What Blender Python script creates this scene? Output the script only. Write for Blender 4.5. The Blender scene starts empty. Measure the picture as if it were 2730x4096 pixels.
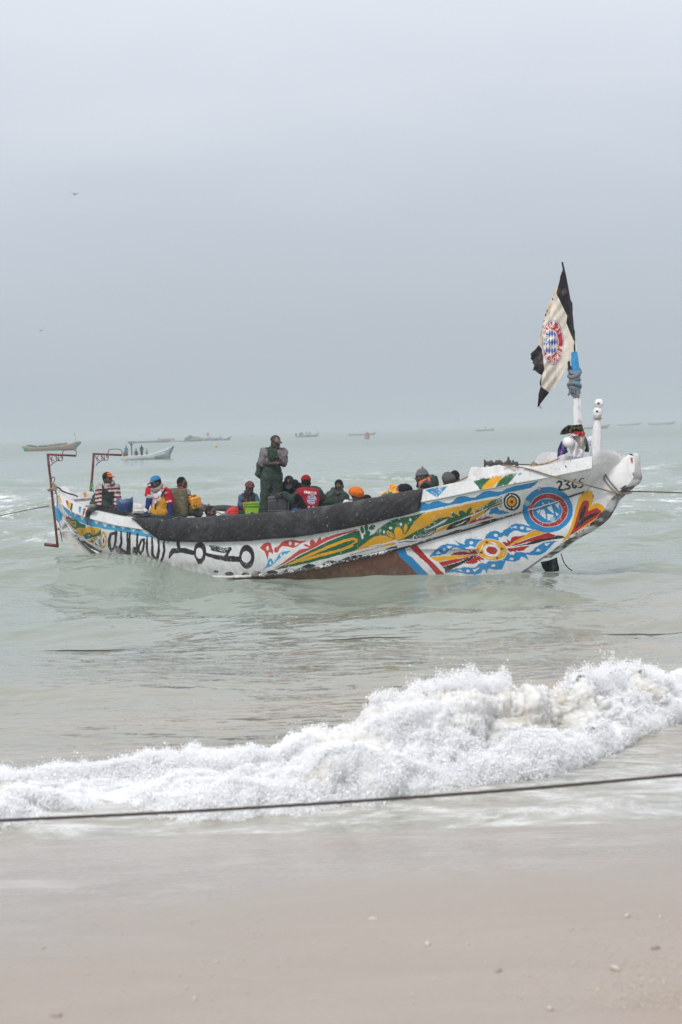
import bpy, math, random
import numpy as np
from math import radians, sin, cos, pi, sqrt
from mathutils import Vector, Matrix, noise as mnoise
random.seed(7); rng = np.random.default_rng(7)
scene = bpy.context.scene
COL = scene.collection
# ------------------------------------------------------------------ camera
CAM_H = 2.45
FPX = 60.0/36.0*4096            # focal length in pixels of the 2730x4096 photograph
ROLL = math.atan(0.0297)
PITCH = math.atan((2048-1720.5)*cos(ROLL)/FPX)
_fw = np.array([0, cos(PITCH), -sin(PITCH)])
_r0 = np.array([1.0, 0, 0]); _u0 = np.cross(_r0, _fw)
_rt = cos(ROLL)*_r0 - sin(ROLL)*_u0
_up = sin(ROLL)*_r0 + cos(ROLL)*_u0
CAM = np.array([0, 0, CAM_H])
cam_data = bpy.data.cameras.new('camera'); cam = bpy.data.objects.new('camera', cam_data); COL.objects.link(cam)
cam.matrix_world = Matrix(((_rt[0], _up[0], -_fw[0], 0), (_rt[1], _up[1], -_fw[1], 0), (_rt[2], _up[2], -_fw[2], CAM_H), (0, 0, 0, 1)))
cam_data.sensor_fit = 'VERTICAL'; cam_data.sensor_height = 36; cam_data.sensor_width = 24; cam_data.lens = 60
cam_data.clip_start = 0.2; cam_data.clip_end = 20000
cam_data.dof.use_dof = True; cam_data.dof.focus_distance = 27.5; cam_data.dof.aperture_fstop = 2.8
scene.camera = cam
# ------------------------------------------------------------------ sky, sun, exposure
SUN_EL, SUN_AZ = radians(48), radians(205)     # azimuth clockwise from +Y: behind the camera's left shoulder
world = bpy.data.worlds.new('World'); scene.world = world; world.use_nodes = True
nt = world.node_tree; nt.nodes.clear()
def N(t, **k):
    n = nt.nodes.new(t)
    for a, b in k.items(): setattr(n, a, b)
    return n
sky = N('ShaderNodeTexSky', sky_type='NISHITA', sun_disc=False, sun_elevation=SUN_EL, sun_rotation=SUN_AZ, dust_density=4.0)
bg1 = N('ShaderNodeBackground'); bg1.inputs[1].default_value = 0.012
nt.links.new(sky.outputs[0], bg1.inputs[0])
tc = N('ShaderNodeTexCoord'); sep = N('ShaderNodeSeparateXYZ'); nt.links.new(tc.outputs['Generated'], sep.inputs[0])
ramp = N('ShaderNodeValToRGB')
cr = ramp.color_ramp; cr.interpolation = 'B_SPLINE'
stops = [(0.0, (.475, .53, .592)), (0.05, (.48, .535, .598)), (0.14, (.55, .605, .675)), (0.25, (.79, .825, .90)), (0.5, (.90, .92, .98)), (1.0, (.90, .91, .96))]
while len(cr.elements) < len(stops): cr.elements.new(0.5)
for e, (p, c) in zip(cr.elements, stops): e.position = p; e.color = (*c, 1)
# thin uneven cloud: stretched noise lightens the veil a little everywhere
mp = N('ShaderNodeMapping'); mp.inputs['Scale'].default_value = (1.3, 1.3, 5.0); nt.links.new(tc.outputs['Generated'], mp.inputs[0])
no = N('ShaderNodeTexNoise'); no.inputs['Scale'].default_value = 1.6; no.inputs['Detail'].default_value = 4; nt.links.new(mp.outputs[0], no.inputs['Vector'])
mr = N('ShaderNodeMapRange'); mr.inputs[1].default_value = .3; mr.inputs[2].default_value = .7; mr.inputs[3].default_value = -.034; mr.inputs[4].default_value = .034
nt.links.new(no.outputs[0], mr.inputs[0])
ad = N('ShaderNodeMath', operation='ADD', use_clamp=True); nt.links.new(sep.outputs[2], ad.inputs[0]); nt.links.new(mr.outputs[0], ad.inputs[1])
nt.links.new(ad.outputs[0], ramp.inputs[0])
bg2 = N('ShaderNodeBackground'); bg2.inputs[1].default_value = 0.96; nt.links.new(ramp.outputs[0], bg2.inputs[0])
ash = N('ShaderNodeAddShader'); nt.links.new(bg1.outputs[0], ash.inputs[0]); nt.links.new(bg2.outputs[0], ash.inputs[1])
wo = N('ShaderNodeOutputWorld'); nt.links.new(ash.outputs[0], wo.inputs[0])
sl = bpy.data.lights.new('sun', 'SUN'); sl.energy = 2.1; sl.angle = radians(14); sl.color = (1, .96, .9)
sun = bpy.data.objects.new('sun', sl); COL.objects.link(sun)
_sd = Vector((sin(SUN_AZ)*cos(SUN_EL), cos(SUN_AZ)*cos(SUN_EL), sin(SUN_EL)))
sun.rotation_euler = _sd.to_track_quat('Z', 'Y').to_euler()
vs = scene.view_settings; vs.view_transform = 'Standard'; vs.look = 'None'; vs.gamma = 1; vs.use_curve_mapping = False; vs.exposure = 0.0
scene.cycles.volume_bounces = 1; scene.cycles.max_bounces = 8; scene.cycles.use_denoising = True
# ------------------------------------------------------------------ photograph pixel <-> world
def ray(px, py):
    d = _fw + _rt*((px-1365)/FPX) - _up*((py-2048)/FPX)
    return d
def at_y(px, py, Y):
    d = ray(px, py); return CAM + d*(Y/d[1])
def at_z(px, py, z):
    d = ray(px, py); return CAM + d*((z-CAM_H)/d[2])
def project(V):
    R = V - CAM
    w = R @ _fw
    return 1365 + FPX*(R @ _rt)/w, 2048 - FPX*(R @ _up)/w
def ppm(Y): return FPX/Y        # photograph pixels per metre at depth Y
# ------------------------------------------------------------------ mesh helpers
def mesh_np(name, V, F, mat=None, parent=None, colors=None, smooth=True, mats=None, midx=None):
    """V (n,3); F: (m,4) or (m,3) int array, or a list of such arrays, or a list of tuples."""
    me = bpy.data.meshes.new(name)
    V = np.asarray(V, dtype=np.float32)
    arrs = []
    if isinstance(F, np.ndarray): arrs = [F]
    elif len(F) and isinstance(F[0], np.ndarray) and F[0].ndim == 2: arrs = F
    else:
        by = {}
        for f in F: by.setdefault(len(f), []).append(f)
        arrs = [np.array(v, dtype=np.int32) for v in by.values()]
    loops = np.concatenate([a.reshape(-1) for a in arrs]).astype(np.int32)
    tot = np.concatenate([np.full(len(a), a.shape[1]) for a in arrs]).astype(np.int32)
    start = np.concatenate([[0], np.cumsum(tot)[:-1]]).astype(np.int32)
    me.vertices.add(len(V)); me.vertices.foreach_set('co', V.reshape(-1))
    me.loops.add(len(loops)); me.loops.foreach_set('vertex_index', loops)
    me.polygons.add(len(tot)); me.polygons.foreach_set('loop_start', start)
    try: me.polygons.foreach_set('loop_total', tot)
    except Exception: pass
    me.polygons.foreach_set('use_smooth', np.full(len(tot), smooth))
    if mats:
        for m in mats: me.materials.append(m)
        if midx is not None: me.polygons.foreach_set('material_index', np.asarray(midx, dtype=np.int32))
    elif mat: me.materials.append(mat)
    if colors is not None:
        c = np.ones((len(V), 4), dtype=np.float32); colors = np.asarray(colors); c[:, :colors.shape[1]] = colors
        a = me.color_attributes.new('Col', 'FLOAT_COLOR', 'POINT'); a.data.foreach_set('color', c.reshape(-1))
    me.update(calc_edges=True); me.validate(clean_customdata=False)
    o = bpy.data.objects.new(name, me); COL.objects.link(o)
    if parent is not None: o.parent = parent; o.matrix_parent_inverse = Matrix.Translation(-parent.location) if parent.type == 'EMPTY' and parent.parent is None and tuple(parent.rotation_euler) == (0, 0, 0) else Matrix.Identity(4)
    return o
def empty(name, loc):
    o = bpy.data.objects.new(name, None); COL.objects.link(o); o.location = Vector([float(v) for v in loc]); o.empty_display_size = .2
    return o
def tag(o, label=None, cat=None, group=None, kind=None):
    if label: o['label'] = label
    if cat: o['category'] = cat
    if group: o['group'] = group
    if kind: o['kind'] = kind
    return o
def grid_faces(nr, nc, off=0, closed=False):
    r = np.arange(nr-1)[:, None]; c = np.arange(nc if closed else nc-1)[None, :]
    c2 = (c+1) % nc
    a = r*nc+c; b = r*nc+c2; d = (r+1)*nc+c; e = (r+1)*nc+c2
    return np.stack([a, b, e, d], -1).reshape(-1, 4)+off
class MB:
    """collects shapes, then links them as ONE mesh object"""
    def __init__(s): s.V = []; s.F = []; s.C = []; s.n = 0
    def add(s, V, F, col=None):
        V = np.asarray(V, float)
        s.V.append(V)
        for f in F: s.F.append(tuple(int(i)+s.n for i in f))
        s.C.append(np.tile(np.array(col if col is not None else (1, 1, 1), float)[:3], (len(V), 1)))
        s.n += len(V); return s
    def tube(s, P, r, seg=8, col=None, cap=True):
        P = np.asarray(P, float); n = len(P); r = np.full(n, r) if np.isscalar(r) else np.asarray(r, float)
        T = np.gradient(P, axis=0); T /= np.linalg.norm(T, axis=1)[:, None]+1e-12
        ref = np.array([0, 0, 1.0]) if abs(T[0][2]) < .9 else np.array([1.0, 0, 0])
        A = np.cross(T[0], ref); A /= np.linalg.norm(A); V = []
        for i in range(n):
            A = A-T[i]*(A@T[i]); A /= np.linalg.norm(A)+1e-12; B = np.cross(T[i], A)
            for k in range(seg):
                a = 2*pi*k/seg; V.append(P[i]+r[i]*(cos(a)*A+sin(a)*B))
        F = [tuple(f) for f in grid_faces(n, seg, closed=True)]
        if cap: F += [tuple(range(seg))[::-1], tuple((n-1)*seg+k for k in range(seg))]
        return s.add(V, F, col)
    def box(s, c, size, R=None, col=None, taper=1.0):
        sx, sy, sz = [v/2 for v in size]
        V = np.array([(x*sx*(taper if z > 0 else 1), y*sy*(taper if z > 0 else 1), z*sz) for z in (-1, 1) for y in (-1, 1) for x in (-1, 1)])
        if R is not None: V = V @ np.array(R).T
        return s.add(V+np.array(c), [(0, 2, 3, 1), (4, 5, 7, 6), (0, 1, 5, 4), (2, 6, 7, 3), (0, 4, 6, 2), (1, 3, 7, 5)], col)
    def ellipsoid(s, c, r, seg=10, rings=6, col=None, R=None):
        V = []; 
        for i in range(1, rings):
            th = pi*i/rings
            for k in range(seg):
                a = 2*pi*k/seg; V.append((r[0]*sin(th)*cos(a), r[1]*sin(th)*sin(a), r[2]*cos(th)))
        V.append((0, 0, r[2])); V.append((0, 0, -r[2])); V = np.array(V)
        if R is not None: V = V @ np.array(R).T
        F = [tuple(f)[::-1] for f in grid_faces(rings-1, seg, closed=True)]
        t = len(V)-2; b = len(V)-1; L = (rings-2)*seg
        F += [(t, k, (k+1) % seg) for k in range(seg)]+[(b, L+(k+1) % seg, L+k) for k in range(seg)]
        return s.add(V+np.array(c), F, col)
    def prism(s, P0, P1, col=None):
        """closed solid between two outlines of equal length"""
        n = len(P0)
        return s.add(np.vstack([P0, P1]), [tuple(range(n))[::-1], tuple(range(n, 2*n))]+[(i, (i+1) % n, n+(i+1) % n, n+i) for i in range(n)], col)
    def build(s, name, mat, parent=None, smooth=False, colors=False):
        return mesh_np(name, np.vstack(s.V), s.F, mat, parent, np.vstack(s.C) if colors else None, smooth)
def smooth_path(P, n=40):
    """Catmull-Rom through the points"""
    P = np.asarray(P, float); Q = np.vstack([2*P[0]-P[1], P, 2*P[-1]-P[-2]]); out = []; m = len(P)-1
    for u in np.linspace(0, m-1e-6, n):
        i = int(u); t = u-i; a, b, c, d = Q[i:i+4]
        out.append(.5*((2*b)+(-a+c)*t+(2*a-5*b+4*c-d)*t*t+(-a+3*b-3*c+d)*t**3))
    return np.array(out)
# ------------------------------------------------------------------ vectorised value noise
_perm = rng.permutation(4096).astype(np.int64); _rv = rng.random(4096)*2-1
def vnoise(X, Y, Z):
    xi = np.floor(X).astype(np.int64); yi = np.floor(Y).astype(np.int64); zi = np.floor(Z).astype(np.int64)
    fx, fy, fz = X-xi, Y-yi, Z-zi
    u, v, w = [t*t*t*(t*(t*6-15)+10) for t in (fx, fy, fz)]
    def h(a, b, c): return _rv[_perm[(_perm[(_perm[a & 4095]+b) & 4095]+c) & 4095]]
    def L(a, b, t): return a+(b-a)*t
    return L(L(L(h(xi, yi, zi), h(xi+1, yi, zi), u), L(h(xi, yi+1, zi), h(xi+1, yi+1, zi), u), v),
             L(L(h(xi, yi, zi+1), h(xi+1, yi, zi+1), u), L(h(xi, yi+1, zi+1), h(xi+1, yi+1, zi+1), u), v), w)
def fbm(X, Y, Z, o=5, lac=2.1, g=.5):
    s = 0; a = 1; t = 0
    for k in range(o):
        s = s+a*vnoise(X+17.3*k, Y-9.1*k, Z+3.7*k); t += a; a *= g; X = X*lac; Y = Y*lac; Z = Z*lac
    return s/t
def billow(X, Y, Z, o=5, lac=2.1, g=.5):
    s = 0; a = 1; t = 0
    for k in range(o):
        s = s+a*(1-np.abs(vnoise(X+17.3*k, Y-9.1*k, Z+3.7*k))*2); t += a; a *= g; X = X*lac; Y = Y*lac; Z = Z*lac
    return s/t
def sstep(a, b, x):
    t = np.clip((x-a)/(b-a), 0, 1); return t*t*(3-2*t)
# ------------------------------------------------------------------ materials
_mc = {}
def mat_new(name):
    m = bpy.data.materials.new(name); m.use_nodes = True; n = m.node_tree
    b = n.nodes['Principled BSDF']; return m, n, b
def mat(name, col, rough=.7, var=.12, scale=9, bump=.15, bscale=40, metal=0, spec=.4, sheen=0, dirt=None, dirt_amt=.3):
    """plain procedural paint/cloth/wood: base colour with noise variation, dirt patches and fine relief"""
    if name in _mc: return _mc[name]
    m, n, b = mat_new(name); L = n.links.new
    tc = n.nodes.new('ShaderNodeTexCoord')
    no = n.nodes.new('ShaderNodeTexNoise'); no.inputs['Scale'].default_value = scale; no.inputs['Detail'].default_value = 5; L(tc.outputs['Object'], no.inputs['Vector'])
    mr = n.nodes.new('ShaderNodeMapRange'); mr.inputs[1].default_value = .25; mr.inputs[2].default_value = .75; mr.inputs[3].default_value = 1-var; mr.inputs[4].default_value = 1+var; L(no.outputs[0], mr.inputs[0])
    mx = n.nodes.new('ShaderNodeVectorMath'); mx.operation = 'SCALE'; L(mr.outputs[0], mx.inputs['Scale'])
    if col == 'attr':
        at = n.nodes.new('ShaderNodeAttribute'); at.attribute_name = 'Col'; L(at.outputs['Color'], mx.inputs[0])
    else: mx.inputs[0].default_value = col[:3]
    src = mx.outputs[0]
    if dirt:
        n2 = n.nodes.new('ShaderNodeTexNoise'); n2.inputs['Scale'].default_value = scale*.7; n2.inputs['Detail'].default_value = 8; n2.inputs['Roughness'].default_value = .7; L(tc.outputs['Object'], n2.inputs['Vector'])
        m2 = n.nodes.new('ShaderNodeMapRange'); m2.inputs[1].default_value = .52; m2.inputs[2].default_value = .68; m2.inputs[4].default_value = dirt_amt; L(n2.outputs[0], m2.inputs[0])
        mm = n.nodes.new('ShaderNodeMix'); mm.data_type = 'RGBA'; L(m2.outputs[0], mm.inputs[0]); L(src, mm.inputs[6]); mm.inputs[7].default_value = (*dirt, 1); src = mm.outputs[2]
    L(src, b.inputs['Base Color'])
    b.inputs['Roughness'].default_value = rough; b.inputs['Metallic'].default_value = metal; b.inputs['Specular IOR Level'].default_value = spec
    if sheen: b.inputs['Sheen Weight'].default_value = sheen
    if bump:
        n3 = n.nodes.new('ShaderNodeTexNoise'); n3.inputs['Scale'].default_value = bscale; n3.inputs['Detail'].default_value = 4; L(tc.outputs['Object'], n3.inputs['Vector'])
        bu = n.nodes.new('ShaderNodeBump'); bu.inputs['Strength'].default_value = bump; bu.inputs['Distance'].default_value = .02; L(n3.outputs[0], bu.inputs['Height']); L(bu.outputs[0], b.inputs['Normal'])
    _mc[name] = m; return m
# ================================================================== SETTING
DS = 2730/1568.0      # pixels of the overview the shore was traced in -> photograph pixels
WAVE = [(-400, 1900, 1800), (-100, 1890, 1790), (0, 1880, 1762), (120, 1874, 1742), (250, 1858, 1722), (400, 1866, 1708), (520, 1865, 1686), (650, 1855, 1668), (760, 1845, 1636), (850, 1835, 1594),
        (950, 1822, 1556), (1050, 1805, 1545), (1150, 1790, 1542), (1250, 1770, 1532), (1350, 1738, 1528), (1420, 1706, 1508), (1500, 1664, 1494), (1550, 1625, 1540), (1620, 1600, 1562), (1900, 1585, 1565)]
_wb = np.array([at_z(a*DS, b*DS, .03) for a, b, c in WAVE])
_ww = np.interp([a for a, b, c in WAVE], [0, 700, 1100, 1600], [1.25, 1.15, 1.05, .9])
_wc = np.array([at_y(a*DS, c*DS, q[1]+w) for (a, b, c), q, w in zip(WAVE, _wb, _ww)])
def wave_line(X):
    Xb = np.interp(X, _wb[:, 0], _wb[:, 1]); w = np.interp(X, _wb[:, 0], _ww); H = np.interp(X, _wc[:, 0], _wc[:, 2])-.125
    return Xb, w, np.maximum(H, .12)
# ripples: a directional spectrum of sines, crests roughly along X
_wl = np.exp(rng.uniform(math.log(.22), math.log(7.5), 70)); _th = rng.normal(0, .62, 70)+.12; _ph = rng.uniform(0, 2*pi, 70)
_am = .0062*_wl**.74*rng.uniform(.5, 1.3, 70)*np.where(_wl > 2, 1.5, 1)
SWELLS = [(-11.0, 103, .62, 9, 2.6), (-30, 112, .5, 9, 3.0), (-17, 70, .42, 5, 1.5), (-9, 58, .3, 5, 1.6), (9, 75, .35, 10, 2.2), (20, 88, .4, 9, 2.4), (-24, 88, .4, 8, 2.2), (3, 20.5, .10, 3.5, .8), (-3, 17.5, .09, 3, .7), (2, 128, .36, 13, 3), (17, 135, .38, 12, 3), (-5, 76, .25, 12, 3), (30, 118, .3, 9, 3), (-17, 62, .22, 6, 2), (16, 58, .22, 6, 2), (24, 62, .3, 6, 2.), (-11.5, 45, .2, 3, 1.6)]
def sea_z(X, Y, res=None):
    z = np.zeros_like(X); calm = .55+.45*fbm(X*.12, Y*.06, X*0+3, 3)*1.6
    for l, t, p, a in zip(_wl, _th, _ph, _am):
        k = 2*pi/l; att = 1.0 if res is None else np.clip(l/(3.0*res)-.35, 0, 1)
        z += att*a*np.sin(k*(X*sin(t)+Y*cos(t))+p)
    z *= calm*np.interp(Y, [9, 11, 14, 30, 90, 400], [.15, .35, .85, 1.35, 2.5, 2.4])
    for x0, y0, a, sx, sy in SWELLS:
        yy = Y-y0-.9*np.sin(X*.23+y0)-.5*np.sin(X*.61)
        z += a*np.exp(-((X-x0)/sx)**2)*np.exp(-np.where(yy < 0, yy/sy*1.7, yy/sy/1.9)**2)
    # the lump of swell the stern sits in
    z += .36*sstep(-.9, -4.1, X)*np.exp(-((Y-29.7-.25*(X+4))/2.2)**2)
    z -= .135*np.exp(-((Y-27.5)/6.)**4)
    # the water stands a little lower along the shore side of the hull, higher under the bow
    xk = [-4.6, -4.28, -3.62, -3.2, -2.96, -2.62, -2.39, -2.05, -1.57, -.55, .31, 1.05, 1.92, 2.48, 2.9, 5]
    z += np.interp(X, xk, [.05, .08, -.01, -.12, -.23, -.22, -.19, -.12, -.105, -.085, -.075, -.04, .03, .055, .08, 0])*np.exp(-((Y-np.interp(X, xk, [31, 30.8, 30.2, 29.8, 29.6, 29.4, 29.2, 29, 28.7, 28.2, 27.8, 27.55, 27.35, 27.2, 27.1, 27]))/2.2)**2)
    Xb, w, H = wave_line(X); v = (Y-Xb)/w
    body = np.where(v < .75, sstep(.15, .8, v), np.exp(-((v-.75)/1.25)**2))
    z += body*(H-.10)*.93
    return z
rows = []
a0 = math.atan((2.45-.0)/7.8); a = a0
while True:
    Yv = 2.45/math.tan(a); rows.append(Yv)
    if Yv > 900: break
    a -= .66/1706.7
while rows[-1] < 8500: rows.append(rows[-1]*1.12)
rows = np.array(rows); rows = np.unique(np.concatenate([rows[(rows < 48) | (rows > 150)], np.arange(48, 150, .42)]))
cols = np.tan(np.concatenate([-np.linspace(62, 14, 30), np.linspace(-13.2, 13.2, 560), np.linspace(14, 62, 30)])*pi/180)
Yg = rows[:, None]*np.ones_like(cols)[None]; Xg = rows[:, None]*cols[None]
res = np.maximum(np.gradient(rows)[:, None], np.gradient(cols)[None]*rows[:, None])
res = np.maximum(res, Yg**2/6400); Zg = sea_z(Xg, Yg, res)
# ---- water material
def foam_nodes(n, L, tc, sx, sy, scale, lo, hi, seed=0.0, detail=6, rough=.65):
    mp = n.nodes.new('ShaderNodeMapping'); mp.inputs['Scale'].default_value = (sx, sy, 1); mp.inputs['Location'].default_value = (seed, seed*.7, 0); L(tc.outputs['Object'], mp.inputs[0])
    no = n.nodes.new('ShaderNodeTexNoise'); no.inputs['Scale'].default_value = scale; no.inputs['Detail'].default_value = detail; no.inputs['Roughness'].default_value = rough; no.inputs['Distortion'].default_value = .6; L(mp.outputs[0], no.inputs[0])
    mr = n.nodes.new('ShaderNodeMapRange'); mr.interpolation_type = 'SMOOTHSTEP'; mr.inputs[1].default_value = lo; mr.inputs[2].default_value = hi; L(no.outputs[0], mr.inputs[0])
    return mr.outputs[0]
m, n, b = mat_new('sea_water'); L = n.links.new
def MATH(op, a, c=None, cl=False):
    q = n.nodes.new('ShaderNodeMath'); q.operation = op; q.use_clamp = cl
    for i, v in enumerate((a, c)):
        if v is None: continue
        if isinstance(v, (int, float)): q.inputs[i].default_value = v
        else: L(v, q.inputs[i])
    return q.outputs[0]
def RANGE(v, a, c, d=0., e=1., t='SMOOTHSTEP'):
    q = n.nodes.new('ShaderNodeMapRange'); q.interpolation_type = t
    for i, x in zip((1, 2, 3, 4), (a, c, d, e)): q.inputs[i].default_value = x
    L(v, q.inputs[0]); return q.outputs[0]
def MIX(f, A, B):
    q = n.nodes.new('ShaderNodeMix'); q.data_type = 'RGBA'
    if isinstance(f, (int, float)): q.inputs[0].default_value = f
    else: L(f, q.inputs[0])
    for i, v in ((6, A), (7, B)):
        if isinstance(v, tuple): q.inputs[i].default_value = (*v, 1)
        else: L(v, q.inputs[i])
    return q.outputs[2]
tc = n.nodes.new('ShaderNodeTexCoord'); sp = n.nodes.new('ShaderNodeSeparateXYZ'); L(tc.outputs['Object'], sp.inputs[0])
at = n.nodes.new('ShaderNodeAttribute'); at.attribute_name = 'Col'; sc_ = n.nodes.new('ShaderNodeSeparateColor'); L(at.outputs['Color'], sc_.inputs[0])
silt = foam_nodes(n, L, tc, .16, .5, 1.0, .35, .68, 3.1, 4)
green = MIX(RANGE(sp.outputs[1], 20, 120), (.24, .28, .24), (.24, .30, .27))
base = MIX(sc_.outputs[1], green, MIX(silt, (.355, .325, .27), (.30, .30, .255)))
f1 = MATH('MULTIPLY', foam_nodes(n, L, tc, .26, .42, 2.4, .50, .64, 1.0, 9, .78), sc_.outputs[0])
f2 = MATH('MULTIPLY', MATH('MULTIPLY', foam_nodes(n, L, tc, .6, 1.2, 2.4, .41, .72, 7.0, 9, .8), .9), sc_.outputs[2])
foam = MATH('MAXIMUM', f1, f2)
L(MIX(foam, base, (.82, .84, .85)), b.inputs['Base Color'])
L(MATH('MAXIMUM', RANGE(foam, 0, 1, .035, .7), RANGE(sp.outputs[1], 40, 330, .035, .42)), b.inputs['Roughness']); b.inputs['IOR'].default_value = 1.33
def BN(sx, sy, scale, det, seed):
    mp = n.nodes.new('ShaderNodeMapping'); mp.inputs['Scale'].default_value = (sx, sy, 1); mp.inputs['Rotation'].default_value = (0, 0, seed*.1); mp.inputs['Location'].default_value = (seed, 0, 0); L(tc.outputs['Object'], mp.inputs[0])
    no = n.nodes.new('ShaderNodeTexNoise'); no.inputs['Scale'].default_value = scale; no.inputs['Detail'].default_value = det; no.inputs['Roughness'].default_value = .55; L(mp.outputs[0], no.inputs[0]); return no.outputs[0]
hgt = MATH('ADD', MATH('MULTIPLY', BN(.75, 1.35, 2.4, 2, 1.2), .075), MATH('MULTIPLY', BN(.8, 1.5, 6.5, 2, -1.), .016))
hgt = MATH('ADD', hgt, MATH('MULTIPLY', BN(.35, 1, 1.1, 3, .5), .10))
bu = n.nodes.new('ShaderNodeBump'); bu.inputs['Distance'].default_value = 1.0; L(hgt, bu.inputs['Height'])
L(MATH('MULTIPLY', MATH('MULTIPLY', RANGE(sp.outputs[1], 9.5, 13, .25, .85), MATH('SUBTRACT', 1, MATH('MULTIPLY', RANGE(sp.outputs[1], 17, 20, 0, .5), RANGE(sp.outputs[1], 26, 31, 1, 0)))), RANGE(sp.outputs[1], 40, 200, 1, .45)), bu.inputs['Strength']); L(bu.outputs[0], b.inputs['Normal'])
sea_mat = m
# vertex zones: R = lace of old foam behind the boat, G = silt, B = shore foam
zc = np.zeros((Xg.size, 4), np.float32)
Xf, Yf = Xg.ravel(), Yg.ravel()
big = fbm(Xf*.05, Yf*.09, Xf*0, 4)
zc[:, 0] = np.clip(sstep(34, 46, Yf)*sstep(105, 70, Yf)*(.5+1.5*fbm(Xf*.07, Yf*.05, Xf*0+9, 3)+.25), 0, 1)
Xb, w_, H_ = wave_line(Xf); v_ = (Yf-Xb)/w_
zc[:, 1] = np.clip(sstep(30, 13.5, Yf+big*9-Xf*1.05), 0, 1)
zc[:, 2] = np.clip(sstep(.6, -.1, v_)*sstep(9.2, 10.6, Yf)*1.0+sstep(2.6, .9, v_)*.38*(v_ > 0), 0, 1)
sea = mesh_np('sea', np.stack([Xf, Yf, Zg.ravel()], 1), grid_faces(*Xg.shape), sea_mat, colors=zc)
tag(sea, 'pale green sea with ripples, sandy brown near the shore', kind='structure')
# ------------------------------------------------------------------ beach
m, n, b = mat_new('wet_sand'); L = n.links.new
tc = n.nodes.new('ShaderNodeTexCoord'); sp = n.nodes.new('ShaderNodeSeparateXYZ'); L(tc.outputs['Object'], sp.inputs[0])
yy = MATH('ADD', sp.outputs[1], MATH('MULTIPLY', foam_nodes(n, L, tc, .5, 1, .8, .3, .7, 2.), 1.1))
yy = MATH('SUBTRACT', yy, MATH('MULTIPLY', sp.outputs[0], .5))
wet = RANGE(yy, 7.3, 10.0)
grain = foam_nodes(n, L, tc, 1, 1, 160, .3, .7, 0, 3)
big_ = foam_nodes(n, L, tc, .6, 1.6, 1.3, .35, .65, 5., 6)
dry = MIX(grain, (.372, .322, .28), (.44, .388, .34)); dry = MIX(MATH('MULTIPLY', big_, .45), dry, (.355, .30, .26))
coarse = MATH('MULTIPLY', RANGE(MATH('SUBTRACT', sp.outputs[0], MATH('MULTIPLY', sp.outputs[1], .55)), -2.6, -1.7), big_)
dry = MIX(coarse, dry, (.40, .30, .22))
film = MATH('MULTIPLY', MATH('MULTIPLY', foam_nodes(n, L, tc, .45, 1.5, 2.6, .46, .70, 3., 8, .75), RANGE(yy, 8.6, 10.2)), .55)
film2 = MATH('MULTIPLY', MATH('MULTIPLY', foam_nodes(n, L, tc, 1.2, 2.6, 7, .50, .68, 8., 8, .75), RANGE(yy, 8.2, 10.)), .35)
L(MIX(MATH('MAXIMUM', film, film2), MIX(wet, dry, MIX(big_, (.31, .275, .235), (.365, .33, .285))), (.60, .60, .60)), b.inputs['Base Color'])
L(MATH('ADD', RANGE(wet, 0, 1, .48, .24), MATH('MULTIPLY', film, .5)), b.inputs['Roughness']); L(RANGE(wet, 0, 1, .35, .6), b.inputs['Specular IOR Level'])
bu = n.nodes.new('ShaderNodeBump'); bu.inputs['Distance'].default_value = .006
L(MATH('ADD', BN(1, 1, 120, 3, .3), MATH('MULTIPLY', BN(1, 1.5, 9, 4, .8), 1.2)), bu.inputs['Height']); L(RANGE(wet, 0, 1, .8, .12), bu.inputs['Strength']); L(bu.outputs[0], b.inputs['Normal'])
sand_mat = m
ys = np.concatenate([np.linspace(-40, 4, 30), np.linspace(4.2, 12, 240), np.linspace(12.5, 60, 30), [400, 3000, 8500]])
xs = np.concatenate([[-8500, -1000, -200], np.linspace(-60, -5, 25), np.linspace(-4.8, 4.8, 240), np.linspace(5, 60, 25), [200, 1000, 8500]])
Xs, Ys = np.meshgrid(xs, ys); Zs = np.where(Ys < 60, (10.35-Ys)*.07, -3.5)
Zs = np.maximum(Zs, -3.6)+.012*fbm(Xs*.9, Ys*1.6, Xs*0, 4)*sstep(9.8, 7.5, Ys)+.02*fbm(Xs*.3, Ys*.3, Xs*0+4, 2)
Zs += .008*np.maximum(0, billow(Xs*3, Ys*3, Xs*0, 4)-.55)*sstep(1.2, 2.4, Xs-(Ys-6.2)*1.4)*6
beach = mesh_np('beach', np.stack([Xs.ravel(), Ys.ravel(), Zs.ravel()], 1), grid_faces(*Xs.shape), sand_mat)
tag(beach, 'smooth pinkish beige wet sand sloping into the sea', kind='structure')
def sand_z(x, y): return (10.35-y)*.07+.012*float(fbm(np.array([x*.9]), np.array([y*1.6]), np.array([0.]), 4)[0])*float(sstep(9.8, 7.5, np.array(y)))
# ------------------------------------------------------------------ breaking wave
nx, ny = 1000, 300
Xw = np.linspace(-4.6, 5.4, nx)[None, :]*np.ones((ny, 1)); vv = np.linspace(-.22, 2.1, ny)[:, None]*np.ones((1, nx))
Xb, w_, H_ = wave_line(Xw); Yw = Xb+vv*w_
Yw = Yw-.10*np.abs(fbm(Xw*1.6, Yw*1.6, Xw*0+2, 3))
Zw = sea_z(Xw, Yw)
def puff(X, Y, Z, o=4, lac=2.15, g=.52):
    a = 1; t = 0; r = 0
    for k in range(o): r = r+a*np.abs(vnoise(X+11.3*k, Y-7.1*k, Z+5.7*k))*2.1; t += a; a *= g; X = X*lac; Y = Y*lac; Z = Z*lac
    return r/t
env = sstep(-.2, .12, vv+.13*fbm(Xw*2.2, Xw*0, Xw*0+8, 4)*1.5)*sstep(1.60, .80, vv+.30*fbm(Xw*1.3, Yw*0, Xw*0+3, 4)*1.4)
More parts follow.
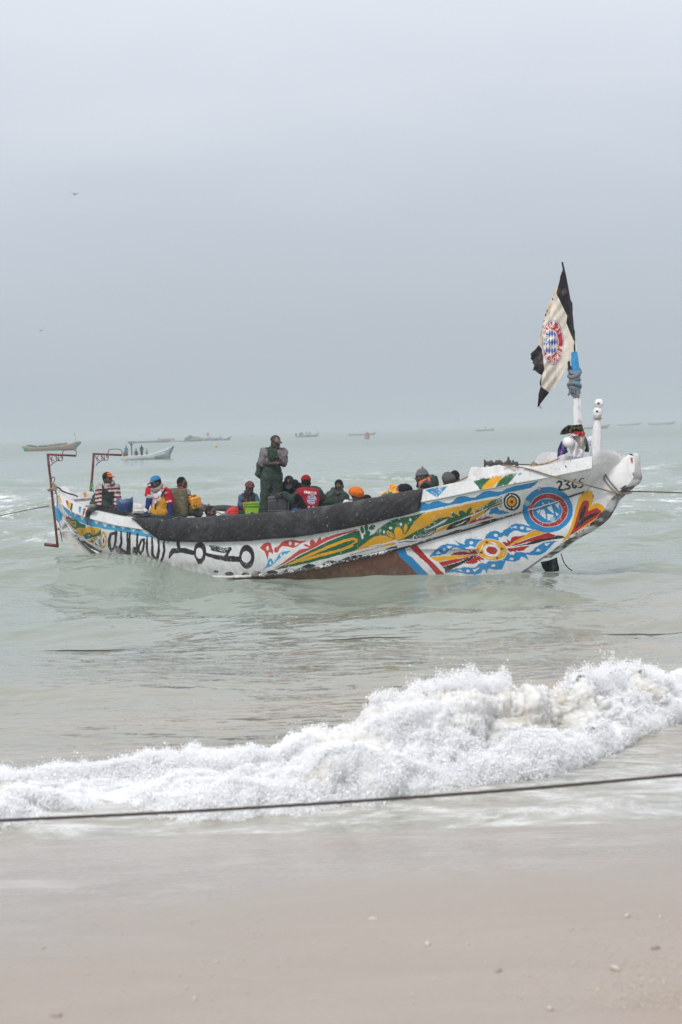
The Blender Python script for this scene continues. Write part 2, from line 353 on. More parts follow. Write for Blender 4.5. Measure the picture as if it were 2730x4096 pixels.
env *= 1-.98*sstep(.35, .75, np.exp(-((Xw+1.54+.1*fbm(Xw*3, Yw*5, Xw*0, 3))/.36)**2-((vv-.0-.1*fbm(Xw*4, Yw*4, Xw*0+2, 3))/.24)**2))
gap = .9*np.exp(-((Xw+1.72)/.38)**2)*np.exp(-((vv-.02)/.22)**2)
bulk = np.interp(H_, [.1, .6], [.10, .20])
thick = env*(1.2-gap)*bulk*(.70+.35*fbm(Xw*1.2, Yw*1.2, Xw*0+5, 3))-.05-gap*.1
thick = np.where(vv > .9, thick-.05*(vv-.9)*(1.2+fbm(Xw*2, Yw*2, Xw*0, 4)*4), thick)
push = env*.10*sstep(.1, .7, vv)*sstep(1.2, .7, vv)*(1+.6*fbm(Xw*1.4, Xw*0, Xw*0+1, 2))
S0 = np.stack([Xw, Yw-push, Zw+thick], -1)
gu = np.gradient(S0, axis=1); gv = np.gradient(S0, axis=0); Nn = np.cross(gu, gv); Nn /= np.linalg.norm(Nn, axis=-1, keepdims=True)+1e-9; Nn[Nn[..., 2] < 0] *= -1
Nn[..., 1] -= .35*env; Nn /= np.linalg.norm(Nn, axis=-1, keepdims=True)
p1 = puff(Xw*1.5, Yw*1.5, Zw*1.8, 3); p2 = puff(Xw*4.4, Yw*4.2, (Zw+thick)*4.4, 4); p3 = puff(Xw*15, Yw*15, (Zw+thick)*15, 4); mid = p2; hsc = np.interp(H_, [.1, .6], [.55, 1.0])
disp = env*hsc*(.20*(p1-.36)+.085*(p2-.36)+.026*(p3-.3)+.012*fbm(Xw*50, Yw*50, Zw*50, 3))
Pw = S0+Nn*(disp-.03*env)[..., None]
m, n, b = mat_new('sea_foam'); L = n.links.new
tc = n.nodes.new('ShaderNodeTexCoord'); at = n.nodes.new('ShaderNodeAttribute'); at.attribute_name = 'Col'; sc_ = n.nodes.new('ShaderNodeSeparateColor'); L(at.outputs['Color'], sc_.inputs[0])
tint = foam_nodes(n, L, tc, 1, 1, 3.2, .42, .72, 2, 7, .7)
fine = foam_nodes(n, L, tc, 1, 1, 8, .38, .66, 6, 9, .8); mott = foam_nodes(n, L, tc, 1.3, .8, 2.3, .40, .64, 9, 7, .75)
wht = MIX(MATH('MULTIPLY', fine, RANGE(mott, 0, 1, .25, 1)), (.80, .82, .84), (.55, .585, .62))
sandy = MATH('MULTIPLY', sc_.outputs[0], RANGE(tint, 0, 1, .35, .95)); L(MIX(sandy, wht, (.47, .43, .345)), b.inputs['Base Color'])
L(RANGE(sandy, .2, .9, .6, .18), b.inputs['Roughness'])
b.inputs['Specular IOR Level'].default_value = .4
lace = foam_nodes(n, L, tc, 1, 1, 14, .30, .70, 4, 8, .75)
L(RANGE(MATH('SUBTRACT', sc_.outputs[1], lace), -.30, .22), b.inputs['Alpha'])
b.inputs['Subsurface Weight'].default_value = .8; b.inputs['Subsurface Radius'].default_value = (.09, .09, .09); b.inputs['Subsurface Scale'].default_value = 1.0
bu = n.nodes.new('ShaderNodeBump'); bu.inputs['Distance'].default_value = .02; bu.inputs['Strength'].default_value = .35
L(MATH('ADD', BN(1, 1, 22, 6, .3), MATH('MULTIPLY', BN(1, 1, 70, 3, .8), .5)), bu.inputs['Height']); L(bu.outputs[0], b.inputs['Normal'])
foam_mat = m
turb = np.exp(-((Xw-1.35)/.5)**2-((vv-.62)/.22)**2)*1.2+np.exp(-((Xw-.2)/.7)**2-((vv-.75)/.12)**2)*.6+np.exp(-((Xw+2.9)/.8)**2-((vv-.7)/.2)**2)*.6+np.exp(-((Xw-3.75)/.5)**2-((vv-.9)/.25)**2)*.8+.75*sstep(.95, 1.35, vv)+.35*sstep(.1, .5, fbm(Xw*1.1, Yw*1.4, Xw*0+1, 3)+.0)
veil = fbm(Xw*1.7, (Yw+Zw)*2.4, Xw*0+12, 4)
turb = np.clip(turb*1.1+1.0*sstep(.12, .5, veil)*(vv > .1)+.5*sstep(.45, .2, p2)*sstep(.0, .3, veil), 0, 1.2)
solid = .15+1.2*sstep(.03, .5, env)+.9*(p2-.36)*env
solid = np.clip(solid*np.where(vv > .95, sstep(1.75, .95, vv+.2*fbm(Xw*1.5, Yw*1.5, Xw*0, 3)), 1), 0, 1.4)*sstep(.02, .12, env)
o = mesh_np('breaking_wave', Pw.reshape(-1, 3), grid_faces(ny, nx)[:, ::-1].copy(), foam_mat, colors=np.stack([np.clip(turb, 0, 1).ravel(), solid.ravel(), solid.ravel()], 1))
tag(o, 'white foaming breaker rolling on to the sand, highest on the right', kind='stuff')
v3 = lambda a: np.array(a, float)
# spray: small drops thrown up over the crest and in front of it
ico = [(0, 0, 1)]+[(.894*cos(2*pi*k/5), .894*sin(2*pi*k/5), .447) for k in range(5)]+[(.894*cos(2*pi*k/5+pi/5), .894*sin(2*pi*k/5+pi/5), -.447) for k in range(5)]+[(0, 0, -1)]
icoF = [(0, 1+k, 1+(k+1) % 5) for k in range(5)]+[(1+k, 6+k, 1+(k+1) % 5) for k in range(5)]+[(1+(k+1) % 5, 6+k, 6+(k+1) % 5) for k in range(5)]+[(11, 6+(k+1) % 5, 6+k) for k in range(5)]
ico = np.array(ico); icoF = np.array(icoF)
octo_v = np.array([(1, 0, 0), (-1, 0, 0), (0, 1, 0), (0, -1, 0), (0, 0, 1.), (0, 0, -1)]); octo_f = np.array([(0, 2, 4), (2, 1, 4), (1, 3, 4), (3, 0, 4), (2, 0, 5), (1, 2, 5), (3, 1, 5), (0, 3, 5)])
def drops(name, C, R, matl, label):
    V = (C[:, None, :]+octo_v[None]*R[:, None, None]*rng.uniform(.6, 1.5, (len(C), 1, 3))).reshape(-1, 3); F = (octo_f[None]+6*np.arange(len(C))[:, None, None]).reshape(-1, 3)
    return tag(mesh_np(name, V, F, matl), label, kind='stuff')
nd = 3600000
ix = rng.integers(0, nx, nd); iy = np.clip((rng.beta(1.25, 1.9, nd)*.72*ny).astype(int), 0, ny-1)
e_ = env[iy, ix]; hs_ = hsc[iy, ix]; crest_ = np.exp(-((vv[iy, ix]-.80)/.17)**2); foot_ = np.exp(-((vv[iy, ix]-.02)/.15)**2); front_ = sstep(.95, .8, vv[iy, ix])
lay = (.032+.05*crest_*H_[iy, ix]/.5+.02*foot_)*(.6+.5*hs_); h_ = rng.random(nd)**1.3*1.6
off_ = h_*lay*np.where(rng.random(nd) < .015, 2.2, 1)
P3 = Pw[iy, ix]+Nn[iy, ix]*off_[:, None]+np.stack([rng.normal(0, .012, nd), rng.normal(-.006, .012, nd), rng.normal(.004, .012, nd)], 1); P3[:, 2] += crest_*off_*.25; P3[:, 1] -= crest_*off_*.5
nz = .62*fbm(P3[:, 0]*7, P3[:, 1]*7+P3[:, 2]*3, P3[:, 2]*7, 4, 2.1, .62)+.55*fbm(P3[:, 0]*1.9+9, P3[:, 1]*2.4, P3[:, 2]*2.4, 2)
keep = (e_ > .04) & (nz > -.28+.42*h_-.12*crest_-.10*foot_+.85*np.clip(turb[iy, ix]-.3, 0, 1)*front_+.30*(1-front_)) & (rng.random(nd) < .25+.75*np.clip(e_*1.5, 0, 1))
C = P3[keep]; R_ = (.0011+rng.exponential(.0008, nd)+(rng.random(nd) < .003)*.003)[keep]
spray_mat = mat('spray_water', (.93, .94, .96), .6, .02, 5, 0, spec=.1)
def point_cloud(name, C, R, matl, label):
    me = bpy.data.meshes.new(name); me.vertices.add(len(C)); me.vertices.foreach_set('co', C.astype(np.float32).reshape(-1))
    a = me.attributes.new('rad', 'FLOAT', 'POINT'); a.data.foreach_set('value', R.astype(np.float32)); o = bpy.data.objects.new(name, me); COL.objects.link(o)
    g = bpy.data.node_groups.new('drops_'+name, 'GeometryNodeTree'); g.interface.new_socket('Geometry', in_out='INPUT', socket_type='NodeSocketGeometry'); g.interface.new_socket('Geometry', in_out='OUTPUT', socket_type='NodeSocketGeometry')
    gi = g.nodes.new('NodeGroupInput'); go = g.nodes.new('NodeGroupOutput'); mp_ = g.nodes.new('GeometryNodeMeshToPoints'); na = g.nodes.new('GeometryNodeInputNamedAttribute'); na.data_type = 'FLOAT'; na.inputs['Name'].default_value = 'rad'
    sm = g.nodes.new('GeometryNodeSetMaterial'); sm.inputs['Material'].default_value = matl
    g.links.new(gi.outputs[0], mp_.inputs['Mesh']); g.links.new(na.outputs['Attribute'], mp_.inputs['Radius']); g.links.new(mp_.outputs[0], sm.inputs['Geometry']); g.links.new(sm.outputs[0], go.inputs[0])
    md = o.modifiers.new('points', 'NODES'); md.node_group = g; me.materials.append(matl)
    return tag(o, label, kind='stuff')
point_cloud('spray', C, R_, spray_mat, 'froth and drops of spray thrown up over the breaker')
print('spray points', len(C))
# ================================================================== THE PIROGUE
BO = np.array([-5.18, 31.8]); BD = np.array([.8873, -.4612]); BD /= np.linalg.norm(BD); BN_ = np.array([BD[1], -BD[0]])   # toward the camera
def bw(t, b, z): return np.array([BO[0]+BD[0]*t+BN_[0]*b, BO[1]+BD[1]*t+BN_[1]*b, z])      # boat frame -> world
def tb(V):
    q = V[..., :2]-BO; return q @ BD, q @ BN_
def onb(px, py, b):
    """point where the view ray meets the vertical surface at offset b(t) from the centre plane"""
    d = ray(px, py); bb = b(4.) if callable(b) else b
    for _ in range(14):
        s = (bb-(CAM[:2]-BO) @ BN_)/(d[:2] @ BN_); P = CAM+d*s
        t = (P[:2]-BO) @ BD; nb = b(t) if callable(b) else b
        if abs(nb-bb) < 1e-5: break
        bb = .5*bb+.5*nb
    return P
def itp(xs, ys): return lambda t: float(np.interp(t, xs, ys))
bA = itp([0, .35, 1, 2, 3.5, 5, 7, 8.3, 9.3, 9.9, 10.4], [.36, .5, .78, 1.06, 1.28, 1.36, 1.32, 1.12, .88, .74, .66])
bC = itp([0, .6, 1.2, 2.5, 4, 6, 7.5, 8.5, 9.2, 9.8, 10.4], [.14, .22, .45, .86, 1.10, 1.12, .92, .66, .44, .30, .22])
def curve(P, b): return np.array([onb(x, y, b) for x, y in P])
ORG = {1: (160, 1920), 2: (540, 1960), 3: (900, 2060), 4: (1240, 1960), 5: (1600, 1880), 6: (1960, 1800), 7: (2200, 1780)}
def S(c, pts): return [(ORG[c][0]+x/4, ORG[c][1]+y/4) for x, y in pts]
A_px = [(236, 1975), (260, 1989), (285, 2005), (315, 2020), (345, 2034), (390, 2044), (435, 2054), (480, 2064), (530, 2071), (590, 2073), (652, 2080), (715, 2080), (790, 2076), (865, 2070), (932, 2066), (1000, 2062), (1080, 2056), (1160, 2048), (1240, 2039), (1315, 2028), (1380, 2017), (1455, 2004), (1522, 1991), (1600, 1977), (1690, 1960), (1750, 1947), (1825, 1931), (1870, 1922), (1992, 1901), (2060, 1887), (2120, 1874), (2185, 1860), (2235, 1849), (2292, 1839), (2352, 1828), (2372, 1824)]
B_px = [(247, 2013), (262, 2028), (282, 2043), (305, 2054), (335, 2065), (372, 2077), (410, 2087), (447, 2096), (472, 2103), (510, 2108), (550, 2115), (600, 2121), (660, 2126), (715, 2126), (790, 2121), (865, 2115), (932, 2110), (1000, 2107), (1080, 2101), (1160, 2093), (1240, 2084), (1315, 2074), (1380, 2063), (1455, 2050), (1522, 2037), (1600, 2024), (1697, 2007), (1750, 1997), (1800, 1988), (1850, 1977), (1917, 1962), (1992, 1950), (2035, 1940), (2100, 1928), (2175, 1915), (2285, 1892), (2372, 1874)]
C_px = [(265, 2085), (285, 2125), (310, 2152), (347, 2182), (372, 2200), (397, 2217), (440, 2240), (500, 2262), (580, 2283), (660, 2299), (740, 2308), (820, 2312), (925, 2312), (975, 2310), (1025, 2307), (1075, 2304), (1137, 2297), (1200, 2287), (1292, 2272), (1377, 2251), (1445, 2235), (1515, 2219), (1590, 2200), (1662, 2181), (1725, 2161), (1775, 2145), (1850, 2126), (1925, 2104), (1992, 2080), (2060, 2060), (2110, 2045), (2160, 2029), (2210, 2014), (2267, 1992), (2338, 1969)]
def resamp(P, s, xs):
    """points of polyline P (m,3) sampled at parameters xs where s are the parameters of its points"""
    return np.stack([np.interp(xs, s, P[:, k]) for k in range(3)], 1)
Ac, Bc, Cc = curve(A_px, bA), curve(B_px, lambda t: bA(t)-.01), curve(C_px, bC)
NS = 1500
def by_len(P, n=NS):
    d = np.concatenate([[0], np.cumsum(np.linalg.norm(np.diff(P, axis=0), axis=1))]); return resamp(P, d, np.linspace(0, d[-1], n))
def smooth_c(P, k=9, it=3):
    P = P.copy()
    for _ in range(it):
        Q = np.vstack([np.repeat(P[:1], k, 0), P, np.repeat(P[-1:], k, 0)])
        c = np.cumsum(np.vstack([np.zeros((1, 3)), Q]), 0); M = (c[2*k+1:]-c[:-2*k-1])/(2*k+1)
        w = np.minimum(1, np.minimum(np.arange(len(P)), np.arange(len(P))[::-1])/k)[:, None]; P = P*(1-w)+M*w
    return P
tg = np.linspace(0, 1, NS)
def by_t(P):
    t, _ = tb(P); t = (t-t[0])/(t[-1]-t[0]); t = np.maximum.accumulate(t); return smooth_c(resamp(P, t, tg), 14)
A_, B_, C_ = by_t(Ac), by_t(Bc), by_t(Cc)
n3 = np.array([BN_[0], BN_[1], 0])
wob = .006*fbm(np.linspace(0, 30, NS), np.zeros(NS), np.zeros(NS), 3)[:, None]
def loft(P, Q, m, bulge=0., a=0., b_=1.):
    u = np.linspace(a, b_, m)[:, None, None]
    return P[None]*(1-u)+Q[None]*u+n3*(bulge*4*u*(1-u))
secs = []
ptop_in = A_-n3*.07+np.array([0, 0, .006])
rail = np.concatenate([loft(A_+n3*(.028+wob), B_+n3*.032, 14)], 0)
rows_ = [rail]
under = loft(B_+n3*.032, B_-n3*.002+np.array([0, 0, -.006]), 3)[1:]
Ctop = C_*.955+B_*.045
side = loft(B_-n3*.002+np.array([0, 0, -.006]), Ctop, 126, .05)[1:]
ledge = np.stack([Ctop+n3*.012, Ctop*.6+C_*.4+n3*.030, C_+n3*.030, C_+n3*.012+np.array([0, 0, -.008]), C_-n3*.012+np.array([0, 0, -.004])])
sheer = np.concatenate([rail, under, side, ledge]); nr_up = len(sheer)
zone_up = np.concatenate([np.full(len(rail), 0), np.full(len(under), 1), np.full(len(side), 1), np.full(len(ledge), 2)])
# lower panel and stem cheek: upper curve C then up the stem's inner edge, lower curve the bottom then the stem's front edge
U2 = [(2338, 1970), (2356, 1958), (2382, 1938), (2412, 1910), (2446, 1876), (2482, 1848), (2498, 1832), (2515, 1818)]
E_px = [(2060, 2306), (2120, 2264), (2175, 2224), (2210, 2203), (2250, 2172), (2290, 2148), (2340, 2122), (2372, 2098), (2400, 2073), (2422, 2033), (2437, 2004), (2462, 1980), (2490, 1956), (2518, 1935), (2536, 1911), (2540, 1870), (2541, 1842), (2538, 1823)]
bS = .125
Uc = np.array([onb(x, y, b) for (x, y), b in zip(U2, [.28, .25, .2, .16, .135, .125, .125, .125])])
Ec = curve(E_px, bS)
s_up = np.concatenate([np.linspace(0, .80, NS), .80+.20*np.array([.06, .16, .32, .52, .68, .84, 1.0])]); s_up = s_up
Ufull = np.vstack([C_-n3*.012+np.array([0, 0, -.004]), Uc[1:]])
# bottom: under water, then joins E
tC, bCv = tb(C_)
xs_b = np.array([0, .12, .3, .5, .66])
bot = []
for s in xs_b:
    c = C_[int(s/.8*(NS-1))]; t, b = tb(c); bot.append(bw(t-.02, b*.55, min(c[2]-.15, -.45) if s > .05 else c[2]-.12))
s_lo = np.concatenate([xs_b, .66+(1-.66)*np.linspace(.12, 1, len(Ec))])
Lfull = np.vstack([bot, Ec])
NL = 1700; sg = np.concatenate([np.linspace(0, .8, 1300), np.linspace(.8, 1, 401)[1:]])
Ug = smooth_c(resamp(Ufull, s_up, sg), 5); Lg = smooth_c(resamp(Lfull, s_lo, sg), 8)
lower = loft(Ug, Lg, 120, .03)
# bow wrap: from the fold where the near side ends, hollow, round to the stem
F_px = [(2372, 1824), (2373, 1838), (2373, 1865), (2364, 1897), (2352, 1927), (2340, 1957), (2338, 1969)]
G_px = [(2488, 1826), (2488, 1836), (2482, 1848), (2456, 1868), (2420, 1903), (2372, 1946), (2338, 1970)]
F_b = [bA(10.1)+.02, bA(10.1)+.02, .66, .56, .45, .34, .29]
F_b[0] = tb(A_[-1])[1]+.03; F_b[1] = F_b[0]; F_b[2] = tb(B_[-1])[1]+.02; F_b[-1] = tb(C_[-1])[1]; F_b[-2] = tb(C_[-1])[1]*.8+F_b[2]*.2; 
F_b[3] = F_b[2]*.72+F_b[-1]*.28; F_b[4] = F_b[2]*.42+F_b[-1]*.58
Fc = by_len(np.array([onb(x, y, b) for (x, y), b in zip(F_px, F_b)]), 90)
Gc = by_len(np.array([onb(x, y, b) for (x, y), b in zip(G_px, [.13, .13, .13, .14, .16, .2, .28])]), 90)
Mtop = np.array([onb(x, y, b) for x, y, b in [(2430, 1809, .42)]])[0]
u = np.linspace(0, 1, 60)[:, None, None]
wrap = Fc[None]*(1-u)+Gc[None]*u-n3*(.10*np.sin(pi*u)*np.sin(pi*np.linspace(0, 1, 90))[None, :, None])
wrap0 = wrap.copy()
wrap[..., 2] += (.11*np.sin(pi*u[..., 0])**.8*np.linspace(1, 0, 90)[None]**3)
# stern wrap: from the near side's aft edge round to the stern post
Fs_px = [(236, 1975), (247, 2013), (258, 2052), (265, 2085)]
Fs = by_len(np.array([onb(x, y, b) for (x, y), b in zip(Fs_px, [tb(A_[0])[1]+.02, tb(B_[0])[1], .25, tb(C_[0])[1]])]), 60)
Gs = by_len(np.array([onb(x, y, b) for (x, y), b in zip([(226, 1990), (217, 2030), (219, 2075), (238, 2122)], [.06, .05, .05, .05])]), 60)
u = np.linspace(0, 1, 30)[:, None, None]
swrap = Fs[None]*(1-u)+Gs[None]*u-n3*(.05*np.sin(pi*u)*np.sin(pi*np.linspace(0, 1, 60))[None, :, None])

# ------------------------------------------------------------------ painting (colours of the paint itself and one painted shadow at the stern, traced in photograph pixels and laid on the planking)
PAL = dict(W=(.79, .80, .82), B=(.02, .25, .56), Y=(.80, .40, .02), G=(.02, .135, .065), R=(.42, .028, .028), K=(.022, .022, .026), N=(.15, .066, .046), r=(.55, .07, .06), C=(.06, .36, .62), T=(.34, .55, .62))
def inpoly(X, Y, poly):
    poly = np.asarray(poly, float); x0, y0 = poly.min(0); x1, y1 = poly.max(0)
    idx = np.where((X >= x0) & (X <= x1) & (Y >= y0) & (Y <= y1))[0]; out = np.zeros(len(X), bool)
    if not len(idx): return out
    x, y = X[idx], Y[idx]; ins = np.zeros(len(idx), bool)
    for i in range(len(poly)):
        xa, ya = poly[i]; xb, yb = poly[(i+1) % len(poly)]
        if ya == yb: continue
        c = ((ya > y) != (yb > y)) & (x < (xb-xa)*(y-ya)/(yb-ya)+xa); ins ^= c
    out[idx] = ins; return out
def instroke(X, Y, P, w):
    P = np.asarray(P, float); w = np.full(len(P), w, float)/2 if np.isscalar(w) else np.asarray(w, float)/2
    out = np.zeros(len(X), bool); m = w.max()
    idx = np.where((X >= P[:, 0].min()-m) & (X <= P[:, 0].max()+m) & (Y >= P[:, 1].min()-m) & (Y <= P[:, 1].max()+m))[0]
    if not len(idx): return out
    x, y = X[idx], Y[idx]; ins = np.zeros(len(idx), bool)
    for i in range(len(P)-1):
        d = P[i+1]-P[i]; t = np.clip(((x-P[i, 0])*d[0]+(y-P[i, 1])*d[1])/(d@d+1e-9), 0, 1)
        ins |= np.hypot(x-P[i, 0]-t*d[0], y-P[i, 1]-t*d[1]) < w[i]*(1-t)+w[i+1]*t
    out[idx] = ins; return out
# each entry: zones, crop, kind, colour, data  (zones: r rail, s side, k strake, l lower/stem, w stern wrap)
PT = []
def P(z, c, col, *polys, wear=None):
    for p in polys: PT.append((z, c, 'p', col, p, wear))
def E(z, c, col, *els, wear=None):
    for e in els: PT.append((z, c, 'e', col, e, wear))
def Q(z, c, col, w, *lines, wear=None):
    for l in lines: PT.append((z, c, 'q', col, (l, w), wear))
# stern
P('r',1,'R',[(410,318),(458,330),(444,432)]); P('r',1,'Y',[(455,350),(492,362),(472,474),(440,445)]); P('r',1,'K',[(495,368),(530,380),(512,505),(478,478)],wear=.5)
P('r',1,'C',[(620,430),(672,428),(645,545),(625,480)],wear=.5); P('r',1,'R',[(695,450),(740,450),(722,520),(700,578),(688,556)],wear=.5); P('rsw',1,'Y',[(286,218),(312,225),(352,345),(340,372),(310,300)])
P('s',1,'C',[(340,375),(430,440),(470,480),(495,540),(530,500),(562,584),(600,545),(640,570),(682,642),(722,600),(820,625),(860,640),(903,710),(950,665),(1000,690),(1042,750),(1090,710),(1140,720),(1182,778),(1222,735),(1280,745),(1332,790),(1380,755),(1440,770),(1492,825),(1545,790),(1580,785),(1650,840),(1710,865),(1760,850),(1840,930),(1720,915),(1568,895),(1400,852),(1200,812),(1000,778),(800,737),(600,655),(470,575),(390,480)])
P('s',1,'R',[(412,635),(425,555),(445,600),(458,560),(475,597),(560,625),(500,635)]); P('s',1,'G',[(420,650),(580,625),(650,690),(740,720),(730,770),(640,790),(570,790),(490,730)])
Q('s',1,'Y',14,[(450,672),(572,672),(572,745),(450,672)])
P('s',1,'Y',[(570,790),(620,760),(740,770),(770,740),(985,785),(930,830),(880,880),(800,870),(740,880),(660,900)])
Q('s',1,'G',8,[(680,760),(690,850)],[(650,780),(680,860)],[(720,760),(700,850)],[(830,800),(840,860)],[(880,800),(860,860)])
P('s',1,'G',[(690,880),(740,850),(800,840),(850,880),(900,860),(985,790),(980,885),(850,920),(740,950)]); Q('s',1,'W',8,[(770,880),(785,900),(800,875)])
P('s',1,'K',[(770,975),(840,930),(900,905),(980,890),(930,940),(860,1010)],wear=.6); P('s',1,'Y',[(780,980),(832,930),(810,1000)],[(870,920),(917,908),(892,980),(850,1020)])
E('s',1,'Y',(1017,960,52,138)); E('s',1,'W',(1020,958,31,92)); E('s',1,'R',(1020,970,14,46)); E('s',1,'K',(985,900,7,9),(1050,900,7,9),(985,1010,7,9),(1052,1000,7,9))
P('s',1,'C',[(930,960),(962,938),(975,1000),(992,1092),(960,1060)]); P('s',1,'R',[(885,1000),(952,1072),(880,1032)])
P('sk',1,'K',[(470,780),(540,862),(600,895),(660,962),(720,975),(780,1012),(850,1048),(900,1092),(960,1130),(1002,1120),(985,1172),(900,1130),(800,1090),(700,1022),(600,965),(540,915),(490,850)],wear=.65)
P('s',1,'K',[(540,805),(620,850),(625,870),(560,840)],[(405,620),(440,690),(500,800),(470,780),(430,720)],wear=.6)
P('w',1,'C',[(225,395),(290,450),(372,548),(350,640),(310,675),(245,590)]); P('w',1,'r',[(205,640),(235,660),(225,700)])
# lettering
Q('s',1,'K',[40,34,36,42,30,26,30,36],[(1215,850),(1135,865),(1108,960),(1112,1060),(1150,1135),(1190,1080),(1215,980),(1222,835)],wear=0.31)
Q('s',1,'K',[22,30,36,60,60,40],[(1300,820),(1306,1000),(1280,1080),(1310,1140),(1370,1170),(1410,1170)],wear=0.37); Q('s',1,'K',[40,60,50],[(1225,1070),(1260,1130),(1350,1170)],wear=0.43)
Q('s',1,'K',26,[(1402,850),(1405,1000),(1405,1170)],[(1440,850),(1440,1000),(1436,1225)],wear=0.31); P('s',1,'K',[(1065,1185),(1120,1170),(1165,1195),(1180,1230),(1110,1225)],[(1480,1110),(1560,1100),(1540,1230),(1490,1230)],wear=0.43)
Q('s',2,'K',28,[(45,710),(42,850),(38,1000)],[(152,790),(112,800),(72,900),(62,960),(90,1020),(130,960),(150,870),(148,790)],wear=0.31); Q('s',2,'K',60,[(0,950),(10,1050)],wear=0.37)
Q('s',2,'K',[16,30,30,22,20],[(205,740),(195,850),(197,950),(215,1050),(245,1078)],wear=0.31); Q('s',2,'K',[20,28,36,44,38,30,26],[(278,755),(283,900),(285,1040),(325,1100),(362,1090),(386,980),(378,810)],wear=0.34); Q('s',2,'K',[22,32,32,26],[(465,820),(472,960),(450,1060),(420,1142)],wear=0.25)
Q('s',2,'K',[40,40,60,60,50,20],[(690,840),(705,930),(690,975),(620,970),(580,1020),(555,1085)],wear=0.37); Q('s',2,'K',[60,64,60],[(715,965),(800,970),(925,1003)],wear=0.46)
E('s',2,'K',(1042,985,100,150,0)); P('s',2,'K',[(950,1050),(1010,1180),(1060,1188),(1120,1110),(1130,1050)],wear=0.31); E('s',2,'W',(1034,1012,56,88)); Q('s',2,'K',[44,54,60,70],[(1150,1030),(1300,1075),(1430,1092),(1590,1098)],wear=0.37)
Q('s',2,'K',[70,72,60,40],[(1262,930),(1350,950),(1440,970),(1525,935)],wear=0.43); Q('s',2,'K',[20,26],[(1205,895),(1290,910)],wear=0.37); Q('s',2,'K',[40,34,50],[(1525,940),(1480,1030),(1450,1080)],wear=0.31)
P('s',2,'K',[(520,820),(555,820),(530,850)],wear=0.31)
Q('s',3,'K',66,[(10,700),(120,703),(235,706)],wear=0.34); E('s',3,'K',(352,670,124,192),wear=0.31); E('s',3,'W',(345,672,76,92),wear=0.43)
E('s',3,'K',(75,942,62,36),(330,958,62,34),wear=0.38); E('s',2,'K',(1302,1305,42,20),(1512,1342,72,34),wear=0.38)
# red and blue birds
P('s',3,'r',[(562,522),(620,460),(690,430),(740,450),(757,520),(782,580),(772,627),(740,600),(712,590),(702,640),(685,742),(670,660),(640,590),(600,560)],[(790,575),(800,520),(850,510),(900,450),(960,410),(1050,398),(1180,415),(1332,415),(1230,452),(1130,512),(1080,525),(1000,505),(920,500),(880,540),(850,600),(815,607)])
E('s',3,'W',(688,530,22,34)); P('s',3,'W',[(1120,440),(1192,455),(1120,492)]); E('s',3,'W',(1050,452,22,30),wear=.9)
P('s',3,'C',[(592,887),(660,820),(700,720),(735,686),(770,720),(780,770),(830,700),(870,620),(930,585),(1058,568),(970,637),(960,610),(900,680),(820,750),(740,820),(660,850)]); E('s',3,'W',(733,770,15,27),(900,640,14,30))
# long green leaf with red edge and yellow loop
P('s',4,'r',[(-600,1275),(-420,1155),(-250,1025),(-150,950),(-60,935),(0,925),(-60,905),(-105,880),(-70,862),(10,900),(0,820),(40,787),(80,808),(95,850),(140,770),(170,748),(185,800),(260,755),(420,712),(600,662),(740,626),(792,630),(700,662),(600,692),(400,765),(208,850),(20,950),(-160,1035),(-400,1180)])
P('s',4,'G',[(-585,1282),(-400,1194),(-160,1052),(20,962),(208,866),(400,778),(600,706),(700,662),(790,642),(815,690),(855,770),(790,880),(730,970),(600,1010),(400,1060),(200,1112),(0,1162),(-200,1207),(-420,1257)],wear=.35)
Q('s',4,'Y',[8,44,46,44,40,36,40,46,44,44,40,8],[(-390,1208),(0,1040),(300,912),(550,812),(680,778),(745,795),(742,838),(680,885),(500,958),(250,1025),(0,1092),(-390,1208)],wear=.3)
# second leaf and flower
P('s',4,'G',[(690,870),(850,790),(870,745),(985,720),(1060,650),(1150,590),(1300,480),(1450,445),(1660,408),(1760,380),(1860,350),(1770,410),(1700,470),(1640,560),(1570,660),(1500,760),(1400,800),(1350,790),(1200,850),(900,910),(730,965)],wear=.35)
P('s',4,'Y',[(725,972),(820,900),(900,840),(980,778),(1060,740),(1150,728),(1240,742),(1312,775),(1362,810),(1370,862),(1335,885),(1200,895),(1130,925),(1180,895),(1000,912),(860,940),(760,966)],wear=.35)
Q('s',4,'W',[14,22,24],[(960,905),(1180,862),(1362,822)]); E('s',4,'Y',(1292,712,34,82,-52),(1420,682,66,92,-12),(1530,618,28,80,8)); P('s',4,'Y',[(1340,790),(1370,740),(1480,700),(1600,690),(1560,760),(1450,800)])
Q('s',4,'G',9,[(1512,722),(1545,640)],[(1370,790),(1310,700)]); E('s',4,'K',(1262,698,24,14,30),wear=.5); E('s',4,'W',(1185,672,18,24),(1295,610,26,20),(1460,547,20,24)); E('s',5,'W',(167,797,20,22))
E('s',4,'G',(840,642,28,58,-10),(908,606,30,56,5),(1002,600,56,34,-28),(930,690,42,44),(885,745,30,40),wear=.4); P('s',4,'W',[(800,650),(815,655),(862,775),(828,780)],[(985,722),(1060,650),(1090,640)])
